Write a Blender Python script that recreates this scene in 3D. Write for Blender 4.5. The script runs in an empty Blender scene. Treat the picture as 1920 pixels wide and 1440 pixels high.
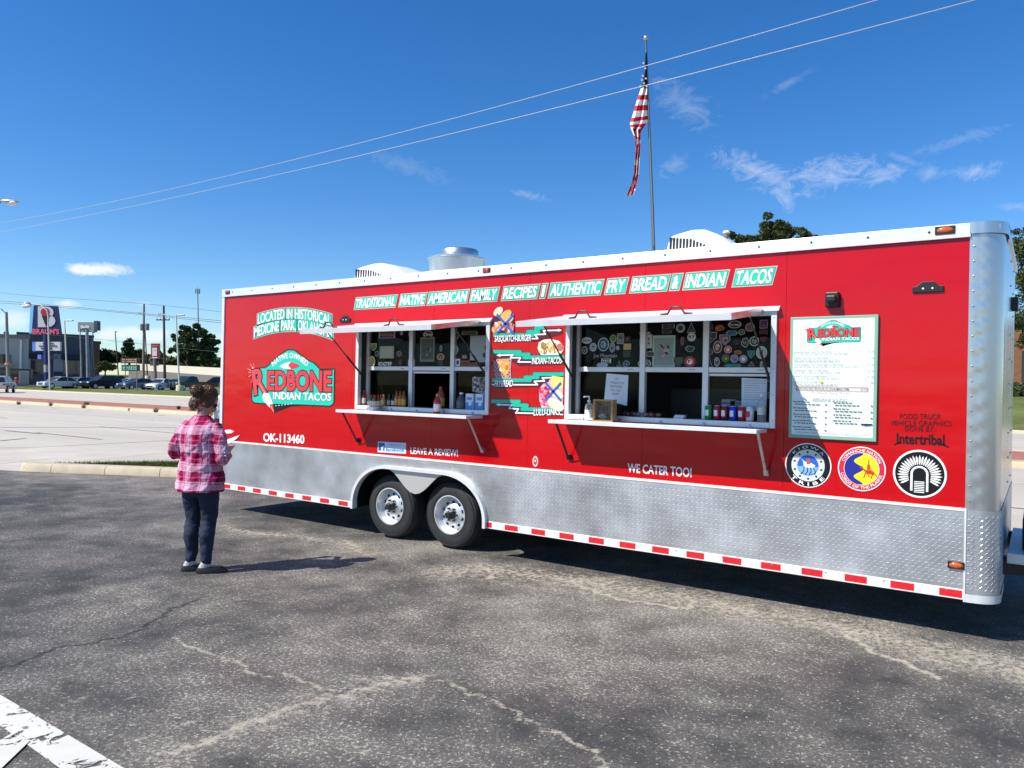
import bpy, bmesh, math, random
import numpy as np
from mathutils import Vector, Matrix, Euler
random.seed(7); np.random.seed(7)
sc = bpy.context.scene
COL = sc.collection
R_ = math.radians

# ---------------------------------------------------------------- camera
CAM = Vector((9.007, -6.268, 1.731))
CR = Matrix(((0.8233010, -0.5674116, -0.0148145), (0.5672540, 0.8234294, -0.0136727), (0.0199568, 0.0028531, 0.9997968)))
FPX = 1443.0
cam = bpy.data.cameras.new('camera'); cam_o = bpy.data.objects.new('camera', cam); COL.objects.link(cam_o)
cam.sensor_width = 36.0; cam.lens = FPX / 1920 * 36; cam.clip_end = 3000; cam.clip_start = 0.05
_r, _f, _u = CR.col[0], CR.col[1], CR.col[2]
_m = Matrix((( _r[0], _u[0], -_f[0], CAM[0]), (_r[1], _u[1], -_f[1], CAM[1]), (_r[2], _u[2], -_f[2], CAM[2]), (0, 0, 0, 1)))
cam_o.matrix_world = _m
sc.camera = cam_o

# ---------------------------------------------------------------- sky, sun, exposure
SUN_D = Vector((0.64, 1.0, -1.30)).normalized()
world = bpy.data.worlds.new('World'); sc.world = world; world.use_nodes = True
sun = bpy.data.lights.new('sun', 'SUN'); sun.energy = 5.0; sun.angle = R_(0.53); sun.color = (1.0, 0.955, 0.88)
sun_o = bpy.data.objects.new('sun', sun); COL.objects.link(sun_o)
sun_o.rotation_euler = SUN_D.to_track_quat('-Z', 'Y').to_euler(); sun_o.location = (-20, -30, 40)
sc.view_settings.view_transform = 'Standard'; sc.view_settings.look = 'None'
sc.view_settings.exposure = 0.45; sc.view_settings.gamma = 1.0

def ray(px, py):
    return CR @ Vector(((px - 960) / FPX, 1.0, -(py - 720) / FPX))
def dep(px, py, D):            # a point D metres in front of the camera
    return CAM + ray(px, py) * D
def gnd(px, py, z=0.0):        # a point on level ground
    d = ray(px, py); return CAM + d * ((z - CAM.z) / d.z)
def side(px, py, Y=0.0):       # a point of the trailer's long side (plane y = Y): its x and z
    d = ray(px, py); p = CAM + d * ((Y - CAM.y) / d.y); return p.x, p.z
def pxof(p):
    q = CR.transposed() @ (Vector(p) - CAM); return 960 + FPX * q.x / q.y, 720 - FPX * q.z / q.y

# sky shader: Nishita + thin cirrus and low cumulus
def build_sky():
    nt = world.node_tree; N = nt.nodes; L = nt.links; N.clear()
    out = N.new('ShaderNodeOutputWorld'); bg = N.new('ShaderNodeBackground'); bg.inputs[1].default_value = 0.088
    sky = N.new('ShaderNodeTexSky'); sky.sky_type = 'NISHITA'; sky.sun_disc = False
    sky.sun_elevation = math.asin(-SUN_D.z); sky.sun_rotation = math.atan2(-SUN_D.x, -SUN_D.y)
    sky.air_density = 1.0; sky.dust_density = 0.05; sky.ozone_density = 1.8; sky.altitude = 350
    tc = N.new('ShaderNodeTexCoord')
    def math_(op, a, b=None, c=None, clamp=False):
        n = N.new('ShaderNodeMath'); n.operation = op; n.use_clamp = clamp
        for i, v in enumerate((a, b, c)):
            if v is None: continue
            if isinstance(v, (int, float)): n.inputs[i].default_value = v
            else: L.new(v, n.inputs[i])
        return n.outputs[0]
    def dot(vec):
        n = N.new('ShaderNodeVectorMath'); n.operation = 'DOT_PRODUCT'; L.new(tc.outputs['Generated'], n.inputs[0]); n.inputs[1].default_value = vec
        return n.outputs['Value']
    def noise(scale, stretch, detail=6, rough=0.6, dist=0.0):
        mp = N.new('ShaderNodeMapping'); L.new(tc.outputs['Generated'], mp.inputs[0]); mp.inputs['Scale'].default_value = stretch
        n = N.new('ShaderNodeTexNoise'); n.inputs['Scale'].default_value = scale; n.inputs['Detail'].default_value = detail
        n.inputs['Roughness'].default_value = rough; n.inputs['Distortion'].default_value = dist
        L.new(mp.outputs[0], n.inputs['Vector']); return n.outputs['Fac']
    n_c = noise(24, (1, 1, 1.6), 10, 0.68, 2.6)      # wispy
    n_k = noise(34, (1, 1, 1.5), 6, 0.6, 0.2)       # puffy
    total = None
    def patch(px, py, a, b, rot, strength, nz, soft, thr, gain=1.6):
        nonlocal total
        c = ray(px, py).normalized(); r = CR.col[0].copy(); e1 = (r - c * r.dot(c)).normalized(); e2 = c.cross(e1).normalized()
        if e2.z < 0: e2 = -e2
        cr, sr = math.cos(R_(rot)), math.sin(R_(rot)); f1 = e1 * cr + e2 * sr; f2 = e2 * cr - e1 * sr
        u = math_('DIVIDE', dot(f1), a / FPX); v = math_('DIVIDE', dot(f2), b / FPX)
        rr = math_('SQRT', math_('ADD', math_('MULTIPLY', u, u), math_('MULTIPLY', v, v)))
        g = math_('SUBTRACT', 1.0, rr, clamp=True)
        m = math_('ADD', g, math_('MULTIPLY', math_('SUBTRACT', nz, 0.5), soft * 2))
        m = math_('MULTIPLY', math_('SUBTRACT', m, thr), 1.0 / (1 - thr) * gain, clamp=True)
        m = math_('MULTIPLY', math_('MULTIPLY', m, math_('GREATER_THAN', g, 0.0)), math_('GREATER_THAN', dot(c), 0.0))
        m = math_('MULTIPLY', m, strength)
        total = m if total is None else math_('MAXIMUM', total, m)
    for a in [(1430, 325, 130, 40, -20, .36), (1560, 322, 120, 40, 8, .34), (1655, 328, 60, 24, 15, .34), (1740, 324, 50, 20, 0, .2), (1830, 322, 60, 22, 10, .28), (1465, 365, 60, 22, -45, .3),
              (1285, 195, 100, 44, -35, .16), (1480, 155, 70, 12, 30, .12), (1800, 262, 100, 16, 20, .14), (1262, 310, 50, 26, 30, .15), (990, 366, 60, 12, -10, .18), (760, 310, 140, 26, -18, .09), (1905, 388, 50, 12, 0, .22), (1700, 300, 60, 10, -20, .15)]:
        patch(*a, nz=n_c, soft=1.15, thr=0.34, gain=0.85)
    for a in [(182, 505, 78, 17, 0, .95), (122, 570, 26, 13, 0, .7), (250, 625, 110, 22, 0, .75), (200, 628, 40, 16, 0, .7), (15, 600, 50, 30, 0, .6), (290, 630, 50, 22, 0, .75), (395, 640, 40, 30, 0, .35), (270, 570, 20, 8, 0, .3), (5, 640, 60, 20, 0, .6)]:
        patch(*a, nz=n_k, soft=0.9, thr=0.30)
    hsv = N.new('ShaderNodeHueSaturation'); hsv.inputs['Saturation'].default_value = 1.36; L.new(sky.outputs[0], hsv.inputs['Color'])
    tint = N.new('ShaderNodeMixRGB'); tint.blend_type = 'MULTIPLY'; tint.inputs[0].default_value = 1; tint.inputs[2].default_value = (.92, 1.08, 1.30, 1); L.new(hsv.outputs[0], tint.inputs[1])
    mix = N.new('ShaderNodeMixRGB'); mix.inputs[2].default_value = (8.0, 8.4, 9.0, 1)
    L.new(total, mix.inputs[0]); L.new(tint.outputs[0], mix.inputs[1]); L.new(mix.outputs[0], bg.inputs[0]); L.new(bg.outputs[0], out.inputs[0])
build_sky()

# ---------------------------------------------------------------- materials
MATS = {}
def nodes_of(m):
    nt = m.node_tree; return nt, nt.nodes, nt.links, nt.nodes['Principled BSDF']
def mat(name, col, rough=0.5, metal=0.0, spec=0.5, noise=0.0, nscale=8.0, bump=0.0, bscale=60.0, alpha=1.0, trans=0.0, coat=0.0, emit=None, ior=None, stretch=(1, 1, 1), rvar=0.0):
    if name in MATS: return MATS[name]
    m = bpy.data.materials.new(name); m.use_nodes = True; MATS[name] = m
    nt, N, L, P = nodes_of(m)
    P.inputs['Base Color'].default_value = (*col, 1); P.inputs['Roughness'].default_value = rough; P.inputs['Metallic'].default_value = metal
    P.inputs['Specular IOR Level'].default_value = spec; P.inputs['Transmission Weight'].default_value = trans; P.inputs['Coat Weight'].default_value = coat
    P.inputs['Coat Roughness'].default_value = 0.05
    if ior: P.inputs['IOR'].default_value = ior
    if noise or bump or rvar:
        tc = N.new('ShaderNodeTexCoord'); mp = N.new('ShaderNodeMapping'); mp.inputs['Scale'].default_value = stretch; L.new(tc.outputs['Object'], mp.inputs[0])
    if noise or rvar:
        n = N.new('ShaderNodeTexNoise'); n.inputs['Scale'].default_value = nscale; n.inputs['Detail'].default_value = 6; n.inputs['Roughness'].default_value = 0.62; L.new(mp.outputs[0], n.inputs['Vector'])
    if noise:
        mx = N.new('ShaderNodeMixRGB'); mx.inputs[1].default_value = (*[c * (1 - noise) for c in col], 1); mx.inputs[2].default_value = (*[min(1, c * (1 + noise)) for c in col], 1)
        r = N.new('ShaderNodeValToRGB'); r.color_ramp.elements[0].position = 0.3; r.color_ramp.elements[1].position = 0.7
        L.new(n.outputs['Fac'], r.inputs[0]); L.new(r.outputs[0], mx.inputs[0]); L.new(mx.outputs[0], P.inputs['Base Color'])
    if rvar:
        mr = N.new('ShaderNodeMapRange'); mr.inputs['From Min'].default_value = 0.3; mr.inputs['From Max'].default_value = 0.7
        mr.inputs['To Min'].default_value = max(0.02, rough - rvar); mr.inputs['To Max'].default_value = min(1, rough + rvar); L.new(n.outputs['Fac'], mr.inputs[0]); L.new(mr.outputs[0], P.inputs['Roughness'])
    if bump:
        b = N.new('ShaderNodeBump'); b.inputs['Strength'].default_value = bump; b.inputs['Distance'].default_value = 0.01
        n2 = N.new('ShaderNodeTexNoise'); n2.inputs['Scale'].default_value = bscale; n2.inputs['Detail'].default_value = 4; L.new(mp.outputs[0], n2.inputs['Vector'])
        L.new(n2.outputs['Fac'], b.inputs['Height']); L.new(b.outputs[0], P.inputs['Normal'])
    if emit: P.inputs['Emission Color'].default_value = (*emit[:3], 1); P.inputs['Emission Strength'].default_value = emit[3]
    if alpha < 1: P.inputs['Alpha'].default_value = alpha
    return m
def srgb(h):
    h = h.lstrip('#'); c = [int(h[i:i + 2], 16) / 255 for i in (0, 2, 4)]
    return tuple(x / 12.92 if x <= 0.04045 else ((x + 0.055) / 1.055) ** 2.4 for x in c)
def ink(h, rough=0.35):        # printed vinyl of one colour
    return mat('vinyl_' + h.lstrip('#'), srgb(h), rough, noise=0.06, nscale=30)

# ---------------------------------------------------------------- mesh builder
class MB:
    def __init__(s): s.v = []; s.f = []; s.m = []; s.k = 0
    def add(s, vs, fs):
        o = len(s.v); s.v += [tuple(p) for p in vs]
        for f in fs: s.f.append(tuple(i + o for i in f)); s.m.append(s.k)
        return s
    def mi(s, k): s.k = k; return s
    def box(s, x0, x1, y0, y1, z0, z1):
        return s.add([(x0, y0, z0), (x1, y0, z0), (x1, y1, z0), (x0, y1, z0), (x0, y0, z1), (x1, y0, z1), (x1, y1, z1), (x0, y1, z1)],
                     [(0, 3, 2, 1), (4, 5, 6, 7), (0, 1, 5, 4), (1, 2, 6, 5), (2, 3, 7, 6), (3, 0, 4, 7)])
    def obox(s, M, sx, sy, sz):      # box of half sizes under a matrix
        pts = [M @ Vector((a * sx, b * sy, c * sz)) for c in (-1, 1) for a, b in ((-1, -1), (1, -1), (1, 1), (-1, 1))]
        return s.add(pts, [(0, 3, 2, 1), (4, 5, 6, 7), (0, 1, 5, 4), (1, 2, 6, 5), (2, 3, 7, 6), (3, 0, 4, 7)])
    def bar(s, a, b, w, h, up=(0, 0, 1)):   # rectangular bar between two points
        a = Vector(a); b = Vector(b); d = (b - a); L = d.length; d.normalize(); u = Vector(up)
        x = d.cross(u); x = x.normalized() if x.length > 1e-5 else Vector((1, 0, 0)); u = x.cross(d)
        M = Matrix.Translation((a + b) / 2) @ Matrix((x, d, u)).transposed().to_4x4()
        return s.obox(M, w / 2, L / 2, h / 2)
    def prism(s, poly, d0, d1, ax='y'):    # 2D outline swept along an axis; ax='y': outline is (x, z)
        n = len(poly)
        def P(p, d): return (p[0], d, p[1]) if ax == 'y' else ((d, p[0], p[1]) if ax == 'x' else (p[0], p[1], d))
        vs = [P(p, d0) for p in poly] + [P(p, d1) for p in poly]
        return s.add(vs, [tuple(range(n)), tuple(range(2 * n - 1, n - 1, -1))] + [(i, i + n, (i + 1) % n + n, (i + 1) % n) for i in range(n)])
    def tube(s, pts, rad, n=10, cap=True):
        pts = [Vector(p) for p in pts]; m = len(pts)
        if not hasattr(rad, '__len__'): rad = [rad] * m
        vs = []; prev = None
        for i, p in enumerate(pts):
            t = (pts[min(i + 1, m - 1)] - pts[max(i - 1, 0)]).normalized()
            if prev is None:
                a = Vector((0, 0, 1)) if abs(t.z) < 0.9 else Vector((1, 0, 0)); x = t.cross(a).normalized()
            else: x = (prev - t * prev.dot(t)).normalized()
            prev = x; y = t.cross(x)
            for k in range(n):
                a = 2 * math.pi * k / n; vs.append(p + (x * math.cos(a) + y * math.sin(a)) * rad[i])
        fs = [(i * n + k, i * n + (k + 1) % n, (i + 1) * n + (k + 1) % n, (i + 1) * n + k) for i in range(m - 1) for k in range(n)]
        if cap: fs += [tuple(range(n - 1, -1, -1)), tuple(range((m - 1) * n, m * n))]
        return s.add(vs, fs)
    def lathe(s, prof, n=24, M=None, closed=False, cap=True):     # prof: (radius, height) about local z
        M = M or Matrix(); m = len(prof)
        vs = [M @ Vector((r * math.cos(2 * math.pi * k / n), r * math.sin(2 * math.pi * k / n), h)) for r, h in prof for k in range(n)]
        fs = [(i * n + k, i * n + (k + 1) % n, (i + 1) * n + (k + 1) % n, (i + 1) * n + k) for i in range(m - 1) for k in range(n)]
        if closed: fs += [((m - 1) * n + k, (m - 1) * n + (k + 1) % n, (k + 1) % n, k) for k in range(n)]
        elif cap:
            if prof[0][0] > 1e-6: fs.append(tuple(range(n - 1, -1, -1)))
            if prof[-1][0] > 1e-6: fs.append(tuple(range((m - 1) * n, m * n)))
        return s.add(vs, fs)
    def loft(s, rings, n=20, cap=True):   # rings: (cx, cy, cz, rx, ry) level ellipses
        vs = [(cx + rx * math.cos(2 * math.pi * k / n), cy + ry * math.sin(2 * math.pi * k / n), cz) for cx, cy, cz, rx, ry in rings for k in range(n)]
        m = len(rings)
        fs = [(i * n + k, i * n + (k + 1) % n, (i + 1) * n + (k + 1) % n, (i + 1) * n + k) for i in range(m - 1) for k in range(n)]
        if cap: fs += [tuple(range(n - 1, -1, -1)), tuple(range((m - 1) * n, m * n))]
        return s.add(vs, fs)
    def ball(s, c, r, n=12, m=8, sq=(1, 1, 1), M=None):
        vs = []; fs = []; M = M or Matrix()
        for i in range(m + 1):
            t = math.pi * i / m
            for k in range(n):
                a = 2 * math.pi * k / n
                vs.append(Vector(c) + M @ Vector((r * sq[0] * math.sin(t) * math.cos(a), r * sq[1] * math.sin(t) * math.sin(a), -r * sq[2] * math.cos(t))))
        fs = [(i * n + k, i * n + (k + 1) % n, (i + 1) * n + (k + 1) % n, (i + 1) * n + k) for i in range(m) for k in range(n)]
        return s.add(vs, fs)
    def build(s, name, mats, parent=None, smooth=False, ang=40, loc=None, bevel=0, **props):
        me = bpy.data.meshes.new(name); me.from_pydata([tuple(v) for v in s.v], [], s.f)
        if not isinstance(mats, (list, tuple)): mats = [mats]
        for m in mats: me.materials.append(m)
        if len(mats) > 1: me.polygons.foreach_set('material_index', s.m)
        bm = bmesh.new(); bm.from_mesh(me)
        if props.pop('weld', False): bmesh.ops.remove_doubles(bm, verts=bm.verts, dist=1e-5)
        if props.pop('norm', True): bmesh.ops.recalc_face_normals(bm, faces=bm.faces)
        bm.to_mesh(me); bm.free()
        if smooth:
            me.polygons.foreach_set('use_smooth', [True] * len(me.polygons)); me.set_sharp_from_angle(angle=R_(ang))
        o = bpy.data.objects.new(name, me); COL.objects.link(o)
        if parent: o.parent = parent
        if loc is not None: o.location = loc
        if bevel:
            b = o.modifiers.new('bevel', 'BEVEL'); b.width = bevel; b.segments = 2; b.limit_method = 'ANGLE'; b.angle_limit = R_(35)
        for k, v in props.items(): o[k] = v
        return o
def thing(name, label, cat, loc=(0, 0, 0), rz=0.0, group=None):
    o = bpy.data.objects.new(name, None); COL.objects.link(o); o.location = loc; o.rotation_euler = (0, 0, rz); o.empty_display_size = 0.2
    o['label'] = label; o['category'] = cat
    if group: o['group'] = group
    return o
def tag(o, label, cat, group=None):
    o['label'] = label; o['category'] = cat
    if group: o['group'] = group
    return o
def copy_tree(o, parent=None):
    c = o.copy(); COL.objects.link(c); c.parent = parent
    for ch in list(o.children): copy_tree(ch, c)
    return c

# ---------------------------------------------------------------- flat print: lettering and vinyl shapes
_tc = {}
def text2d(body, off=0.0):
    key = (body, off)
    if key in _tc: return _tc[key]
    cu = bpy.data.curves.new('t', 'FONT'); cu.body = body; cu.size = 1.0; cu.offset = off; cu.resolution_u = 3; cu.fill_mode = 'FRONT'
    ob = bpy.data.objects.new('t', cu); COL.objects.link(ob)
    dg = bpy.context.evaluated_depsgraph_get(); me = bpy.data.meshes.new_from_object(ob.evaluated_get(dg))
    v = np.array([x.co[:2] for x in me.vertices]).reshape(-1, 2); f = [tuple(p.vertices) for p in me.polygons]
    bpy.data.objects.remove(ob); bpy.data.curves.remove(cu); bpy.data.meshes.remove(me)
    _tc[key] = (v, f); return v, f
class Decal:
    """flat vinyl on a plane facing -y: layers a fraction of a millimetre apart"""
    def __init__(s, y=-0.003, step=0.0007): s.v = []; s.f = []; s.m = []; s.mats = []; s.y = y; s.step = step
    def _k(s, m):
        if m not in s.mats: s.mats.append(m)
        return s.mats.index(m)
    def raw(s, pts, fs, m, layer):
        o = len(s.v); k = s._k(m)
        for p in pts: s.v.append((p[0], s.y - layer * s.step, p[1]))
        for f in fs: s.f.append(tuple(i + o for i in f)); s.m.append(k)
    def poly(s, pts, m, layer=0):
        a = sum(pts[i][0] * pts[(i + 1) % len(pts)][1] - pts[(i + 1) % len(pts)][0] * pts[i][1] for i in range(len(pts)))
        if a < 0: pts = pts[::-1]
        s.raw(pts, [tuple(range(len(pts)))], m, layer)
    def ell(s, cx, cz, rx, rz, m, layer=0, n=36, a0=0, rot=0):
        c, q = math.cos(rot), math.sin(rot); P = []
        for i in range(n):
            t = a0 + 2 * math.pi * i / n; u, v = rx * math.cos(t), rz * math.sin(t); P.append((cx + u * c - v * q, cz + u * q + v * c))
        s.poly(P, m, layer)
    def rect(s, x0, z0, x1, z1, m, layer=0): s.poly([(x0, z0), (x1, z0), (x1, z1), (x0, z1)], m, layer)
    def line(s, pts, w, m, layer=0):
        for i_, ((x0, z0), (x1, z1)) in enumerate(zip(pts, pts[1:])):
            d = math.hypot(x1 - x0, z1 - z0) or 1; nx, nz = -(z1 - z0) / d * w / 2, (x1 - x0) / d * w / 2
            s.poly([(x0 + nx, z0 + nz), (x0 - nx, z0 - nz), (x1 - nx, z1 - nz), (x1 + nx, z1 + nz)], m, layer + .07 * i_)
    def text(s, body, p0, p1, h, m, layer=0, off=0.0, shear=0.0, warp=None, outline=None, olay=None, owide=0.04):
        """text from p0 to p1 along its baseline, cap height h"""
        for (mm, lay, of) in ([(outline, layer if olay is None else olay, off + owide)] if outline else []) + [(m, layer + (1 if outline and olay is None else 0), off)]:
            v0, _ = text2d(body, off); v, f = text2d(body, of)
            if not len(v): return
            x0, x1 = v0[:, 0].min(), v0[:, 0].max(); capv = text2d('H', 0.0)[0]; hh = capv[:, 1].max()
            d = Vector((p1[0] - p0[0], p1[1] - p0[1])); L = d.length; dx = d / L; dn = Vector((-dx.y, dx.x)); P = []
            for a, b in v:
                u = (a - x0) / (x1 - x0) * L; w = b / hh * h; u += w * shear
                if warp: P.append(warp(u / L, w))
                else: P.append((p0[0] + dx.x * u + dn.x * w, p0[1] + dx.y * u + dn.y * w))
            s.raw(P, f, mm, lay)
    def arc(s, body, cx, cz, r, a0, a1, h, m, layer=0, off=0.0, outward=True, **kw):
        """text round a circle from angle a0 to a1 (degrees, reading direction)"""
        def w(t, k):
            a = R_(a0 + (a1 - a0) * t); rr = r + (k if outward else -k); return cx + rr * math.cos(a), cz + rr * math.sin(a)
        s.text(body, (0, 0), (1, 0), h, m, layer, off, warp=w, **kw)
    def build(s, name, parent, **props):
        me = bpy.data.meshes.new(name); me.from_pydata(s.v, [], s.f)
        for m in s.mats: me.materials.append(m)
        me.polygons.foreach_set('material_index', s.m)
        o = bpy.data.objects.new(name, me); COL.objects.link(o); o.parent = parent
        for k, v in props.items(): o[k] = v
        return o

# ================================================================ ground
def V2(p): return Vector((p[0], p[1]))
def sheet(name, pts, z, m, **pr):
    mb = MB(); mb.add([(p[0], p[1], z) for p in pts], [tuple(range(len(pts)))]); o = mb.build(name, m, norm=False, **pr)
    if o.data.polygons[0].normal.z < 0: o.data.flip_normals()
    return o

def asphalt_mat():
    m = bpy.data.materials.new('worn_asphalt'); m.use_nodes = True; nt, N, L, P = nodes_of(m)
    tc = N.new('ShaderNodeTexCoord'); at = N.new('ShaderNodeAttribute'); at.attribute_name = 'wear'
    sep = N.new('ShaderNodeSeparateColor'); L.new(at.outputs['Color'], sep.inputs[0])
    def noise(scale, det=5, rough=0.6, dist=0.0):
        n = N.new('ShaderNodeTexNoise'); n.inputs['Scale'].default_value = scale; n.inputs['Detail'].default_value = det; n.inputs['Roughness'].default_value = rough; n.inputs['Distortion'].default_value = dist
        L.new(tc.outputs['Object'], n.inputs['Vector']); return n.outputs['Fac']
    def ramp(fac, a, b, c0=(0, 0, 0), c1=(1, 1, 1)):
        r = N.new('ShaderNodeValToRGB'); r.color_ramp.elements[0].position = a; r.color_ramp.elements[1].position = b
        r.color_ramp.elements[0].color = (*c0, 1); r.color_ramp.elements[1].color = (*c1, 1); L.new(fac, r.inputs[0]); return r.outputs[0]
    def mix(f, a, b, mode='MIX'):
        n = N.new('ShaderNodeMixRGB'); n.blend_type = mode
        for i, v in enumerate((f, a, b)):
            if isinstance(v, tuple): n.inputs[i].default_value = (*v, 1)
            elif isinstance(v, float): n.inputs[i].default_value = v
            else: L.new(v, n.inputs[i])
        return n.outputs[0]
    def mth(op, a, b, cl=False):
        n = N.new('ShaderNodeMath'); n.operation = op; n.use_clamp = cl
        for i, v in enumerate((a, b)):
            if isinstance(v, (int, float)): n.inputs[i].default_value = v
            else: L.new(v, n.inputs[i])
        return n.outputs[0]
    big = noise(0.45, 6, 0.65, 0.5); mid = noise(2.3, 6, 0.65); fine = noise(46, 4, 0.75); grit = noise(150, 3, 0.65); brk = noise(17, 5, 0.7, 0.5)
    worn = mth('ADD', mth('MULTIPLY', big, 0.65), mth('MULTIPLY', mid, 0.45))          # where the binder has worn off
    base = mix(ramp(worn, 0.44, 0.66), (0.034, 0.034, 0.034), (0.120, 0.110, 0.096))
    base = mix(ramp(fine, 0.35, 0.65), base, mix(1.0, base, (1.75, 1.72, 1.65), 'MULTIPLY'))
    base = mix(ramp(noise(1.1, 4), 0.52, 0.68, (0, 0, 0), (0.35, 0.35, 0.35)), base, (0.085, 0.066, 0.064))   # faint reddish stains
    # light stone chips
    vo = N.new('ShaderNodeTexVoronoi'); vo.feature = 'F1'; vo.inputs['Scale'].default_value = 58; vo.inputs['Randomness'].default_value = 1; L.new(tc.outputs['Object'], vo.inputs['Vector'])
    cs = N.new('ShaderNodeSeparateColor'); L.new(vo.outputs['Color'], cs.inputs[0])
    near = mth('LESS_THAN', vo.outputs['Distance'], 0.40)
    thr = mth('SUBTRACT', 1.13, mth('MULTIPLY', worn, 0.56))
    chip = mth('MULTIPLY', near, mth('GREATER_THAN', cs.outputs[0], mth('ADD', thr, 0.10)))
    fl = noise(50, 4, 0.72, 0.6); flthr = mth('SUBTRACT', 0.84, mth('MULTIPLY', worn, 0.50))
    fleck = mth('MULTIPLY', mth('SUBTRACT', fl, flthr), 16.0, True)
    base = mix(mth('MULTIPLY', fleck, 0.9), base, mix(mid, (0.24, 0.22, 0.19), (0.56, 0.52, 0.45)))
    dk = mth('MULTIPLY', mth('SUBTRACT', 0.45, noise(40, 5, 0.75, 0.4)), 7.0, True)
    base = mix(mth('MULTIPLY', dk, 0.8), base, (0.014, 0.014, 0.014))
    base = mix(mth('MULTIPLY', chip, 0.7), base, mix(cs.outputs[1], (0.20, 0.18, 0.15), (0.58, 0.53, 0.45)))
    # sand lying in cracks and tyre tracks (red channel), open dark cracks (green)
    sandm = mth('MULTIPLY', mth('SUBTRACT', mth('ADD', sep.outputs[0], mth('ADD', mth('MULTIPLY', mth('SUBTRACT', fine, 0.5), 1.5), mth('MULTIPLY', mth('SUBTRACT', brk, 0.5), 2.6))), 0.30), 1.7, True)
    sandm = mth('MULTIPLY', sandm, mth('GREATER_THAN', sep.outputs[0], 0.02))
    base = mix(mth('MULTIPLY', sandm, 0.9), base, mix(mid, (0.36, 0.315, 0.235), (0.50, 0.45, 0.36)))
    base = mix(sep.outputs[1], base, (0.012, 0.012, 0.012))
    base = mix(mth('MULTIPLY', sep.outputs[2], 0.55), base, mix(1.0, base, (0.50, 0.53, 0.58), 'MULTIPLY'))    # fresh sealer patch
    L.new(base, P.inputs['Base Color']); P.inputs['Roughness'].default_value = 0.8; P.inputs['Specular IOR Level'].default_value = 0.35
    b = N.new('ShaderNodeBump'); b.inputs['Strength'].default_value = 0.8; b.inputs['Distance'].default_value = 0.009
    h = mth('ADD', mth('ADD', mth('MULTIPLY', grit, 0.6), mth('MULTIPLY', fine, 0.8)), mth('ADD', mth('MULTIPLY', chip, 0.5), mth('MULTIPLY', sep.outputs[1], -2.5)))
    L.new(h, b.inputs['Height']); L.new(b.outputs[0], P.inputs['Normal'])
    return m
M_ASPH = asphalt_mat()

def polyg(pp): return np.array([[*gnd(x, y)[:2]] for x, y in pp])
def dist_poly(X, Y, P):
    D = np.full(X.shape, 1e9); T = np.zeros(X.shape); acc = 0
    for (ax, ay), (bx, by) in zip(P, P[1:]):
        dx, dy = bx - ax, by - ay; L2 = dx * dx + dy * dy + 1e-12
        t = np.clip(((X - ax) * dx + (Y - ay) * dy) / L2, 0, 1); d = np.hypot(X - ax - t * dx, Y - ay - t * dy)
        k = d < D; T[k] = (acc + t * math.sqrt(L2))[k]; D = np.minimum(D, d); acc += math.sqrt(L2)
    return D, T
def jag(P, step=0.05, amp=0.018):     # a wandering crack through the given points
    out = []
    for a, b in zip(P, P[1:]):
        n = max(1, int(np.hypot(*(b - a)) / step)); d = (b - a) / (np.hypot(*(b - a)) + 1e-9); nn = np.array([-d[1], d[0]])
        for i in range(n): out.append(a + (b - a) * i / n + nn * random.gauss(0, amp))
    return np.array(out + [P[-1]])
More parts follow.
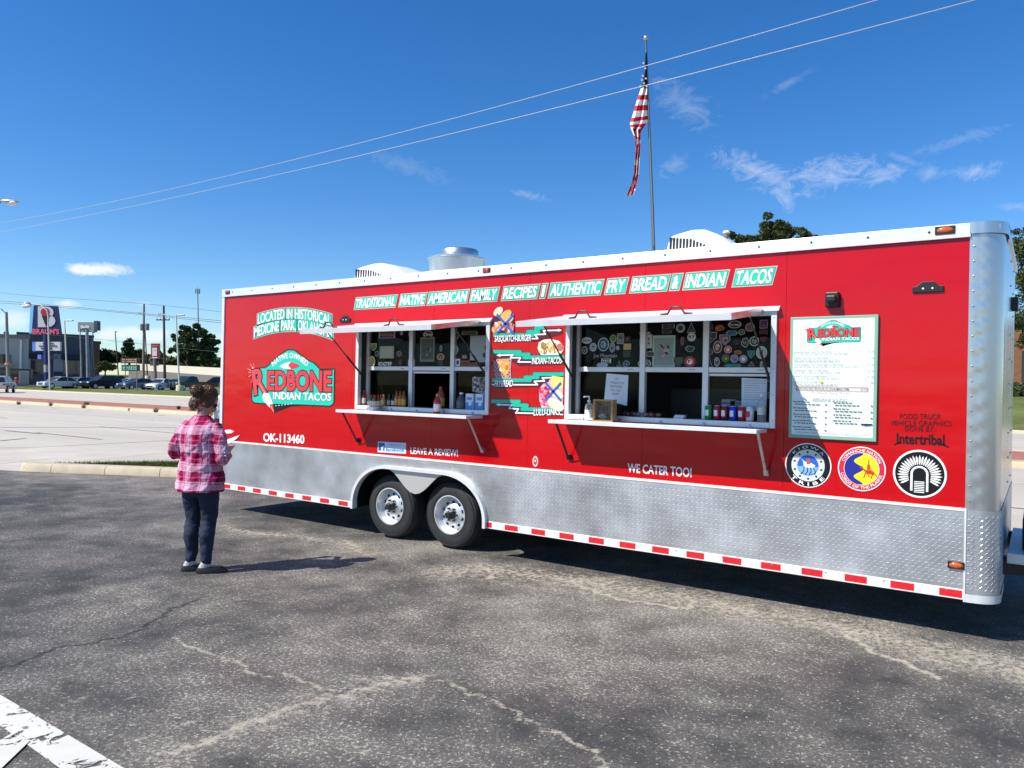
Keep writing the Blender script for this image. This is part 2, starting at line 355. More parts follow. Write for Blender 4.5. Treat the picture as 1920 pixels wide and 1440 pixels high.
def build_lot():
    xs = np.concatenate([np.arange(-40, 0.6, 0.8), np.arange(0.6, 11.0, 0.022), np.arange(11.0, 40, 1.5)])
    ys = np.concatenate([np.arange(-70, -6.0, 4.0), np.arange(-6.0, 0.5, 0.022), np.arange(0.5, 6.0, 0.7)])
    X, Y = np.meshgrid(xs, ys); sand = np.zeros(X.shape); crk = np.zeros(X.shape); seal = np.zeros(X.shape)
    def streak(pp, w, amt, fall=1.0, jit=True, amp=0.02):
        P = polyg(pp); P = jag(P, 0.05, amp) if jit else P
        D, T = dist_poly(X, Y, P); s = np.clip(1 - D / w, 0, 1) ** fall * amt; np.maximum(sand, s, out=sand)
    # sand filled cracks
    streak([(325, 1195), (370, 1220), (440, 1240), (470, 1255), (510, 1270)], .028, .85)
    streak([(530, 1262), (590, 1285), (625, 1302)], .028, .8)
    streak([(330, 1415), (400, 1385), (480, 1350), (560, 1322), (640, 1300), (720, 1280), (790, 1272)], .06, .8, amp=.03)
    streak([(330, 1415), (400, 1385), (480, 1350), (560, 1322), (640, 1300), (720, 1280), (790, 1272)], .20, .50)
    streak([(835, 1280), (905, 1310), (950, 1320), (980, 1345), (1010, 1360), (1060, 1385), (1110, 1410), (1135, 1445)], .028, .85)
    streak([(790, 1272), (835, 1280)], .05, .5)
    streak([(1000, 1290), (1070, 1265), (1140, 1240)], .05, .42, amp=.03)
    streak([(115, 1318), (165, 1305)], .035, .55); streak([(222, 1318), (270, 1305)], .03, .55)
    streak([(190, 1400), (235, 1392), (300, 1380), (380, 1345)], .03, .5, amp=.03)
    streak([(1860, 1330), (1890, 1372)], .05, .4); streak([(890, 1255), (960, 1240)], .05, .4, amp=.03)
    # drifts and tyre tracks
    streak([(405, 985), (470, 1000), (560, 1004), (640, 1018), (690, 1040)], .26, .55, .8, False)
    streak([(420, 985), (445, 995), (500, 1001), (530, 1004)], .03, 1.2); streak([(640, 1012), (660, 1020), (675, 1036)], .04, 1.1)
    tr = [(840, 1072), (905, 1068), (1000, 1078), (1110, 1092), (1200, 1110), (1310, 1122), (1400, 1146), (1500, 1160), (1640, 1190), (1780, 1230), (1920, 1262)]
    streak(tr, .36, .78, .7, False)
    streak([(905, 1062), (925, 1075), (915, 1085)], .04, 1.2)
    streak([(1020, 1078), (1110, 1105), (1150, 1122), (1290, 1142), (1300, 1128)], .04, 1.1); streak([(1555, 1170), (1630, 1218), (1690, 1240), (1760, 1272)], .04, 1.1)
    streak([(880, 1085), (1000, 1100), (1100, 1112)], .12, .4, .8); streak([(1640, 1213), (1720, 1208), (1900, 1250)], .14, .38, .8)
    streak([(500, 1130), (420, 1120)], .2, .25); streak([(700, 1180), (1000, 1190)], .25, .16)
    # tread pattern pressed into the drifts
    P = polyg(tr); D, T = dist_poly(X, Y, P); band = D < .16
    sand[band] *= (0.62 + 0.38 * np.sign(np.sin(T * 2 * np.pi / .075) * np.sin((D) * 2 * np.pi / .11 + .6)))[band] * 0.5 + 0.5
    P = polyg([(430, 988), (520, 990), (640, 1010)]); D, T = dist_poly(X, Y, P); band = D < .12
    sand[band] *= (0.65 + 0.35 * np.sign(np.sin(T * 2 * np.pi / .09)))[band]
    # open cracks
    D, _ = dist_poly(X, Y, jag(polyg([(0, 1257), (60, 1238), (105, 1215), (160, 1208), (250, 1190), (290, 1165), (330, 1140), (375, 1123)]), .04, .015)); crk = np.maximum(crk, np.clip(1 - D / .018, 0, 1))
    for c in ([(120, 1290), (150, 1280)], [(620, 1300), (700, 1285)]):
        D, _ = dist_poly(X, Y, jag(polyg(c), .04, .02)); crk = np.maximum(crk, .6 * np.clip(1 - D / .02, 0, 1))
    # sealed, smoother asphalt at the far left and along the white line
    q = np.array([gnd(160, 1000)[0], gnd(160, 1000)[1]]); seal = np.clip(1.3 - np.hypot((X - q[0]) / 3.6, (Y - q[1]) / 1.9), 0, 1)
    q = np.array([*gnd(60, 1240)[:2]]); seal = np.maximum(seal, np.clip(1.0 - np.hypot((X - q[0]) / 1.5, (Y - q[1]) / .7), 0, 1) * .8)
    n, m = X.shape; idx = np.arange(n * m).reshape(n, m)
    q = np.stack([idx[:-1, :-1], idx[:-1, 1:], idx[1:, 1:], idx[1:, :-1]], -1).reshape(-1, 4)
    me = bpy.data.meshes.new('parking_lot'); me.vertices.add(n * m); me.vertices.foreach_set('co', np.stack([X, Y, np.zeros_like(X)], -1).astype(np.float32).ravel())
    me.loops.add(q.size); me.loops.foreach_set('vertex_index', q.astype(np.int32).ravel()); me.polygons.add(len(q)); me.polygons.foreach_set('loop_start', np.arange(0, q.size, 4, dtype=np.int32))
    me.update(calc_edges=True); a = me.attributes.new('wear', 'FLOAT_COLOR', 'POINT')
    a.data.foreach_set('color', np.stack([sand, crk, seal, np.ones_like(sand)], -1).astype(np.float32).ravel())
    me.materials.append(M_ASPH); o = bpy.data.objects.new('parking_lot', me); COL.objects.link(o); o['kind'] = 'structure'; return o
LOT = build_lot()

# painted lines at the near left corner, worn through to the asphalt
def paint_mat(name, col, thr, scale=14):
    m = bpy.data.materials.new(name); m.use_nodes = True; nt, N, L, P = nodes_of(m)
    tc = N.new('ShaderNodeTexCoord'); n = N.new('ShaderNodeTexNoise'); n.inputs['Scale'].default_value = scale; n.inputs['Detail'].default_value = 8; n.inputs['Roughness'].default_value = 0.72; n.inputs['Distortion'].default_value = 0.8
    L.new(tc.outputs['Object'], n.inputs['Vector']); r = N.new('ShaderNodeValToRGB'); r.color_ramp.elements[0].position = thr; r.color_ramp.elements[1].position = thr + 0.03; L.new(n.outputs['Fac'], r.inputs[0])
    tr = N.new('ShaderNodeBsdfTransparent'); mx = N.new('ShaderNodeMixShader'); L.new(r.outputs[0], mx.inputs[0]); L.new(P.outputs[0], mx.inputs[1]); L.new(tr.outputs[0], mx.inputs[2])
    n3 = N.new('ShaderNodeTexNoise'); n3.inputs['Scale'].default_value = 5; L.new(tc.outputs['Object'], n3.inputs['Vector'])
    mc = N.new('ShaderNodeMixRGB'); mc.inputs[1].default_value = (*[c * .8 for c in col], 1); mc.inputs[2].default_value = (*col, 1); L.new(n3.outputs['Fac'], mc.inputs[0]); L.new(mc.outputs[0], P.inputs['Base Color'])
    P.inputs['Roughness'].default_value = 0.65; L.new(mx.outputs[0], N['Material Output'].inputs[0]); return m
M_LINE = paint_mat('worn_white_paint', (0.66, 0.64, 0.58), 0.545, 9)
def pline(name, pp, z=0.004, m=None, parent=None):
    o = sheet(name, [gnd(*p)[:2] for p in pp], z, m or M_LINE)
    if parent is not None: o.parent = parent
    return o
pline('painted_line', [(-60, 1268), (240, 1446), (118, 1446), (-60, 1318)], parent=LOT)
pline('painted_line', [(-40, 1415), (28, 1374), (56, 1392), (-30, 1475)], z=0.008, parent=LOT)

# ---------------------------------------------------------------- kerb, verge, street (the street runs along the trailer's far side)
M_KERB = mat('kerb_concrete', (0.50, 0.43, 0.30), 0.85, noise=0.14, nscale=5, bump=0.3, bscale=90)
M_CONC = mat('street_concrete', (0.46, 0.415, 0.345), 0.85, noise=0.16, nscale=0.35, stretch=(0.12, 1, 1), bump=0.15, bscale=40)
M_APRON = mat('apron_concrete', (0.48, 0.43, 0.36), 0.85, noise=0.14, nscale=0.8, bump=0.15, bscale=40)
M_GRASS = mat('mown_grass', (0.085, 0.118, 0.028), 0.9, spec=0.2, noise=0.5, nscale=6, bump=1.0, bscale=45)
M_DRY = mat('dry_grass', (0.20, 0.20, 0.07), 0.9, spec=0.2, noise=0.35, nscale=1.5, bump=1.0, bscale=30)
M_SEAM = mat('joint_tar', (0.025, 0.023, 0.022), 0.7)
M_WPAINT = paint_mat('street_white_paint', (0.62, 0.60, 0.56), 0.60, 3)
K0 = V2(gnd(-140, 876)); K1 = V2(gnd(36, 884)); K2 = V2(gnd(322, 895)); kd = (K2 - K1).normalized(); kn = Vector((-kd.y, kd.x))
K3 = K2 + kd * 2.3; K4 = Vector((K3.x + 1.2, K3.y + 0.35)); 
base = sheet('ground', [(-1600, -900), (900, -900), (900, 1600), (-1600, 1600)], -0.06, M_DRY, kind='structure')
street = sheet('street', [K0, K1, K2, K3, K4, (60, K4.y), (60, 36.6), (-260, 36.6), (-260, -20), (-42, -20)], 0.004, M_CONC, kind='structure')
LINE_Y = dict(a=(12.15, 7.85, 4.95))
def strip(name, x0, x1, y, w, z, m, dy=0.0):
    o = sheet(name, [(x0, y - w / 2), (x1, y + dy - w / 2), (x1, y + dy + w / 2), (x0, y + w / 2)], z, m); o.parent = street; return o
strip('lane_line', -90, 60, 12.15, .16, .009, M_WPAINT)
for x0 in np.arange(-118, 40, 12.0):
    strip('lane_dash', x0, x0 + 3.4, 7.95, .15, .009, M_WPAINT); strip('lane_dash', x0 + 2.0, x0 + 5.4, 5.0, .15, .009, M_WPAINT)
    strip('lane_dash', x0 + 1.0, x0 + 4.4, 27.2, .15, .009, M_WPAINT); strip('lane_dash', x0 + 6.0, x0 + 9.4, 31.6, .15, .009, M_WPAINT)
    strip('joint', x0 + 3.5, x0 + 8.2, 7.95, .07, .008, M_SEAM); strip('joint', x0 + 5.5, x0 + 9.3, 5.0, .07, .008, M_SEAM)
for i in range(14): strip('joint', -100 + i * 9.0, -99.96 + i * 9.0, 4.2, .02, .007, M_SEAM)
for (a, b, w) in [((0, 827), (48, 822.5), .10), ((-30, 841), (55, 840), .05), ((55, 840), (325, 826), .035), ((10, 808), (77, 814), .09), ((0, 870), (90, 862), .02)]:
    A, B = V2(gnd(*a)), V2(gnd(*b)); d = (B - A).normalized(); n = Vector((-d.y, d.x)) * w / 2
    o = sheet('joint', [A + n, A - n, B - n, B + n], .0085, M_SEAM); o.parent = street
o = sheet('apron', [V2(gnd(-200, 862)), V2(gnd(-100, 878)), K1 + kn * .02, V2(gnd(180, 862)), V2(gnd(325, 848)), V2(gnd(110, 836)), V2(gnd(-60, 842))], 0.0065, M_APRON); o.parent = street

def kerb_run(name, pts, w, h, m, parent=None, r=0.05, n_joint=0, **pr):
    mb = MB(); prof = [(0, -0.02), (0.01, h * .7), (0.05, h), (w - .04, h), (w, h - .03), (w, -0.02)]; P = [Vector((p[0], p[1])) for p in pts]; rings = []
    for i, p in enumerate(P):
        t = (P[min(i + 1, len(P) - 1)] - P[max(i - 1, 0)]).normalized(); nn = Vector((-t.y, t.x)); rings.append([(p.x + nn.x * a, p.y + nn.y * a, b) for a, b in prof])
    k = len(prof); vs = [v for r_ in rings for v in r_]
    fs = [(i * k + j, i * k + j + 1, (i + 1) * k + j + 1, (i + 1) * k + j) for i in range(len(rings) - 1) for j in range(k - 1)] + [tuple(range(k)), tuple(range((len(rings) - 1) * k, len(rings) * k))]
    mb.add(vs, fs); return mb.build(name, m, parent, smooth=True, **pr)
# near kerb in its cast lengths, with a rounded nose at the driveway
KT = thing('kerb', 'pale yellowish concrete kerb with rounded end edging the lot behind the woman', 'kerb'); 
nose = [K1 + kd * a + kn * b for a, b in ((-0.02, .42), (-.10, .28), (-.07, .12), (.06, .02), (.22, 0))]
kerb_run('kerb_end', nose + [K1 + kd * .62], .30, .15, M_KERB, KT)
pos = .63
for ln in (1.05, 1.05, 1.2, 1.5):
    kerb_run('kerb_length', [K1 + kd * pos, K1 + kd * (pos + ln)], .30, .15, M_KERB, KT); pos += ln + .012
# grass island behind that kerb
gi = [K1 + kd * .3 + kn * .30, K2 + kn * .30, K3 + kn * .3, K3 + kn * 1.9, K2 + kn * 1.75, K1 + kd * 1.3 + kn * .95]
isl = sheet('grass_island', gi, .10, M_GRASS, kind='structure')
def blades(name, poly, n, h0, h1, z, parent=None, m=None):
    P = [Vector((p[0], p[1])) for p in poly]; xs = [p.x for p in P]; ys = [p.y for p in P]; vs = []; fs = []
    def inside(x, y):
        c = False
        for a, b in zip(P, P[1:] + P[:1]):
            if (a.y > y) != (b.y > y) and x < (b.x - a.x) * (y - a.y) / (b.y - a.y) + a.x: c = not c
        return c
    while n > 0:
        x, y = random.uniform(min(xs), max(xs)), random.uniform(min(ys), max(ys))
        if not inside(x, y): continue
        n -= 1; a = random.uniform(0, 6.28); h = random.uniform(h0, h1); w = random.uniform(.004, .009); lx, ly = random.gauss(0, .35) * h, random.gauss(0, .35) * h; o = len(vs)
        vs += [(x - w * math.cos(a), y - w * math.sin(a), z), (x + w * math.cos(a), y + w * math.sin(a), z), (x + lx, y + ly, z + h)]; fs.append((o, o + 1, o + 2))
    mb = MB(); mb.add(vs, fs); return mb.build(name, m or M_GRASS, parent, norm=False, kind='stuff')
blades('grass_blades', gi, 16000, .03, .09, .095, isl)

# raised median: beige kerbs, brick-red paving, weeds in the joints
M_MED = mat('median_brick', (0.33, 0.13, 0.085), 0.85, noise=0.25, nscale=3, bump=0.3, bscale=30)
MD = thing('median', 'raised street median with beige kerb and brick red top', 'median')
M_BEIGE = mat('median_kerb', (0.55, 0.42, 0.27), 0.85, noise=0.15, nscale=2)
kerb_run('median_kerb', [(-160, 15.95), (-31.2, 15.95)], .85, .15, M_BEIGE, MD); kerb_run('median_kerb', [(-31.0, 15.95), (70, 15.95)], .85, .15, M_BEIGE, MD)
kerb_run('median_kerb', [(70, 20.6), (-160, 20.6)], .3, .15, M_BEIGE, MD)
mb = MB(); mb.box(-160, 70, 16.75, 20.35, 0, .145); mb.build('paving', M_MED, MD)

# far side: kerb, mown verge rising to a bank, car park, far slope
kerb_run('far_kerb', [(-320, 36.6), (-96, 36.6), (-58, 36.6), (60, 36.6)], .35, .15, M_KERB, None, label='long pale kerb along the far side of the street', category='kerb')
def terrain():
    # left of the trailer as seen: verge, car-park level, then a bank; right: lawn rising to the brick building
    xs = np.concatenate([np.linspace(-420, -40, 60), np.linspace(-38, 200, 40)]); ys = np.array([36.95, 37.6, 40, 43, 46, 47, 52, 58, 64, 70, 78, 90, 110, 150, 220, 400, 800.])
    vs = []
    for y in ys:
        for x in xs:
            l = np.interp(y, [36.9, 40, 46, 47, 66, 74, 90, 130, 800], [.14, .32, .42, .22, .30, 1.9, 2.3, 3.0, 6.0]); r = np.interp(y, [36.9, 45, 62, 90, 800], [.14, .9, 1.75, 2.0, 5])
            t = np.clip((x + 30) / 20, 0, 1); vs.append((x, y, l * (1 - t) + r * t))
    n = len(xs); fs = [(j * n + i, j * n + i + 1, (j + 1) * n + i + 1, (j + 1) * n + i) for j in range(len(ys) - 1) for i in range(n - 1)]
    mb = MB(); mb.add(vs, fs); return mb.build('lawn', M_LAWN, None, smooth=True, ang=80, kind='structure')
M_LAWN = mat('verge_grass', (0.115, 0.135, 0.036), 0.9, spec=0.2, noise=0.42, nscale=0.5, bump=0.8, bscale=20)
terrain()

# ================================================================ the food trailer
TL, TW = 8.577, 2.44           # length of the red side, width
Z1, Z2, Z3, Z4 = 0.296, 0.932, 2.863, 2.940
XF, RF = 8.780, 0.148          # front face, corner radius
XC = XF - RF                   # where the corner starts to turn
def red_mat():
    m = bpy.data.materials.new('red_gloss_panel'); m.use_nodes = True; nt, N, L, P = nodes_of(m)
    tc = N.new('ShaderNodeTexCoord')
    def noise(scale, st, det=5, rough=.6, dist=0):
        mp = N.new('ShaderNodeMapping'); mp.inputs['Scale'].default_value = st; L.new(tc.outputs['Object'], mp.inputs[0])
        n = N.new('ShaderNodeTexNoise'); n.inputs['Scale'].default_value = scale; n.inputs['Detail'].default_value = det; n.inputs['Roughness'].default_value = rough; n.inputs['Distortion'].default_value = dist; L.new(mp.outputs[0], n.inputs['Vector']); return n.outputs['Fac']
    streak = noise(3.0, (.35, 1, 9), 6, .65); scr = noise(9, (.5, 1, 2.2), 8, .75, .6)
    mx = N.new('ShaderNodeMixRGB'); mx.inputs[1].default_value = (.47, .0008, .0042, 1); mx.inputs[2].default_value = (.53, .0016, .0064, 1); L.new(streak, mx.inputs[0])
    r = N.new('ShaderNodeValToRGB'); r.color_ramp.elements[0].position = .70; r.color_ramp.elements[1].position = .78; L.new(scr, r.inputs[0])
    mw = N.new('ShaderNodeMath'); mw.operation = 'MULTIPLY'; mw.inputs[1].default_value = .5; L.new(r.outputs[0], mw.inputs[0])
    m2 = N.new('ShaderNodeMixRGB'); m2.inputs[2].default_value = (.75, .35, .35, 1); L.new(mw.outputs[0], m2.inputs[0]); L.new(mx.outputs[0], m2.inputs[1]); L.new(m2.outputs[0], P.inputs['Base Color'])
    mr = N.new('ShaderNodeMapRange'); mr.inputs['From Min'].default_value = .35; mr.inputs['From Max'].default_value = .65; mr.inputs['To Min'].default_value = .10; mr.inputs['To Max'].default_value = .24; L.new(streak, mr.inputs[0]); L.new(mr.outputs[0], P.inputs['Roughness'])
    b = N.new('ShaderNodeBump'); b.inputs['Strength'].default_value = .5; b.inputs['Distance'].default_value = .02; L.new(noise(2.2, (.6, 1, 1.4), 2, .4), b.inputs['Height']); L.new(b.outputs[0], P.inputs['Normal'])
    P.inputs['Specular IOR Level'].default_value = .38
    return m
M_RED = red_mat()
M_ALU = mat('white_aluminium_trim', (.72, .73, .74), .38, .25, noise=.06, nscale=6)
M_ALUR = mat('brushed_aluminium', (.66, .67, .68), .30, .9, noise=.10, nscale=5, stretch=(1, 1, .2), rvar=.1)
M_PLATE = mat('tread_plate_aluminium', (.56, .56, .555), .40, .75, noise=.26, nscale=1.7, rvar=.14)
M_BARS = mat('tread_plate_bars', (.62, .62, .615), .34, .80, noise=.2, nscale=1.7)
M_POL = mat('polished_corner', (.60, .60, .59), .26, .85, bump=.12, bscale=5, stretch=(1.5, 1.5, .25), rvar=.07, nscale=4, noise=.05)
M_BLACK = mat('black_metal', (.012, .012, .013), .45)
M_RUB = mat('tyre_rubber', (.020, .020, .021), .75, noise=.25, nscale=12, bump=.2, bscale=50)
M_RIM = mat('silver_rim', (.66, .67, .68), .35, .5)
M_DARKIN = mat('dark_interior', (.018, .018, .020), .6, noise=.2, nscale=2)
M_STEEL = mat('galvanised_steel', (.55, .56, .57), .35, .9, noise=.12, nscale=9, rvar=.1)
M_WPLAST = mat('white_plastic', (.80, .80, .78), .4, noise=.03, nscale=3)
M_GLASS = mat('window_glass', (.80, .84, .84), 0.0, trans=1.0, ior=1.14)
M_WHITE = ink('#f2f2ee'); M_TEAL = ink('#1fbfa0'); M_BLK = ink('#0b0b0c'); M_PLATEGREY = ink('#a9b4a4')
M_AMB = mat('amber_lens', (.55, .10, .012), .15, coat=.5); M_REDL = mat('red_lens', (.45, .02, .015), .15, coat=.5)
M_TAPER = mat('red_reflective_tape', (.62, .012, .02), .4, noise=.15, nscale=40); M_TAPEW = mat('white_reflective_tape', (.72, .70, .64), .4, noise=.08, nscale=20)

T = thing('food_trailer', 'long red and silver food trailer with two open serving windows', 'food trailer')
WIN = [(2.515, 4.415, 1.435, 2.385), (5.305, 7.255, 1.435, 2.385)]
SEAMS = [0.0, 1.22, 2.44, 3.66, 4.88, 6.10, 7.32, TL]
for a, b in zip(SEAMS, SEAMS[1:]):
    mb = MB(); xa, xb = a + .0012, b - .0012; holes = [(max(xa, w[0] + .02), min(xb, w[1] - .02)) for w in WIN if w[1] - .02 > xa and w[0] + .02 < xb]
    cur = xa
    for h0, h1 in holes:
        if h0 > cur + 1e-4: mb.box(cur, h0, 0, .03, Z2, Z3)
        mb.box(h0, h1, 0, .03, Z2, 1.455); mb.box(h0, h1, 0, .03, 2.365, Z3); cur = h1
    if cur < xb - 1e-4: mb.box(cur, xb, 0, .03, Z2, Z3)
    mb.build('side_panel', M_RED, T)
# shell: floor, roof, far side, rear, inside lining
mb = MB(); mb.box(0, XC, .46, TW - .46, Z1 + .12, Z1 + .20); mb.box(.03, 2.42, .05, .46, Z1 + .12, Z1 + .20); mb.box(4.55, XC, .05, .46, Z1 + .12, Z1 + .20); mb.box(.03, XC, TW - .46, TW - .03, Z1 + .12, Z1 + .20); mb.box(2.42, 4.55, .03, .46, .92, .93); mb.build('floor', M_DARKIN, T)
mb = MB(); mb.box(.0, XF - .03, .03, TW - .03, Z4 - .05, Z4 - .012); mb.build('roof', M_ALU, T)
mb = MB(); mb.box(0, XC, TW - .03, TW, Z1, Z4 - .06); mb.build('far_side', M_RED, T)
mb = MB(); mb.box(-.02, .0, .035, TW - .035, Z1, Z4 - .06); mb.build('rear_door', M_RED, T)
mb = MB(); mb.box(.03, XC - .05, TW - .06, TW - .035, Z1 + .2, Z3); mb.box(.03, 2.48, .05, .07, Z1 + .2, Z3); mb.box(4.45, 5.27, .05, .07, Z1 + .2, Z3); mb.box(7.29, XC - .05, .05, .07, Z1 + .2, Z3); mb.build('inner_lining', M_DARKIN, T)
# equipment inside that shows through the openings
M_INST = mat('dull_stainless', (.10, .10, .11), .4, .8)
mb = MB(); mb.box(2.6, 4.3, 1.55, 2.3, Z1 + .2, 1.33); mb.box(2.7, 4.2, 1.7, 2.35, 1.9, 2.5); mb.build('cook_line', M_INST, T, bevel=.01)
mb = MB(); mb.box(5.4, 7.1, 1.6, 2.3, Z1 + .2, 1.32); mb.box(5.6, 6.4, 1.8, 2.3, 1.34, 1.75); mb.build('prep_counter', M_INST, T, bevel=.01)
# top rail, rear post, lower rails
mb = MB(); mb.box(-.03, TL + .002, -.022, .05, Z3 - .004, Z4); mb.box(-.03, TL + .002, -.016, -.0225, Z3 - .022, Z3 + .02); mb.build('top_rail', M_ALU, T, bevel=.006)
mb = MB(); mb.box(-.035, .022, -.016, .06, Z1 + .02, Z3 - .025); mb.build('rear_post', M_ALU, T, bevel=.006)
mb = MB(); mb.box(.024, TL, -.010, .0, Z2 - .016, Z2 + .006); mb.build('trim_strip', M_TAPEW, T)
def screws(name, pts, r=.007, out=.006, parent=T, m=None):
    mb = MB()
    for x, y, z in pts: mb.lathe([(r, 0), (r * .8, out * .7), (0, out)], 7, Matrix.Translation((x, y, z)) @ Matrix.Rotation(R_(90), 4, 'X'))
    return mb.build(name, m or M_STEEL, parent, smooth=True, kind='stuff')
screws('rail_screws', [(x, -.022, Z3 + .035) for x in np.arange(.2, TL, .406)], .009, m=M_BLACK)
screws('rail_screws', [(x, -.012, Z1 + .055) for x in np.arange(.35, TL, .406) if not 2.3 < x < 4.6], .006)
# clearance lamps on the rail and skirt
def lamp(x, z, y, w, h, m):
    e = MB(); e.ball((x, y, z), 1, 14, 8, (w, .014, h)); b = e.build('marker_lamp', [m], T, smooth=True)
    k = MB(); k.box(x - w * 1.15, x + w * 1.15, y - .004, y + .002, z - h * 1.2, z + h * 1.2); k.build('lamp_base', M_BLACK, b, bevel=.003); return b
lamp(8.42, Z3 + .040, -.026, .055, .024, M_AMB); lamp(.10, Z3 + .036, -.026, .04, .020, M_REDL); lx = side(915, 508)[0]; lamp(lx, Z3 + .034, -.026, .04, .020, M_REDL)
lx, lz = side(1793, 1059); lamp(lx, lz, -.02, .045, .022, M_AMB)

# lower skirt: tread plate, cut out round the wheels
WX = (3.021, 3.880); TR = .36; AX_Y = .20
FX0, FX1 = 2.50, 4.44         # fender opening at the skirt's foot
def fender_outline(off=0.0, n=18):
    """outer opening: a flattened arch from left foot to right foot"""
    pts = []; r = .50 + off; cz = .36; top = .50 + off + .30
    for i in range(n + 1):
        a = math.pi - (math.pi / 2) * i / n; pts.append((WX[0] + .02 + r * math.cos(a), cz + (top - .30) * math.sin(a) * .86))
    for i in range(n + 1):
        a = math.pi / 2 - (math.pi / 2) * i / n; pts.append((WX[1] - .02 + r * 1.06 * math.cos(a), cz + (top - .30) * math.sin(a) * .86))
    return pts
arch = fender_outline()
mb = MB(); ZS = Z1 + .075
poly = [(.024, ZS), (arch[0][0], ZS)] + [p for p in arch if p[1] > ZS] + [(arch[-1][0], ZS), (TL, ZS), (TL, Z2 - .018), (.024, Z2 - .018)]
# split in convex-ish columns so the mesh is clean
cols = sorted(set([.024, arch[0][0]] + [p[0] for p in arch] + [arch[-1][0], TL]))
def arch_z(x):
    for (a, b), (c, d) in zip(arch, arch[1:]):
        if a <= x <= c and c > a: return max(ZS, b + (d - b) * (x - a) / (c - a))
    return ZS
for a, b in zip(cols, cols[1:]):
    if b - a < 1e-5: continue
    za, zb = (arch_z(a + 1e-6), arch_z(b - 1e-6)) if a >= arch[0][0] - 1e-6 and b <= arch[-1][0] + 1e-6 else (ZS, ZS)
    mb.prism([(a, za), (b, zb), (b, Z2 - .018), (a, Z2 - .018)], -.006, .006)
sk = mb.build('tread_plate', M_PLATE, T, weld=True)
def bars(name, region, parent, wrap=None):
    """raised lens-shaped treads, alternating diagonals"""
    vs = []; fs = []; p = .042; l, w, h = .0155, .0050, .0020
    x0, x1, z0, z1 = region; i0 = int(x0 / p) - 1
    for i in range(i0, int(x1 / p) + 2):
        for j in range(int(z0 / p) - 1, int(z1 / p) + 2):
            for q, (ox, oz, a) in enumerate(((0, 0, R_(52)), (p / 2, p / 2, R_(52)))):
                a = a if (q == 0) else -a + R_(76)
                cx, cz = i * p + ox, j * p + oz
                if not (x0 + l < cx < x1 - l and z0 + l < cz < z1 - l): continue
                if wrap is None and arch[0][0] - .03 < cx < arch[-1][0] + .03 and cz < arch_z(cx) + .075: continue
                c, s = math.cos(a), math.sin(a); o = len(vs)
                for u, v, k in ((-l, 0, 0), (0, -w, 0), (l, 0, 0), (0, w, 0), (-l * .45, 0, h), (l * .45, 0, h)):
                    X, Z = cx + u * c - v * s, cz + u * s + v * c
                    vs.append((X, -.0061 - k, Z) if wrap is None else wrap(X, Z, k))
                fs += [(o, o + 1, o + 5, o + 4), (o + 1, o + 2, o + 5), (o + 2, o + 3, o + 4, o + 5), (o + 3, o, o + 4)]
    mb = MB(); mb.add(vs, fs); return mb.build(name, M_BARS, parent, kind='stuff')
bars('treads', (.03, TL, ZS, Z2 - .02), sk)
# fender lip and centre piece between the tyres
def ribbon(name, pts, y0, y1, t, m, parent, smooth=True):
    mb = MB(); n = len(pts); vs = []
    for i, p in enumerate(pts):
        a = Vector(pts[max(i - 1, 0)]); b = Vector(pts[min(i + 1, n - 1)]); d = (b - a).normalized(); q = Vector((-d.y, d.x)) * t
        vs += [(p[0], y0, p[1]), (p[0], y1, p[1]), (p[0] + q.x, y1, p[1] + q.y), (p[0] + q.x, y0, p[1] + q.y)]
    fs = [(i * 4 + j, i * 4 + (j + 1) % 4, (i + 1) * 4 + (j + 1) % 4, (i + 1) * 4 + j) for i in range(n - 1) for j in range(4)] + [(0, 1, 2, 3), tuple((n - 1) * 4 + j for j in range(4))]
    mb.add(vs, fs); return mb.build(name, m, parent, smooth=smooth)
fo = [(arch[0][0], Z1 + .0)] + [p for p in arch if p[1] > Z1 + .05] + [(arch[-1][0], Z1 + .0)]
ribbon('fender_lip', fo, -.05, .02, .034, M_ALU, T)
mid = (WX[0] + WX[1]) / 2; top = max(p[1] for p in arch) ; w = [(WX[0] + .02, top - .001), (mid, top - .001), (WX[1] - .02, top - .001)]
cp = [(WX[0] + .05 + .0, top - .002)]
for i in range(13):
    t = i / 12; x = WX[0] + .05 + (WX[1] - WX[0] - .10) * t; z = top - .008 - .235 * (math.sin(math.pi * t) ** 1.6); cp.append((x, z))
cp.append((WX[1] - .05, top - .002))
mb = MB()
for a, b in zip(cp[1:-1], cp[2:-1]): mb.prism([(a[0], a[1]), (b[0], b[1]), (b[0], top - .002), (a[0], top - .002)], -.012, -.004)
mb.build('fender_centre', mat('fender_sheet', (.56, .55, .51), .45, .5), T, weld=True)
mb = MB(); mb.box(FX0 - .02, FX1 + .02, .42, .44, Z1, .95); mb.box(FX0 - .02, FX1 + .02, .01, .44, .90, .915); mb.box(FX0 - .02, FX0, .01, .44, Z1, .91); mb.box(FX1 + .01, FX1 + .03, .01, .44, Z1, .91); mb.build('wheel_well', M_BLACK, T)
# bottom rail with reflective tape
for xa, xb in ((-.03, arch[0][0] - .005), (arch[-1][0] + .034, TL)):
    mb = MB(); mb.box(xa, xb, -.012, .03, Z1, ZS - .002); br = mb.build('bottom_rail', M_TAPEW, T, bevel=.003)
    x = xa + .10 if xa < 0 else xa + .0
    first = True
    while x < xb - .03:
        ln = .155 if not (first and xa > 0) else .06
        k = MB(); k.box(x, min(x + ln, xb - .012), -.0135, -.0125, Z1 + .012, ZS - .012); k.build('tape', M_TAPER, br); x += ln + .160; first = False

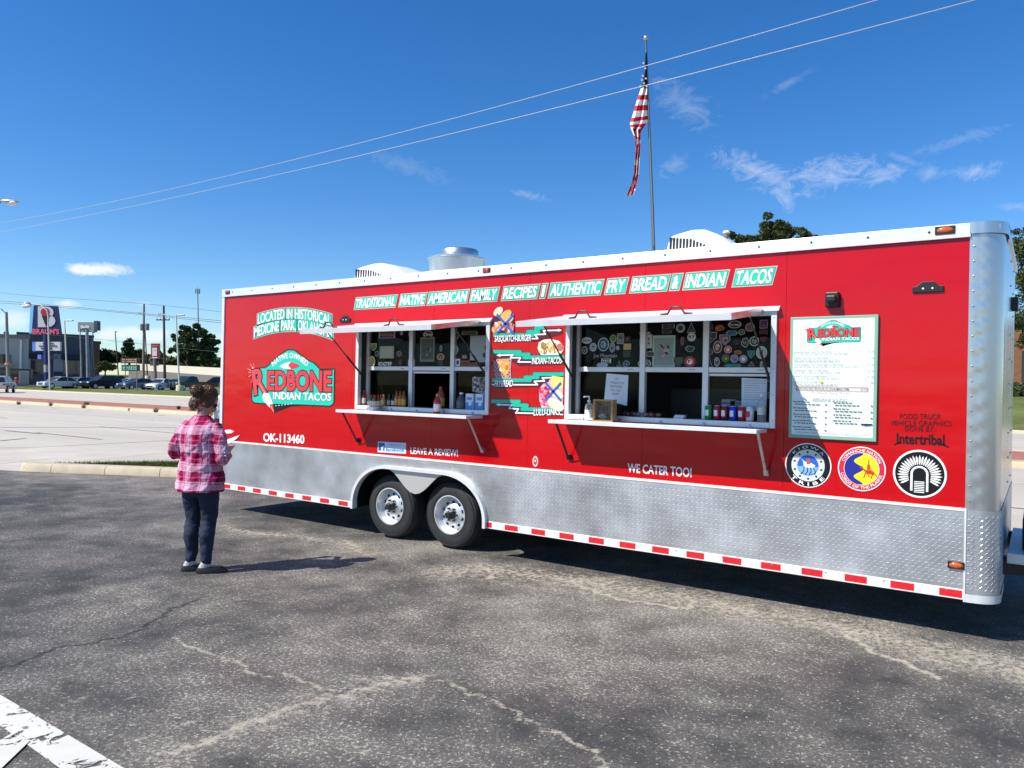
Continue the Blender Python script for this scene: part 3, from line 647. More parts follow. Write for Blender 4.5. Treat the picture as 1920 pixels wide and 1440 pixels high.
# wheels
def wheel(x, y_out, sgn, parent):
    base_ = MB(); W = MB(); A = Matrix.Translation((x, y_out, TR)) @ Matrix.Rotation(R_(90), 4, 'X')      # local z -> -y (outwards)
    if sgn < 0: A = Matrix.Translation((x, y_out, TR)) @ Matrix.Rotation(R_(-90), 4, 'X')
    wd = .215
    tyre = [(.198, 0), (.212, .012), (.245, .016), (.30, .012), (.335, -.004), (.352, -.030), (.36, -.06), (.36, -.085), (.353, -.088), (.353, -.096), (.36, -.099), (.36, -.125), (.353, -.128), (.353, -.136), (.36, -.139), (.36, -wd + .05), (.35, -wd + .02), (.30, -wd), (.2, -wd)]
    W.lathe(tyre, 56, A, closed=True); root = thing_part('wheel', parent)
    W.build('tyre', M_RUB, root, smooth=True, ang=28)
    # rings moulded in the sidewall
    k = MB(); 
    for rr in (.232, .318): k.lathe([(rr - .003, .0135), (rr, .0185), (rr + .003, .0135)], 48, A, closed=True)
    k.build('sidewall_ring', M_RUB, root, smooth=True)
    r = MB(); r.lathe([(.205, .010), (.207, .018), (.198, .020), (.190, .006), (.183, -.03), (.172, -.055), (.160, -.062), (.150, -.055), (.100, -.040), (.088, -.028), (.05, -.028)], 48, A, cap=False); r.build('rim', M_RIM, root, smooth=True, ang=50)
    h = MB()
    for i in range(10):
        a = 2 * math.pi * (i + .5) / 10; h.lathe([(.0185, -.06), (.0185, -.0455), (0, -.0455)], 14, A @ Matrix.Translation((.128 * math.cos(a), .128 * math.sin(a), 0)))
    h.build('vent_holes', M_BLACK, root, kind='stuff')
    c = MB(); c.lathe([(.046, -.03), (.046, .018), (.040, .024), (.034, .026), (.034, .052), (.028, .058), (0, .058)], 24, A); c.build('hub_cap', mat('hub_grease_black', (.03, .03, .032), .35, .4), root, smooth=True)
    b = MB()
    for i in range(6):
        a = 2 * math.pi * i / 6; b.lathe([(.011, -.03), (.011, -.004), (.007, .004), (0, .004)], 6, A @ Matrix.Translation((.070 * math.cos(a), .070 * math.sin(a), 0)))
    b.build('lug_nuts', mat('lug_black', (.05, .05, .05), .4, .6), root, kind='stuff')
    return root
def thing_part(name, parent):
    o = bpy.data.objects.new(name, None); COL.objects.link(o); o.parent = parent; return o
for x in WX: wheel(x, .075, 1, T); wheel(x, TW - .075, -1, T)
mb = MB()
for x in WX: mb.tube([(x, .2, TR), (x, TW - .2, TR)], .045, 10)
mb.build('axles', M_BLACK, T)
mb = MB()
for y in (.42, TW - .44): mb.box(.1, XF - .1, y, y + .06, Z1 + .02, Z1 + .12)
mb.build('chassis_rails', M_BLACK, T)

# rounded polished front corner, dented along the rivet line; tread plate below
def corner_pt(t, out=0.0):      # t 0..1 round the corner from side to front
    a = R_(-90 + 90 * t); return (XC + (RF + out) * math.cos(a), RF + (RF + out) * math.sin(a))
def corner_strip(name, z0, z1, m, out=0.0, nz=1, n=16, dents=0):
    mb = MB(); cols_ = [(TL - .004, -.0045 - out), (TL + .012, -.0045 - out), (TL + .034, -.0045 - out)] + [corner_pt(i / n, out) for i in range(n + 1)] + [(XF + out, RF + .10), (XF + out, .6)]
    vs = []
    for j in range(nz + 1):
        z = z0 + (z1 - z0) * j / nz
        for i, (x, y) in enumerate(cols_):
            d = 0
            if dents and 1 <= i <= 8: d = -abs(dents) * .3 + dents * math.sin(z * 60 + i * .5) * math.sin(z * 12.3 + .9 * i) * (1 - abs(i - 4) / 5)
            vs.append((x, y + d, z))
    k = len(cols_); fs = [(j * k + i, j * k + i + 1, (j + 1) * k + i + 1, (j + 1) * k + i) for j in range(nz) for i in range(k - 1)]
    mb.add(vs, fs); return mb.build(name, m, T, smooth=True, ang=60)
corner_strip('front_corner', Z2 - .03, Z3 + .0, M_POL, .0, 90, 16, .0024)
corner_strip('corner_cap', Z3 + .0, Z4 + .005, M_ALUR, .018)
mb = MB(); mb.prism([(TL - .0, .02)] + [corner_pt(i / 8, .018) for i in range(9)] + [(XF + .018, .6), (TL - .0, .6)], Z4 - .01, Z4 + .006, ax='z'); mb.build('corner_cap_top', M_ALUR, T)
ck = corner_strip('corner_tread_plate', Z1 + .04, Z2 - .004, M_PLATE, .004)
def wr(X, Z, k):
    s = X; L1 = XC - TL
    if s < L1: return (TL + s, -.0088 - k, Z)
    a = (s - L1) / RF - math.pi / 2
    if a < 0: return (XC + (RF + .0045 + k) * math.cos(a), RF + (RF + .0045 + k) * math.sin(a), Z)
    return (XF + .0045 + k, RF + (a * RF), Z)
bars('treads', (.005, .06 + RF * 1.57 + .40, Z1 + .05, Z2 - .03), ck, wr)
corner_strip('corner_foot', Z1 - .012, Z1 + .045, M_ALU, .010)
mb = MB(); mb.box(TL - .006, TL + .006, -.016, -.004, Z1 - .012, Z2); mb.build('corner_seam', M_ALU, T)
screws('corner_rivets', [(TL + .022, -.005, z) for z in np.arange(Z2 + .06, Z3, .105)] + [(TL + .018, -.009, z) for z in np.arange(Z1 + .12, Z2 - .05, .12)], .008, .006)
screws('corner_rivets', [(XC + .06, .02, 2.27)], .010)
# front face
mb = MB()
for a, b in ((.6, 1.22), (1.222, 1.84), (1.842, TW - .02)): mb.box(XF - .02, XF, a, b, Z2, Z4 - .03)
mb.build('front_panel', M_POL, T); mb = MB(); mb.box(XF - .02, XF + .004, .6, TW - .02, Z1 + .02, Z2 - .003); mb.build('stone_guard', M_PLATE, T)
mb = MB(); mb.box(XF - .025, XF + .018, .6, TW, Z4 - .03, Z4 + .004); mb.build('front_rail', M_ALUR, T)
mb = MB(); mb.prism([(1.4, 2.56), (1.6, 2.58), (1.6, 2.46), (1.4, 2.44)], XF, XF + .05, ax='x'); mb.build('front_lamp_hood', M_BLACK, T)
screws('front_rivets', [(XF + .003, y, z) for y in (1.21, 1.83) for z in np.arange(Z2 + .1, Z3, .2)], .008)
# drawbar with a dark deck and what stands on it
mb = MB(); mb.bar((XF - .3, .45, .47), (XF + 1.55, 1.20, .47), .08, .13); mb.bar((XF - .3, TW - .45, .47), (XF + 1.55, 1.24, .47), .08, .13); mb.build('drawbar', M_BLACK, T)
mb = MB(); mb.box(XF + .03, XF + .75, .50, TW - .5, .535, .56); mb.box(XF + .03, XF + .75, .485, .50, .50, .575); mb.build('deck', M_ALU, T, bevel=.004)
mb = MB(); mb.lathe([(.05, .0), (.05, .55), (.06, .55), (.06, .62), (0, .62)], 14, Matrix.Translation((XF + 1.2, 1.22, .35))); mb.lathe([(.09, .0), (.09, .02), (.03, .03), (.03, .3)], 14, Matrix.Translation((XF + 1.2, 1.22, .0))); mb.build('jack', M_BLACK, T)
M_BOXD = mat('dark_poly_box', (.02, .024, .024), .3, noise=.2)
mb = MB(); mb.box(XF + .12, XF + .62, .62, 1.5, .565, .84); mb.build('battery_box', M_BOXD, T, bevel=.03)

# roof units
def aircon(x0, x1, yc, ztop, label=None):
    root = thing_part('roof_air_conditioner', T); n = 22; W2 = .36; L = x1 - x0; secs = []; zb = Z4 - .03
    for i in range(n + 1):
        t = i / n
        h = np.interp(t, [0, .02, .06, .30, .45, .62, .80, .93, 1], [.70, .84, .90, 1.0, .98, .80, .47, .18, .05]) * (ztop - zb)
        wv = W2 * np.interp(t, [0, .05, .5, .85, 1], [.90, 1, 1, .9, .62]); ring = []
        for (u, v) in ((-1, 0), (-1, .45), (-.985, .78), (-.93, .92), (-.80, .985), (-.4, 1), (.4, 1), (.8, .985), (.93, .92), (.985, .78), (1, .45), (1, 0)): ring.append((x0 + L * t, yc + wv * u, zb + h * v))
        secs.append(ring)
    k = len(secs[0]); mb = MB(); mb.add([p for r in secs for p in r], [(i * k + j, i * k + j + 1, (i + 1) * k + j + 1, (i + 1) * k + j) for i in range(n) for j in range(k - 1)] + [tuple(range(k)), tuple(range(n * k, n * k + k))])
    mb.build('shroud', M_WPLAST, root, smooth=True, ang=50)
    v = MB()
    for i in range(12):
        x = x0 + L * (.06 + .042 * i); hh = np.interp(i, [0, 6, 11], [.46, .44, .12]) * (ztop - zb); zc = zb + (ztop - zb) * np.interp(i, [0, 11], [.56, .40])
        v.box(x - .009, x + .009, yc - W2 - .004, yc - W2 + .05, zc - hh / 2, zc + hh / 2)
    for i in range(6): v.box(x0 - .004, x0 + .05, yc - W2 * .75 + i * .11, yc - W2 * .75 + i * .11 + .03, zb + .06, zb + .20)
    v.build('vent_slots', M_BLACK, root, kind='stuff'); return root
aircon(1.80, 2.82, .95, 3.235); aircon(6.03, 6.82, .95, 3.245)
M_FAN = mat('spun_aluminium', (.62, .63, .64), .32, .92, noise=.1, nscale=4, stretch=(1, 1, .3))
root = thing_part('exhaust_fan', T); FXc, FYc = 3.04, 1.15
mb = MB(); mb.lathe([(.32, 0), (.33, .10), (.345, .25), (.355, .36), (.365, .365), (.365, .38), (.34, .385), (.26, .39)], 40, Matrix.Translation((FXc, FYc, Z4 - .03))); mb.build('housing', M_FAN, root, smooth=True, ang=50)
mb = MB(); mb.lathe([(.235, 0), (.235, .085), (.22, .10), (.11, .108), (0, .108)], 36, Matrix.Translation((FXc + .03, FYc, Z4 + .355))); mb.build('motor_cap', M_FAN, root, smooth=True, ang=50)
mb = MB(); mb.box(FXc - .40, FXc + .40, FYc - .40, FYc + .40, Z4 - .03, Z4 + .02); mb.build('kerb_base', M_STEEL, root)

# ---------------------------------------------------------------- serving windows with awning and shelf
WROOT = []
def serving_window(k):
    x0, x1, z0, z1 = WIN[k]; W = thing_part('serving_window', T); WROOT.append(W)
    fw = .045; mb = MB()
    mb.box(x0, x0 + fw, -.020, .03, z0, z1); mb.box(x1 - fw, x1, -.020, .03, z0, z1); mb.box(x0 + fw, x1 - fw, -.020, .03, z0, z0 + fw); mb.box(x0 + fw, x1 - fw, -.020, .03, z1 - fw, z1)
    mb.build('frame', M_ALU, W, bevel=.003)
    a, b, c, d = x0 + fw, x1 - fw, z0 + fw, z1 - fw
    mb = MB(); mb.box(a - .01, a, .031, .17, c, d); mb.box(b, b + .01, .031, .17, c, d); mb.box(a, b, .031, .17, d, d + .01); mb.build('reveal', M_BLACK, W)
    mb = MB(); mb.box(a - .01, b + .01, .031, .20, c - .012, c); mb.build('sill', M_STEEL, W)
    screws('frame_screws', [(x, -.020, z) for x in (x0 + .022, x1 - .022) for z in np.linspace(z0 + .06, z1 - .06, 5)], .006, .005, W)
    # header drip rail
    mb = MB(); mb.prism([(-.045, z1 - .012), (-.045, z1 - .004), (-.004, z1 + .030), (0, z1 + .030), (0, z1 - .012)], x0 - .035, x1 + .02, ax='x'); mb.build('header', M_ALU, W)
    # sashes behind the reveal
    gy = .135; m1, m2 = a + .685, a + 1.275; rz = 1.905
    for xa, xb in ((m1 - .026, m1 + .026), (m2 - .026, m2 + .026), (a, a + .03), (b - .02, b)):
        S_ = MB(); S_.box(xa, xb, gy - .03, gy + .02, c, d); S_.build('mullion', M_ALU, W, bevel=.003)
    for (u, v, nm) in ((a + .03, m1 - .026, 0), (m1 + .026, m2 - .026, 1), (m2 + .026, b - .02, 2)):
        q = MB(); q.box(u, v, gy - .024, gy + .016, rz - .022, rz + .022); q.build('rail', M_ALU, W, bevel=.003)
        if (k == 0 and nm == 1) or (k == 1 and nm == 2): q = MB(); q.box(u, v, gy - .010, gy + .012, rz - .052, rz - .032); q.build('rail', M_ALU, W)
        g = MB(); g.box(u, v, gy - .003, gy + .003, rz + .022, d); g.build('pane', M_GLASS, W)
        if nm != 1: g = MB(); g.box(u, v, gy + .005, gy + .011, c, rz - .022); g.build('pane', M_GLASS, W)
        t = MB(); [t.box(v - .10 + i * .012 - .02, v - .095 + i * .012 - .02, gy - .0255, gy - .0245, rz - .004, rz + .004) for i in range(5)]; t.build('latch_marks', M_BLACK, W, kind='stuff')
    # lifted awning
    hy, hz, oy, oz = -.045, z1 - .004, -.785, 2.274; d_ = Vector((0, oy - hy, oz - hz)); n_ = Vector((0, -d_.z, d_.y)).normalized(); n_ = n_ if n_.z > 0 else -n_
    aw = thing_part('awning', W); A0, A1 = x0 - .04, x1 - .105
    def apt(x, t, o): p = Vector((x, hy, hz)) + d_ * t + n_ * o; return tuple(p)
    def slab(name, xa, xb, t0, t1, o0, o1, m):
        mb = MB(); mb.add([apt(xa, t0, o0), apt(xb, t0, o0), apt(xb, t1, o0), apt(xa, t1, o0), apt(xa, t0, o1), apt(xb, t0, o1), apt(xb, t1, o1), apt(xa, t1, o1)], [(0, 3, 2, 1), (4, 5, 6, 7), (0, 1, 5, 4), (1, 2, 6, 5), (2, 3, 7, 6), (3, 0, 4, 7)]); return mb.build(name, m, aw)
    slab('panel', A0 + .02, A1 - .02, .02, .985, -.012, .012, M_RED)
    slab('underside', A0 + .03, A1 - .03, .03, .975, -.024, -.0125, M_ALU)
    slab('edge_rail', A0, A1, .985, 1.02, -.030, .018, M_ALU); slab('edge_rail', A0, A0 + .025, .0, .985, -.030, .018, M_ALU); slab('edge_rail', A1 - .025, A1, .0, .985, -.030, .018, M_ALUR)
    slab('cover', A0 + .025, A1 - .025, .0, .98, .0125, .016, M_ALU)
    for u in (.145, .66) if k == 0 else (.30, .74):
        xh = A0 + (A1 - A0) * u; mb = MB(); mb.tube([apt(xh - .13, .80, .02), apt(xh - .07, .80, .025), apt(xh - .035, .80, .075), apt(xh + .035, .80, .075), apt(xh + .07, .80, .025), apt(xh + .13, .80, .02)], .0085, 8); mb.build('handle', M_BLACK, aw, smooth=True)
    # gas struts
    for xs_ in (a - .005, b - .03):
        p0 = Vector(apt(xs_ + .01, .62, -.03)); p1 = Vector((xs_ + .01, .03, 1.83)); q = p0.lerp(p1, .55)
        mb = MB(); mb.tube([p0, q], .006, 8); mb.tube([q, p1], .011, 8); mb.build('gas_strut', M_BLACK, aw, smooth=True)
    # fold-down shelf
    sh = thing_part('shelf', W); sz = z0 - .006
    mb = MB(); mb.box(x0 - .005, x1 - .06, -.295, -.022, sz - .012, sz); mb.box(x0 - .005, x1 - .06, -.300, -.295, sz - .028, sz + .006); mb.box(x0 - .007, x0 - .005, -.295, -.03, sz - .028, sz); mb.box(x1 - .06, x1 - .058, -.295, -.03, sz - .028, sz)
    mb.build('top', M_ALU, sh, bevel=.002)
    for xs_, mm in ((x0 + .06, M_BLACK), (x1 - .06, M_STEEL)):
        mb = MB(); mb.bar((xs_, -.27, sz - .014), (xs_, -.035, 1.075), .022, .008); mb.bar((xs_, -.035, 1.075), (xs_, -.004, 1.09), .04, .05); mb.build('brace', mm, sh)
    mb = MB()
    for x in np.linspace(x0 + .2, x1 - .2, 5): mb.bar((x, -.03, sz + .002), (x, -.022, sz + .03), .02, .01)
    mb.build('hinges', M_STEEL, sh, kind='stuff')
    return W
serving_window(0); serving_window(1)
# latch plates and camera on the wall
def latch(px, py, w):
    x, z = side(px, py); mb = MB(); mb.prism([(x - w, z - .03), (x + w, z - .03), (x + w, z + .012), (x + w * .72, z + .012), (x + w * .38, z + .045), (x - w * .38, z + .045), (x - w * .72, z + .012), (x - w, z + .012)], -.014, 0)
    o = mb.build('latch_plate', M_BLACK, T, bevel=.003); screws('bolt', [(x - w * .3, -.014, z - .005), (x + w * .3, -.014, z - .005)], .008, .006, o, M_WHITE)
latch(648, 599, .085); latch(1740, 540, .10)
x, z = side(1562, 563); mb = MB(); mb.box(x - .05, x + .05, -.05, 0, z - .055, z + .06); mb.box(x - .035, x + .035, -.09, -.05, z - .02, z + .03); mb.build('security_camera', M_BLACK, T, bevel=.01)
x, z = side(1004, 865); d = Decal(); d.ell(x, z, .032, .052, ink('#d8c8b8')); d.ell(x, z, .02, .035, ink('#b0342c'), 1); d.ell(x, z + .005, .01, .014, ink('#d8c8b8'), 2); d.build('round_badge', T)

# ================================================================ lettering and pictures on the trailer's side
def zmap(ox, oy, s, Y=0.0): return lambda u, v: side(ox + u / s, oy + v / s, Y)
C_DK = ink('#123c34'); C_WH = ink('#f4f4f0'); C_RED = ink('#d8343c'); C_MAR = ink('#3c0a16'); C_BLU = ink('#2450b8')
def base_line(px):  # banner baseline and cap line in the photograph
    return 577.5 + (px - 665) * (529.5 - 577.5) / (1445 - 665), 561.5 + (px - 665) * (504.5 - 561.5) / (1445 - 665)
for wd, a, b in [('TRADITIONAL', 666, 740), ('NATIVE', 750, 795), ('AMERICAN', 803, 874), ('FAMILY', 883, 930), ('RECIPES', 943, 1005), ('I', 1015, 1020), ('AUTHENTIC', 1031, 1124), ('FRY', 1137, 1170), ('BREAD', 1184, 1248), ('&', 1259, 1271), ('INDIAN', 1284, 1357), ('TACOS', 1377, 1445)]:
    d = Decal(); p0 = side(a, base_line(a)[0]); p1 = side(b, base_line(b)[0]); h = side(a, base_line(a)[1])[1] - p0[1]; sh = .22; e = .024
    d.poly([(p0[0] - e, p0[1] - e), (p1[0] + e * .6, p1[1] - e), (p1[0] + h * sh + e * 1.3, p1[1] + h + e), (p0[0] + h * sh - e * .6, p0[1] + h + e)], M_PLATEGREY, 0); e = .014
    d.poly([(p0[0] - e, p0[1] - e), (p1[0] + e * .6, p1[1] - e), (p1[0] + h * sh + e * 1.3, p1[1] + h + e), (p0[0] + h * sh - e * .6, p0[1] + h + e)], C_DK, 1); e = .011
    d.poly([(p0[0] - e, p0[1] - e), (p1[0] + e * .6, p1[1] - e), (p1[0] + h * sh + e * 1.3, p1[1] + h + e), (p0[0] + h * sh - e * .6, p0[1] + h + e)], M_TEAL, 2)
    d.text(wd, p0, p1, h, C_WH, 4, off=.028, shear=sh, outline=C_DK, olay=3, owide=.02); d.build('banner_word', T)
# arched place line
Z = zmap(400, 500, 3.6)
def arch_text(body, L, Mi, Rr, h, words):
    (x0, z0), (xm, zm), (x1, z1) = Z(*L), Z(*Mi), Z(*Rr)
    def w(t, k):
        x = x0 + (x1 - x0) * t; tm = (xm - x0) / (x1 - x0); A = np.polyfit([0, tm, 1], [z0, zm, z1], 2); return x, float(np.polyval(A, t)) + k
    d = Decal()
    full, _ = text2d(body, .02); xmin, xmax = full[:, 0].min(), full[:, 0].max(); i = 0
    for wd in words:
        j = body.index(wd, i); i = j + len(wd); ta = 0 if j == 0 else (text2d(body[:j].rstrip() + ' ' + wd[0], .02)[0][:, 0].max() - (text2d(wd[0], .02)[0][:, 0].max() - text2d(wd[0], .02)[0][:, 0].min()) - xmin) / (xmax - xmin)
        tb = (text2d(body[:i], .02)[0][:, 0].max() - xmin) / (xmax - xmin); g = .016
        for (ee, mm, ly) in ((.024, M_PLATEGREY, 0), (.013, C_DK, 1), (.009, M_TEAL, 2)):
            q = ee / (x1 - x0); n = 8; ts = [ta - q + (tb - ta + 2 * q) * k / n for k in range(n + 1)]; P = [w(t, -ee) for t in ts] + [w(t, h + ee) for t in reversed(ts)]
            nn = len(ts); d.raw(P, [(k, k + 1, 2 * nn - 2 - k, 2 * nn - 1 - k) for k in range(nn - 1)], mm, ly)
    d.text(body, (0, 0), (1, 0), h, C_WH, 4, off=.022, warp=w, outline=C_DK, olay=3, owide=.018); d.build('place_lettering', T)
arch_text('LOCATED IN HISTORICAL', (302, 388), (545, 350), (795, 396), .118, ['LOCATED', 'IN', 'HISTORICAL'])
arch_text('MEDICINE PARK, OKLAHOMA', (278, 478), (545, 428), (806, 484), .122, ['MEDICINE', 'PARK,', 'OKLAHOMA'])

# the round-topped logo; drawn in its own unit square so the menu board can carry a small one
ZL = zmap(460, 640, 9.6); _lx0, _lz1 = ZL(105, 140); _lx1, _lz0 = ZL(1612, 1290); LW = _lx1 - _lx0
def LN(u, v): x, z = ZL(u, v); return (x - _lx0) / LW, (z - _lz0) / LW
def logo(d, x0, z0, w, full=True):
    def P(u, v): a, b = LN(u, v); return x0 + a * w, z0 + b * w
    out = [(112, 1050), (125, 1090), (165, 1118), (330, 1132), (500, 1150), (520, 1288), (640, 1240), (800, 1180), (1000, 1155), (1530, 1178), (1580, 1150), (1606, 1100), (1618, 488), (1350, 490), (1290, 425), (1230, 375), (1120, 322), (1000, 235), (925, 170), (880, 145), (765, 143), (700, 180), (620, 240), (480, 352), (420, 420), (365, 462), (190, 480), (120, 750)]
    cx = sum(p[0] for p in out) / len(out); cy = 720
    inn = [(130, 1045), (145, 1080), (175, 1100), (330, 1112), (500, 1125), (700, 1128), (1000, 1135), (1525, 1158), (1565, 1135), (1588, 1095), (1600, 506), (1342, 508), (1275, 440), (1222, 392), (1112, 340), (990, 252), (915, 190), (872, 165), (772, 163), (708, 200), (628, 258), (490, 370), (430, 438), (372, 480), (205, 498), (138, 755)]
    k = w / LW
    d.poly([P(*p) for p in out], M_BLK, 0)
    d.poly([P(*p) for p in inn], ink('#19c4a6'), 1)
    if full:
        for i in range(6): a = P(540 + i * 55, 1162 - i * 7); b = P(570 + i * 55, 1158 - i * 7); d.line([a, b], .006 * k, C_WH, 2)
        for (a, b) in (((60, 640), (170, 560)), ((45, 500), (170, 540)), ((90, 400), (170, 520)), ((150, 400), (180, 510)), ((110, 740), (170, 600)), ((60, 560), (165, 556))): d.line([P(*a), P(*b)], .016 * k, ink('#f0606a'), 1)
        for (a, b) in (((110, 590), (170, 560)), ((100, 520), (170, 545)), ((130, 470), (175, 530)), ((120, 640), (175, 590))): d.line([P(*a), P(*b)], .02 * k, C_WH, 2)
    d.text('R', P(165, 960), P(395, 895), (P(200, 520)[1] - P(200, 960)[1]) * .98, ink('#e5414a'), 5, off=.03, outline=M_BLK, olay=3, owide=.035)
    d.text('EDBONE', P(398, 868), P(1560, 890), P(398, 545)[1] - P(398, 868)[1], ink('#e0353f'), 5, off=.035, outline=M_BLK, olay=3, owide=.035)
    d.text('INDIAN TACOS', P(508, 1038), P(1555, 1070), P(508, 915)[1] - P(508, 1038)[1], C_WH, 5, off=.025, outline=M_BLK, olay=4, owide=.02)
    (ax, az), (bx, bz), (cx_, cz_) = P(505, 455), P(815, 300), P(1115, 455); co = np.polyfit([0, (bx - ax) / (cx_ - ax), 1], [az, bz, cz_], 2)
    def wp(t, q): sl = (2 * co[0] * t + co[1]) / (cx_ - ax); n = math.hypot(1, sl); return ax + (cx_ - ax) * t - sl / n * q, float(np.polyval(co, t)) + q / n
    d.text('NATIVE OWNED', (0, 0), (1, 0), .062 * k, C_WH, 3, off=.02, warp=wp)
    d.poly([P(*p) for p in ((620, 450), (700, 400), (830, 365), (960, 415), (985, 435), (930, 480), (830, 500), (700, 490))], C_WH, 3); d.poly([P(*p) for p in ((775, 430), (830, 365), (960, 415), (985, 435), (930, 480), (830, 500))], ink('#d23a3a'), 4)
    d.poly([P(*p) for p in ((340, 925), (430, 935), (490, 1080), (500, 1120), (445, 1190), (330, 1060), (318, 1000))], C_WH, 6); d.poly([P(*p) for p in ((450, 1130), (505, 1130), (530, 1285), (450, 1195))], ink('#e03a36'), 6); d.line([P(265, 760), P(360, 930), P(520, 1270)], .006 * k, ink('#d8d0c0'), 7)
d = Decal(); logo(d, _lx0, _lz0, LW); d.build('logo', T)
# white feather print near the rear corner
d = Decal(); q = zmap(400, 500, 3.6); d.poly([q(*p) for p in ((68, 1115), (85, 1102), (115, 1100), (143, 1112), (120, 1124), (85, 1126))], C_WH, 0); d.line([q(72, 1115), q(140, 1112)], .006, ink('#c9a0a0'), 1); d.build('feather_print', T)
d = Decal(y=-.0125); d.poly([q(*p) for p in ((76, 1202), (80, 1180), (105, 1164), (183, 1137), (166, 1158), (122, 1188), (92, 1200))], C_WH, 0); d.line([q(84, 1196), q(176, 1144)], .006, ink('#b8c0c8'), 1); d.build('feather_print', T)
def words(name, body, p0, p1, h, m, off=.03, shear=0.0, **kw):
    d = Decal(); a, b = side(*p0), side(*p1); d.text(body, a, b, h, m, 0, off=off, shear=shear, **kw); return d.build(name, T)
words('registration_number', 'OK-113460', (494, 827), (571, 831.5), .098, C_WH, .03)
words('slogan', 'LEAVE A REVIEW!', (770, 850.5), (859, 855.5), .066, C_WH, .018)
words('slogan', 'WE CATER TOO!', (1177, 885), (1297, 894.5), .076, C_WH, .018)
d = Decal(); Z = zmap(640, 580, 5.143); d.poly([Z(355, 1275), Z(627, 1288), Z(625, 1393), Z(352, 1378)], ink('#c8dcec'), 0); d.poly([Z(362, 1284), Z(420, 1287), Z(418, 1362), Z(360, 1360)], ink('#2a5ea8'), 1)
d.text('f', Z(385, 1358), Z(412, 1360), .045, C_WH, 2, off=.04); d.text('facebook', Z(432, 1366), Z(612, 1372), .034, ink('#2f7fb8'), 2, off=.015); d.text('LIKE US ON', Z(470, 1312), Z(570, 1316), .012, ink('#40506a'), 2); d.build('social_sticker', T)
Z = zmap(1440, 560, 3.6); DM = ink('#3a0608')
for body, a, b, h in (('FOOD TRUCK', (892, 812), (1170, 815), .038), ('VEHICLE GRAPHICS', (826, 856), (1240, 862), .038), ('DONE BY:', (925, 893), (1125, 897), .036), ('Intertribal', (868, 975), (1192, 988), .072)):
    d = Decal(); d.text(body, Z(*a), Z(*b), h, DM if h < .05 else ink('#16080a'), 0, off=.0 if h < .05 else .025)
    if h > .05: d.line([Z(850, 985), Z(900, 968)], .008, ink('#16080a'), 0); d.line([Z(1180, 985), Z(1222, 1003)], .010, ink('#16080a'), 0)
    d.build('credit_lettering', T)

# product signs between the windows
Z = zmap(900, 560, 6.0)
def zig(d, pts, w, m, ly): d.line([Z(*p) for p in pts], w, m, ly); [d.ell(*Z(*p), w / 2, w / 2, m, ly + .3, 8) for p in pts[1:-1]]
def xmark(d, c, s, ly):
    for a in (1, -1): d.line([Z(c[0] - s, c[1] - a * s * 1.15), Z(c[0] + s, c[1] + a * s * 1.15)], .024, ink('#3560b4'), ly)
def blobs(d, region, cols, n, r0, r1, ly, seed):
    rs = random.Random(seed)
    for i in range(n):
        u, v = rs.uniform(region[0], region[2]), rs.uniform(region[1], region[3]); x, z = Z(u, v); r = rs.uniform(r0, r1); d.ell(x, z, r, r * rs.uniform(.4, .9), ink(rs.choice(cols)), ly + i * .05, 10, rot=rs.uniform(0, 3))
sets = [
 dict(bk=[(150, 425), (600, 415), (660, 395), (740, 330), (930, 330), (930, 395), (790, 435), (640, 480), (150, 492)], teal=[(152, 410), (598, 410), (540, 372), (665, 372), (628, 332), (740, 322)], wh=[(585, 450), (655, 450), (620, 405), (740, 400), (715, 360), (915, 355)], head=(925, 355, 1), t=('SASQUATCH-BURGER', (165, 486), (578, 474)), dots=True),
 dict(bk=[(160, 610), (420, 610), (560, 640), (950, 672), (950, 745), (440, 755), (340, 690), (160, 660)], teal=[(150, 597), (455, 600), (405, 630), (555, 628), (495, 662), (950, 660)], wh=[(200, 637), (378, 632), (345, 665), (460, 666), (430, 712), (578, 712)], head=(188, 637, -1), t=('INDIAN-TACOS', (586, 736), (920, 728)), dash=((920, 706), (950, 706))),
 dict(bk=[(140, 930), (580, 930), (640, 900), (830, 880), (830, 910), (660, 990), (140, 1015)], teal=[(140, 918), (570, 918), (510, 886), (655, 886), (615, 850), (945, 850)], wh=[(378, 968), (652, 968), (612, 930), (730, 925), (702, 892), (830, 888)], head=None, t=('FRYBREAD', (168, 992), (372, 986)), dash=((138, 966), (165, 966))),
 dict(bk=[(130, 1165), (400, 1170), (520, 1230), (935, 1258), (935, 1320), (420, 1310), (300, 1240), (130, 1220)], teal=[(130, 1155), (445, 1158), (380, 1195), (535, 1202), (475, 1242), (938, 1252)], wh=[(195, 1192), (360, 1197), (330, 1235), (438, 1240), (405, 1285), (605, 1290)], head=(180, 1192, -1), t=('LULU-LINKS', (606, 1313), (900, 1306)), dash=((902, 1303), (938, 1303)))]
for S in sets:
    d = Decal(); d.poly([Z(*p) for p in S['bk']], ink('#5c0f1e'), 0); zig(d, S['teal'], .046, ink('#0c2a24'), 1); zig(d, S['teal'], .036, ink('#16b498'), 2); zig(d, S['wh'], .013, C_WH, 3)
    if S['head']:
        u, v, s = S['head']; d.poly([Z(u, v), Z(u - 45 * s, v - 18), Z(u - 45 * s, v + 18)], C_WH, 4)
    b, p0, p1 = S['t']; d.text(b, Z(*p0), Z(*p1), .060, C_WH, 5, off=.018, shear=.12, outline=ink('#2a0810'), olay=4, owide=.02)
    if S.get('dash'): d.line([Z(*S['dash'][0]), Z(*S['dash'][1])], .012, C_WH, 4)
    d.build('product_lettering', T)
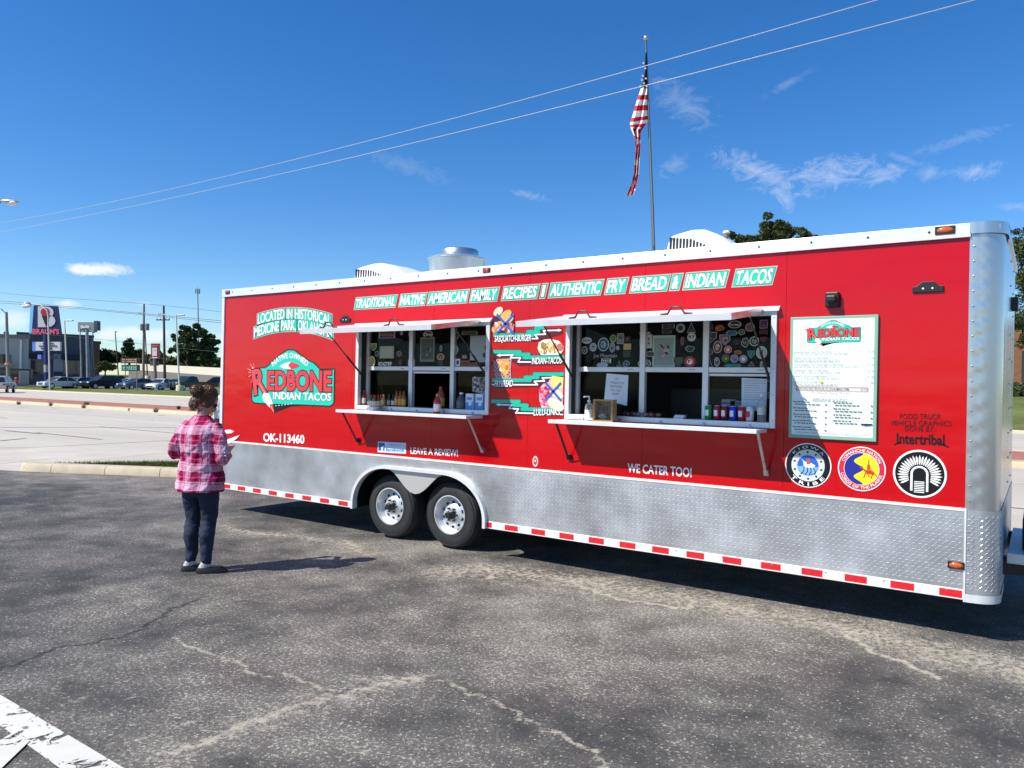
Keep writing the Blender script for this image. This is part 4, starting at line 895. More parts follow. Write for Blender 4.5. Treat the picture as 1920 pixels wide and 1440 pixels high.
# food pictures
d = Decal(y=-.0065); d.poly([Z(*p) for p in ((150, 385), (150, 210), (175, 130), (215, 108), (250, 125), (260, 155), (300, 150), (385, 215), (388, 385))], ink('#4a1822'), 0)
for c, rx, rz, col in (((210, 145), .062, .040, '#e8c8a8'), ((205, 128), .03, .014, '#6a4a30'), ((295, 185), .075, .042, '#d9a860'), ((300, 205), .06, .018, '#6a3418'), ((330, 240), .06, .030, '#e0b880'), ((205, 320), .082, .052, '#d8a066'), ((215, 340), .06, .020, '#5a2814'), ((200, 300), .05, .02, '#f0d8a8'), ((330, 330), .06, .05, '#e88a98')): x, z = Z(*c); d.ell(x, z, rx, rz, ink(col), 1 + rx * 4, 18, rot=.5)
blobs(d, (160, 260, 380, 380), ['#f0d0b0', '#c87850', '#7a3820', '#f4e6d0', '#d87080'], 26, .01, .026, 2, 3); xmark(d, (290, 285), 95, 5); d.build('food_picture', T)
d = Decal(y=-.0065); cx, cz = Z(803, 550); d.poly([Z(*p) for p in ((652, 560), (665, 495), (720, 462), (800, 455), (890, 475), (950, 535), (945, 575), (905, 632), (690, 635))], ink('#efe4dc'), 0)
blobs(d, (680, 490, 880, 600), ['#c8b070', '#8a9a48', '#a8683c', '#e8d8a0', '#6a4a28', '#d8c890'], 60, .012, .03, 1, 5); x, z = Z(905, 545); d.ell(x, z, .040, .034, ink('#c86a58'), 5); d.build('food_picture', T)
d = Decal(y=-.0065); d.poly([Z(*p) for p in ((150, 700), (215, 678), (360, 672), (350, 800), (355, 900), (175, 895))], ink('#b89aa0'), 0); d.poly([Z(*p) for p in ((205, 700), (330, 685), (345, 770), (300, 895), (235, 800))], ink('#d99a4a'), 1)
for i in range(12):
    for j in range(9):
        if (i + j) % 2: x, z = Z(160 + i * 16, 700 + j * 22); d.rect(x - .008, z - .008, x + .008, z + .008, ink('#7a2838') , .5)
blobs(d, (225, 700, 320, 860), ['#e8b468', '#b87028', '#f0cc88'], 22, .01, .024, 2, 9); d.build('food_picture', T)
d = Decal(y=-.0065); d.poly([Z(*p) for p in ((670, 1040), (695, 980), (720, 955), (770, 940), (815, 868), (940, 885), (935, 1200), (920, 1228), (720, 1228), (672, 1150))], ink('#e6a8b4'), 0); d.poly([Z(*p) for p in ((815, 868), (942, 885), (938, 1010), (800, 985))], ink('#ece070'), 1)
blobs(d, (690, 990, 780, 1200), ['#d0305a', '#e8789a', '#f4c0cc', '#b02048'], 36, .01, .028, 1.5, 11)
for c, rx, rz, col in (((855, 1190), .10, .05, '#eadcc0'), ((860, 1185), .06, .03, '#7a2c22'), ((875, 1075), .07, .04, '#e8d8b8'), ((872, 1078), .04, .026, '#8a3428')): x, z = Z(*c); d.ell(x, z, rx, rz, ink(col), 3 + rx, 18, rot=-.4)
xmark(d, (830, 1045), 88, 6); d.build('food_picture', T)

# tribal seals and the headdress print
Z = zmap(1440, 830, 5.333)
def ring_centre(c, vr): (x, z), (_, zt), (_, zb) = Z(*c), Z(c[0], c[1] - vr), Z(c[0], c[1] + vr); return x, (zt + zb) / 2, (zt - zb) / 2
x, z, r = ring_centre((400, 227), 222); d = Decal(); d.ell(x, z, r, r, C_WH, 0, 48); d.ell(x, z, r * .955, r * .955, M_BLK, 1, 48); d.ell(x, z, r * .72, r * .72, ink('#cfd4d0'), 2, 40); d.ell(x, z, r * .46, r * .46, ink('#2b62c8'), 3, 36)
d.poly([(x - r * .45, z - r * .06), (x + r * .45, z - r * .06), (x + r * .32, z - r * .31), (x, z - r * .445), (x - r * .32, z - r * .31)], ink('#7fb4e0'), 3.4)
d.arc('K I O W A', x, z, r * .775, 142, 36, r * .11, C_WH, 3, off=.0); d.arc('T R I B E', x, z, r * .91, 216, 324, r * .14, C_WH, 3, off=.02, outward=False)
for a in range(20, 380, 36): d.ell(x + r * .60 * math.cos(R_(a)), z + r * .60 * math.sin(R_(a)), r * .055, r * .045, M_BLK, 3, 8, rot=R_(a))
d.poly([(x - r * .32, z + r * .34), (x - r * .22, z + r * .22), (x - r * .12, z + r * .16), (x + r * .14, z + r * .12), (x + r * .32, z + r * .02), (x + r * .26, z - r * .10), (x - r * .05, z - r * .12), (x - r * .18, z - r * .02), (x - r * .20, z + r * .16)], C_WH, 4); d.poly([(x - r * .05, z + r * .30), (x + r * .08, z + r * .34), (x + r * .12, z + r * .08), (x - r * .06, z + r * .04)], ink('#b05a50'), 5)
for a, b in ((-.16, -.30), (-.02, -.10), (.12, .06), (.24, .30)): d.line([(x + a * r, z - r * .08), (x + (a + b) / 2 * r + .01, z - r * .26), (x + b * r, z - r * .40)], .006, M_BLK, 5)
d.build('round_seal', T, label='black and white round seal with blue centre')
x, z, r = ring_centre((935, 262), 222); d = Decal(); d.ell(x, z, r, r, C_WH, 0, 48); d.ell(x, z, r * .955, r * .955, ink('#d8203c'), 1, 48); d.ell(x, z, r * .74, r * .74, C_WH, 2, 44); d.ell(x, z, r * .72, r * .72, ink('#f4dc28'), 3, 44)
bl = [(x + r * .72 * math.cos(R_(a)), z + r * .72 * math.sin(R_(a))) for a in range(95, 266, 9)]; sn = [(x + r * (-.12 - .20 * math.cos(t * 2 * math.pi * 2 + math.pi)), z + r * (-.70 + 1.4 * t)) for t in np.linspace(0, 1, 22)]; d.poly(bl + sn, ink('#232a8c'), 4)
d.arc('COMANCHE NATION', x, z, r * .775, 158, 22, r * .12, C_WH, 5, off=.012); d.arc('LORDS OF THE PLAINS', x, z, r * .90, 196, 344, r * .12, C_WH, 5, off=.012, outward=False)
RD = ink('#d03a1c'); d.poly([(x + r * a, z + r * b) for a, b in ((.02, .14), (.10, .02), (.18, -.04), (.42, -.02), (.56, -.14), (.50, -.22), (.30, -.20), (.18, -.16), (.10, -.06), (.0, .06))], RD, 5); d.poly([(x + r * a, z + r * b) for a, b in ((.24, .20), (.34, .22), (.38, .0), (.24, -.02))], RD, 5)
for a, b, c, e in ((.18, -.16, .10, -.40), (.24, -.18, .34, -.36), (.48, -.2, .40, -.40), (.54, -.18, .64, -.30), (.30, .2, .30, .42), (.0, .14, -.04, .02)): d.line([(x + r * a, z + r * b), (x + r * c, z + r * e)], .007, RD, 5)
d.build('round_seal', T, label='red ringed round seal, blue and yellow inside')
x, z, r = ring_centre((1515, 312), 240); d = Decal(); d.ell(x, z, r, r, C_WH, 0, 52); d.ell(x, z, r * .92, r * .92, M_BLK, 1, 52)
for i, a in enumerate(np.linspace(-28, 208, 27)):
    c, s = math.cos(R_(a)), math.sin(R_(a)); r1 = .82 + .03 * (i % 2); f = lambda rad, off: (x + r * (rad * c - off * s), z + r * (-.06 + rad * s + off * c)); d.poly([f(.42, -.016), f(.58, -.034), f(.72, -.036), f(r1, 0), f(.72, .036), f(.58, .034), f(.42, .016)], C_WH, 2 + .1 * (i % 2))
def U(w, t, bt, n=14): return [(x - r * w, z + r * bt)] + [(x + r * w * math.cos(R_(a)), z + r * (t - w) + r * w * math.sin(R_(a))) for a in np.linspace(180, 0, n)] + [(x + r * w, z + r * bt)]
d.poly(U(.40, .40, -.80), M_BLK, 3); d.poly(U(.335, .335, -.72), C_WH, 4); d.poly(U(.25, .255, -.72), M_BLK, 5)
for k in range(7): d.rect(x - r * .19, z + r * (-.78 + k * .072), x + r * .19, z + r * (-.745 + k * .072), C_WH, 6)
d.build('feather_print', T, label='white feather fan on a black disc')

# ---------------------------------------------------------------- menu board
(bx0, bz1), (bx1, _), (_, bz0) = side(1484, 597), side(1648, 589), side(1647, 825); bz0, bz1 = 1.372, 2.318
MBD = thing_part('menu_board', T); mb = MB(); mb.box(bx0, bx1, -.022, -.001, bz0, bz1); mb.build('board', mat('board_edge', srgb('#7fb09a'), .4), MBD, bevel=.002)
d = Decal(y=-.0225); w, h = bx1 - bx0, bz1 - bz0; d.rect(bx0 + .022, bz0 + .026, bx1 - .024, bz1 - .022, ink('#e4efe8'), 0); IK = ink('#4a5652'); IL = ink('#8a9690')
logo(d, bx0 + w * .19, bz1 - h * .235, w * .63, True)
def U_(u): return bx0 + w * u
def V_(v): return bz1 - h * v
items = [('REDBONE INDIAN TACO with FREE DRINK', .295, .44, '$11.00'), ('BUFFALO NACHOS with FREE DRINK', .345, .40, '$11.00'), ('INDIAN BLANKET CHILI CHEESE FRIES with FREE DRINK', .400, .58, '$11.00'), ('HAMBURGER + FRIES with FREE DRINK', .448, .41, '$11.00'), ('BUFFALO STICKS with FREE DRINK', .495, .39, '$11.00'), ('REDBONE SALAD with FREE DRINK', .542, .36, '$9')]
for b, v, e, pr in items:
    d.text(b, (U_(.05), V_(v)), (U_(.05 + e), V_(v)), .0095, IK, 8); d.rect(U_(.07 + e), V_(v), U_(.86), V_(v) + .0014, IL, 8); d.text(pr, (U_(.90 if len(pr) > 3 else .93), V_(v)), (U_(.96), V_(v)), .0105, IK, 8)
    for q in range(2 if v in (.345, .542) else 1):
        u = .05
        while u < .05 + e * 1.35: l = random.uniform(.02, .06); d.rect(U_(u), V_(v + .014 + q * .012), U_(min(u + l, .80)), V_(v + .014 + q * .012) + .0035, IL, 8); u += l + .012
d.line([(U_(.085), V_(.575)), (U_(.90), V_(.575)), (U_(.90), V_(.605)), (U_(.085), V_(.605)), (U_(.085), V_(.575))], .004, ink('#b03848'), 8); d.text('ADD FUN SIZE TIPI POLES TO YOUR MENU ITEM', (U_(.10), V_(.597)), (U_(.69), V_(.597)), .0115, IK, 8, off=.02); d.text('$4.50', (U_(.82), V_(.597)), (U_(.89), V_(.597)), .0115, IK, 8)
d.text('Any Additional Toppings .75c extra', (U_(.27), V_(.628)), (U_(.70), V_(.628)), .011, ink('#b8703a'), 8); d.text('REDBONE SNACKS', (U_(.28), V_(.688)), (U_(.67), V_(.688)), .022, ink('#f2f6f2'), 9, off=.01, outline=ink('#6a8a80'), olay=8, owide=.03)
for col, (ua, ub) in enumerate(((.05, .46), (.52, .97))):
    for i in range(5 if col == 0 else 4):
        v = .705 + i * .052 if col == 0 else .705 + i * .048
        for q in range(2):
            u = ua + .02 * q
            while u < ua + (.18 if q == 0 else .28): l = random.uniform(.02, .05); d.rect(U_(u), V_(v + q * .020), U_(u + l), V_(v + q * .020) + .0065, IK, 8); u += l + .008
        d.rect(U_(ua + .32), V_(v + .020), U_(ub - .05), V_(v + .020) + .0012, IL, 8); d.rect(U_(ub - .035), V_(v + .02), U_(ub - .012), V_(v + .02) + .008, IK, 8)
d.rect(U_(.49), V_(.93), U_(.4925), V_(.70), IL, 8); d.poly([(U_(.83), V_(.862)), (U_(.955), V_(.860)), (U_(.95), V_(.872)), (U_(.89), V_(.878)), (U_(.835), V_(.872))], ink('#1c2a6a'), 9)
d.text('FOOD ALLERGY WARNING CONTAINS WHEAT, SOY, MILK, EGGS and GLUTEN', (U_(.095), V_(.958)), (U_(.905), V_(.958)), .0095, ink('#b85060'), 8); d.ell(U_(.375), V_(.535), .012, .012, ink('#dce860'), 8)
d.build('menu_print', MBD)

# ---------------------------------------------------------------- stickers on the window panes
YS = .1305
def sticker(k, px, py, wpx, hpx, shape='ell', c0='#e8e8e4', c1=None, c2=None, text=None, rot=0.0, tc='#101010', toff=.02, th=.34, seed=None, name='sticker'):
    d = Decal(y=YS, step=.0004); x, z = side(px, py, YS); hx = abs(side(px + wpx / 2, py, YS)[0] - x); hz = abs(side(px, py - hpx / 2, YS)[1] - z)
    def shp(f, c, ly):
        a, b = hx * f, hz * f
        if shape == 'ell': d.ell(x, z, a, b, c, ly, 28)
        elif shape == 'rect': d.rect(x - a, z - b, x + a, z + b, c, ly)
        elif shape == 'tri': d.poly([(x - a, z - b), (x + a, z - b), (x, z + b)], c, ly)
        elif shape == 'oct': d.ell(x, z, a, b, c, ly, 8, a0=.39)
        elif shape == 'pill': d.poly([(x - a + b, z - b), (x + a - b, z - b), (x + a, z), (x + a - b, z + b), (x - a + b, z + b), (x - a, z)], c, ly)
        elif shape == 'shield': d.poly([(x - a, z + b), (x + a, z + b), (x + a * .9, z - b * .1), (x, z - b), (x - a * .9, z - b * .1)], c, ly)
        elif shape == 'blob':
            rs = random.Random(seed or int(px * 7 + py)); d.poly([(x + a * (.72 + .28 * rs.random()) * math.cos(t), z + b * (.72 + .28 * rs.random()) * math.sin(t)) for t in np.linspace(0, 6.283, 13)[:-1]], c, ly)
    if c0: shp(1, ink(c0), 0)
    if c1: shp(.84, ink(c1), 1)
    if c2: shp(.50, ink(c2), 2)
    if text: d.text(text, (x - hx * .8, z - hz * th), (x + hx * .8, z - hz * th), hz * th * 2, ink(tc), 3, off=toff)
    if seed:
        rs = random.Random(seed); cc = [tc, c0 or '#888888', c2 or '#444444']
        for i in range(7): a = rs.uniform(0, 6.28); q = rs.uniform(.1, .5); d.ell(x + hx * q * math.cos(a), z + hz * q * math.sin(a), hx * rs.uniform(.08, .22), hz * rs.uniform(.06, .2), ink(rs.choice(cc)), 3 + i * .1, 7, rot=rs.uniform(0, 3))
    return d.build(name, WROOT[k])
A = lambda u, v: (640 + u / 12, 590 + v / 12)
B = lambda u, v: (780 + u / 12, 590 + v / 12)
sticker(0, *A(1025, 455), 31, 13, 'rect', '#8a94a0', '#3a1210', text='RANCHER', tc='#c8602c')
sticker(0, *A(1020, 845), 27, 23, 'rect', '#9a9c84', '#a6a890', name='notice'); sticker(0, *A(1355, 415), 6, 8, 'ell', '#9a9a92', seed=4)
sticker(0, *A(725, 735), 12, 15, 'shield', '#d8dcb8', '#8a9a60', seed=5); sticker(0, *A(800, 880), 8, 11, 'ell', '#a8b4b0', '#2c4038', seed=6)
sticker(0, *A(690, 1050), 12, 20, 'ell', '#e8e0c0', '#d89a30', '#7ab0b4', seed=7); sticker(0, *A(985, 1110), 31, 8, 'rect', None, text='ROADTRIP', tc='#ececea', th=.9, toff=.03)
sticker(0, *A(1300, 880), 12, 12, 'blob', '#b0a0a8', '#402830', seed=8); sticker(0, *A(1325, 1070), 7, 14, 'blob', '#5a1e24', '#2a0c10', seed=9)
sticker(0, *A(1570, 440), 10, 12, 'ell', '#b4b4ac', '#8a8a84', seed=10); sticker(0, *A(1580, 900), 12, 15, 'blob', '#4a5a34', '#6a7a40', seed=11); sticker(0, *A(1575, 1085), 12, 12, 'rect', '#e8e8ea', None, seed=12, tc='#2a4a8a', name='card_logos')
sticker(0, *B(270, 445), 18, 14, 'ell', '#b8b8b0', '#1a1a1a', text='Okie', tc='#d8d8d0'); sticker(0, *B(255, 780), 27, 46, 'rect', '#6a7a74', '#38403a', name='notice', seed=31)
sticker(0, *B(555, 950), 14, 12, 'ell', '#d0b8a0', '#8a2018', seed=13); sticker(0, *B(555, 1090), 13, 10, 'blob', '#3a3a3a', '#1a1a1a', seed=14); sticker(0, *B(560, 760), 6, 14, 'blob', '#7a8a84', seed=15)
sticker(0, *B(890, 480), 16, 16, 'blob', '#9a9a94', '#1c1c1c', seed=16); sticker(0, *B(870, 790), 14, 18, 'ell', '#a8bcb8', '#7a9490', seed=17); sticker(0, *B(1205, 410), 29, 7, 'rect', '#7a8a50', '#3a3a14')
sticker(0, *B(1395, 770), 30, 50, 'rect', '#9ca2a6', '#a4aaac', name='notice'); sticker(0, *B(1535, 745), 10, 9, 'rect', '#14a030', name='green_tag'); sticker(0, *B(1545, 910), 8, 10, 'ell', '#9a9a90', '#2a2a2a', seed=18)
sticker(0, *B(830, 1070), 8, 11, 'ell', '#d0d4cc', '#aab0a8', seed=19); sticker(0, *B(940, 1075), 9, 14, 'rect', '#d8dce4', None, '#283878', name='card_logos'); sticker(0, *B(1200, 1095), 31, 11, 'rect', '#8a3a24', None, text='PETA', tc='#2a0c06'); sticker(0, *B(1085, 950), 11, 8, 'blob', '#a89894', seed=20)
A = lambda u, v: (1060 + u / 9.6, 590 + v / 9.6); B = lambda u, v: (1240 + u / 8.727, 590 + v / 8.727)
sticker(1, *A(385, 465), 19, 12, 'ell', '#c8ccc8', None, text='30A', tc='#20242a'); sticker(1, *A(500, 585), 13, 16, 'ell', '#c4ccd4', '#9aa4ac', seed=41); sticker(1, *A(685, 535), 21, 26, 'ell', '#a4b8c0', '#2a4a54', '#8aa4ac', seed=42); sticker(1, *A(860, 430), 12, 15, 'ell', '#a8c080', '#5a7a3a', seed=43, tc='#102a10')
sticker(1, *A(990, 430), 13, 20, 'rect', '#9aa0a4', '#70787c', seed=44); sticker(1, *A(1115, 440), 12, 10, 'rect', '#4a1c10', '#30140c', seed=45, tc='#a85a30'); sticker(1, *A(1115, 575), 14, 11, 'rect', '#d0b078', '#c0a068'); sticker(1, *A(1110, 705), 14, 14, 'rect', '#10140e', '#1c2a1a')
sticker(1, *A(715, 735), 56, 9, 'rect', None, text='Joe Mountain', tc='#a8b0b8', th=.8, toff=.0); sticker(1, *A(735, 830), 18, 8, 'rect', '#e8e8e8', '#0c0e10', text='YETI', tc='#f0f0f0', toff=.03, th=.4); sticker(1, *A(665, 910), 22, 8, 'pill', '#c4d0d8', '#a8b8c4')
sticker(1, *A(1095, 880), 14, 13, 'blob', '#a8b4bc', '#2c343c', seed=46); sticker(1, *A(965, 880), 9, 12, 'tri', '#9aa4ac', '#3a4248', seed=47); sticker(1, *A(845, 590), 11, 19, 'ell', '#98a4ac', '#7c8890', seed=48); sticker(1, *A(945, 600), 8, 10, 'blob', '#a8b4bc', seed=49); sticker(1, *A(345, 640), 11, 14, 'ell', '#dcdcd0', '#383830', seed=50)
sticker(1, *A(1500, 480), 13, 26, 'rect', '#b4b8b4', None, name='sticker', seed=51, tc='#101010'); sticker(1, *A(1375, 495), 9, 12, 'rect', '#8a949c', '#5a6a7c'); sticker(1, *A(1425, 880), 25, 16, 'ell', '#c0b8a8', '#6a5a50', '#a89890', seed=52); sticker(1, *A(1525, 710), 18, 13, 'blob', '#b8b4a8', '#3a342c', seed=53); sticker(1, *A(1430, 330), 20, 3.5, 'rect', '#b0b4b0'); sticker(1, *A(1770, 660), 43, 60, 'rect', '#a0b4ac', '#7c948c', '#8a8484', name='notice', seed=71)
sticker(1, *B(115, 190), 24, 8, 'rect', '#8a8e8a', '#2a2c2a', seed=54); sticker(1, *B(90, 280), 20, 7, 'pill', '#6a6e6a', '#202220', seed=55); sticker(1, *B(315, 220), 17, 17, 'ell', '#b0b4b0', '#8a8e8c', '#202020'); sticker(1, *B(490, 210), 17, 20, 'tri', '#a4a8a4', '#303230', seed=56); sticker(1, *B(495, 365), 16, 16, 'ell', '#c0c4c0', None, text='97', tc='#303030'); sticker(1, *B(465, 770), 23, 22, 'oct', '#8a1c24', '#b02a30', '#e8e8e0', seed=57); sticker(1, *B(470, 560), 20, 14, 'blob', '#8a9a98', '#2c3434', seed=58); sticker(1, *B(345, 430), 9, 22, 'blob', '#5a3a34', '#7a4a40', seed=59); sticker(1, *B(280, 780), 19, 20, 'shield', '#2c3a30', '#3c4c3c', seed=60, tc='#8a7a30')
for u, v, w, h, sp, c0, c1, c2, sd in [(790, 200, 13, 10, 'rect', '#3a4440', '#2a302c', None, 1), (955, 220, 20, 14, 'blob', '#c8702c', '#a04a1c', None, 2), (1450, 205, 18, 16, 'ell', '#b8a8a8', '#7a5a60', None, 4), (1675, 155, 15, 16, 'rect', '#a89aa4', '#3a3a6a', '#8a2030', 5), (1155, 300, 23, 9, 'pill', '#7ab0c8', '#3a5a7a', None, 6), (1315, 285, 15, 13, 'blob', '#b0bca8', '#3a5a3a', None, 7), (815, 370, 22, 20, 'shield', '#9a9ca0', '#2a1a1e', None, 8), (1040, 415, 22, 21, 'shield', '#8a94a4', '#6a4a7a', '#b89a70', 9), (1370, 455, 15, 22, 'blob', '#b0b0a8', '#1c1c1c', None, 10), (1520, 435, 18, 18, 'ell', '#c8ccc8', '#2c2c2c', '#9a9c9a', 11), (1670, 410, 12, 10, 'shield', '#7a2430', '#5a1620', None, 12), (1675, 280, 16, 8, 'rect', '#7a1c28', '#3a1016', None, 13),
        (765, 505, 11, 12, 'ell', '#1c3a2c', '#10241a', None, 14), (920, 530, 17, 23, 'ell', '#b09a94', '#5a2c24', '#c8a890', 15), (1090, 570, 15, 15, 'oct', '#d0a0a0', '#a83440', '#e0b8b4', 16), (785, 615, 15, 10, 'ell', '#8a8a9a', '#4a4450', None, 17), (1255, 615, 16, 9, 'blob', '#c8902c', '#a83a1c', None, 18), (1470, 655, 14, 15, 'shield', '#2c9a8c', '#1a6a64', None, 19), (1640, 620, 21, 24, 'ell', '#c8ccc8', '#b0b4b0', None, 20), (775, 780, 16, 20, 'tri', '#dcdcd8', '#101010', None, 21), (910, 770, 11, 22, 'blob', '#c8ccc8', '#4a4c4c', None, 22), (1050, 715, 14, 14, 'ell', '#6a8a30', '#2c4416', '#8aa040', 23), (1195, 720, 15, 15, 'ell', '#b0a0c0', '#3a7a9a', '#b04a6a', 24), (1340, 725, 15, 15, 'ell', '#b0aab4', '#8a848c', '#dcdcdc', None), (1170, 835, 34, 7, 'pill', '#1c6a64', '#2a8a80', None, 26), (1475, 800, 12, 9, 'tri', '#b0b4b4', '#1a1c1c', None, 27), (1660, 820, 15, 17, 'blob', '#c4c8c4', '#8a8c8a', None, 28), (1230, 450, 14, 12, 'blob', '#4a1c34', '#2c1020', None, 30)]:
    sticker(1, *B(u, v), w, h, sp, c0, c1, c2, seed=sd)
sticker(1, *B(1200, 160), 25, 14, 'ell', '#c8c8c4', '#101214', text='Porter', tc='#d0d0cc')
# papers taped behind the lower panes
Z6 = lambda u, v: (960 + u / 3.692, 560 + v / 3.692)
d = Decal(y=.1385, step=.0005); q = lambda u, v: side(*Z6(u, v), .1385); d.poly([q(655, 518), q(806, 530), q(796, 742), q(638, 700)], ink('#dfe6ee'), 0); HW = ink('#3a4048')
for i, (tx, a, b) in enumerate((('NO', (712, 562), (735, 564)), ('SASQUATCH', (678, 586), (775, 592)), ('BURGERS', (683, 612), (762, 618)), ('OR LULU', (682, 638), (752, 644)), ('LINKS', (692, 664), (740, 668)))): d.text(tx, q(*a), q(*b), .020, HW, 1)
d.build('paper_sign', WROOT[1])
d = Decal(y=.1385, step=.0005); d.poly([q(1590, 548), q(1766, 556), q(1760, 785), q(1588, 770)], ink('#ccd6e0'), 0)
for i in range(9): d.rect(q(1605, 570 + i * 16)[0], q(1605, 570 + i * 16)[1], q(1605, 0)[0] + random.uniform(.12, .30), q(1605, 570 + i * 16)[1] + .004, ink('#8a98a4'), 1)
d.build('paper_notice', WROOT[1])
d = Decal(y=.1385, step=.0005); q = lambda u, v: side(660 + u / 7.385, 700 + v / 7.385, .1385); d.poly([q(1665, 58), q(1850, 50), q(1850, 300), q(1665, 250)], ink('#9a9490'), 0)
rs = random.Random(3)
for i in range(60): x, z = q(rs.uniform(1675, 1840), rs.uniform(65, 250)); d.ell(x, z, rs.uniform(.006, .02), rs.uniform(.006, .02), ink(rs.choice(['#2a2626', '#3a3434', '#6a3a3a', '#c8c0bc'])), 1 + i * .02, 7)
d.build('paper_notice', WROOT[0])

# ================================================================ things standing on the sills and shelves
SILL = WIN[0][2] + .045; SHELF = WIN[0][2] - .006
def glassy(name, c, a=.0): return mat(name, c, .12, coat=.3)
BOT = {'small': [(.0, 0), (.020, 0), (.023, .006), (.023, .075), (.020, .090), (.010, .108), (.0085, .135), (.0, .135)], 'tall': [(.0, 0), (.025, 0), (.028, .008), (.028, .105), (.022, .125), (.011, .145), (.010, .18), (.0, .18)], 'large': [(.0, 0), (.034, 0), (.038, .010), (.038, .12), (.032, .145), (.014, .175), (.012, .20), (.0, .20)]}
def bottle(kind, x, y, z, body, cap, lab, label, s=1.0):
    prof = [(r * s, h * s) for r, h in BOT[kind]]; H = prof[-1][1]; R0 = prof[3][0]
    t = thing('sauce_bottle', label, 'bottle', (x, y, z), group='sauce bottles on the serving counters')
    mb = MB(); mb.lathe(prof, 16); mb.build('bottle_body', glassy('sauce_' + body, srgb(body)), t, smooth=True)
    mb = MB(); mb.lathe([(prof[-2][0] * 1.25, 0), (prof[-2][0] * 1.25, H * .13), (0, H * .135)], 12, Matrix.Translation((0, 0, H * .9))); mb.build('cap', glassy('cap_' + cap, srgb(cap)), t, smooth=True)
    if lab: mb = MB(); mb.lathe([(R0 * 1.015, H * .12), (R0 * 1.015, H * .50)], 16); mb.f = mb.f[:-2]; mb.m = mb.m[:-2]; mb.build('bottle_label', ink(lab), t, smooth=True)
    return t
def xat(px, py, y): return side(px, py, y)[0]
row = [('tall', 682, '7a1010', 'b81414', 'e0c8c0', 'red sauce bottle with pale label, leftmost on the sill'), ('small', 714.5, 'a82018', 'd83020', 'f0e8d8', 'small red capped sauce bottle right of the clear tub'), ('small', 719, 'd8b060', 'f2f2f0', 'e8d080', 'small yellow sauce bottle with a white cap'), ('small', 729, '6a4028', '1c8a40', 'c8b8a0', 'small brown sauce bottle with a green cap'), ('small', 737, '4a0c14', '1a5a2c', 'e0e0e0', 'dark red sauce bottle with white label beside the amber bottles'), ('tall', 743.5, 'a86a18', '7a4a14', 'd8a838', 'amber sauce bottle, first of three alike'), ('tall', 750.5, 'a06414', '6a3c10', 'd0a030', 'amber sauce bottle, middle one of three alike'), ('tall', 757, '98600f', '70400e', 'd8a840', 'amber sauce bottle nearest the open window, last of three alike')]
for kd_, px, b, c, l, lb in row: bottle(kd_, xat(px, 755, .055), .055, SILL, b, c, l, lb, .92)
bottle('large', xat(819.5, 770, -.09), -.09, SHELF, 'c02418', 'c8a070', 'f0e4dc', 'large red sauce bottle with white label at the shelf of the rear window')
bottle('large', xat(826, 757, .055), .055, SILL, 'a84418', 'c01818', 'c8a040', 'tall orange hot sauce bottle with red cap behind the large red one', 1.12)
# clear tub of bottles
tx, ty = xat(701.5, 766, -.10), -.10; t = thing('clear_tub', 'clear plastic tub holding four red capped sauce bottles', 'tub', (tx, ty, SHELF))
M_CLEAR = mat('clear_plastic', (.85, .86, .84), .08, trans=.75, ior=1.2, alpha=.75)
mb = MB(); mb.lathe([(.0, .003), (.068, .003), (.080, .10), (.083, .10), (.083, .104), (.078, .104), (.066, .008), (.0, .008)], 20); mb.build('tub_wall', M_CLEAR, t, smooth=True); mb = MB(); mb.lathe([(.069, .0), (.0695, .035), (0, .036)], 18); mb.build('napkins', mat('napkin_white', (.7, .69, .66), .9), t)
for i, (dx, dy, b, c) in enumerate(((-.045, .0, '2a6a2c', 'c81c1c'), (-.016, .03, '3a7a34', 'd02020'), (.018, -.02, 'b84a1c', 'c01818'), (.045, .02, '8a3418', 'c81c1c'))):
    bottle('small', tx + dx, ty + dy, SHELF + .04, b, c, 'e0d8c0', 'red capped ' + ['green', 'pale green', 'orange', 'brown'][i] + ' sauce bottle standing in the clear tub', .98)
# jug and two cartons
t = thing('plastic_jug', 'grey clear plastic jug with white cap on the rear window sill', 'jug', (xat(865, 757, .06), .06, SILL)); mb = MB(); mb.lathe([(0, 0), (.050, 0), (.055, .01), (.055, .07), (.045, .11), (.018, .145), (.016, .16), (0, .16)], 18); mb.build('jug_body', mat('smoky_plastic', (.10, .11, .12), .15), t, smooth=True); mb = MB(); mb.lathe([(.02, .155), (.02, .175), (0, .176)], 12); mb.build('cap', M_WPLAST, t)
for px, l in ((882, 'blue and white carton nearer the plastic jug'), (900.5, 'blue and white carton nearest the window frame')):
    t = thing('carton', l, 'carton', (xat(px, 758, .055), .055, SILL)); mb = MB(); mb.box(-.048, .048, -.02, .02, 0, .165); mb.build('box', ink('#cfe0f0'), t); d = Decal(y=-.0205); d.rect(-.046, .0, .046, .075, ink('#3a8fd0'), 0); d.rect(-.035, .10, .035, .13, ink('#7a92c0'), 0); d.ell(.01, .06, .02, .02, ink('#d8ecf8'), 1); d.build('print', t)
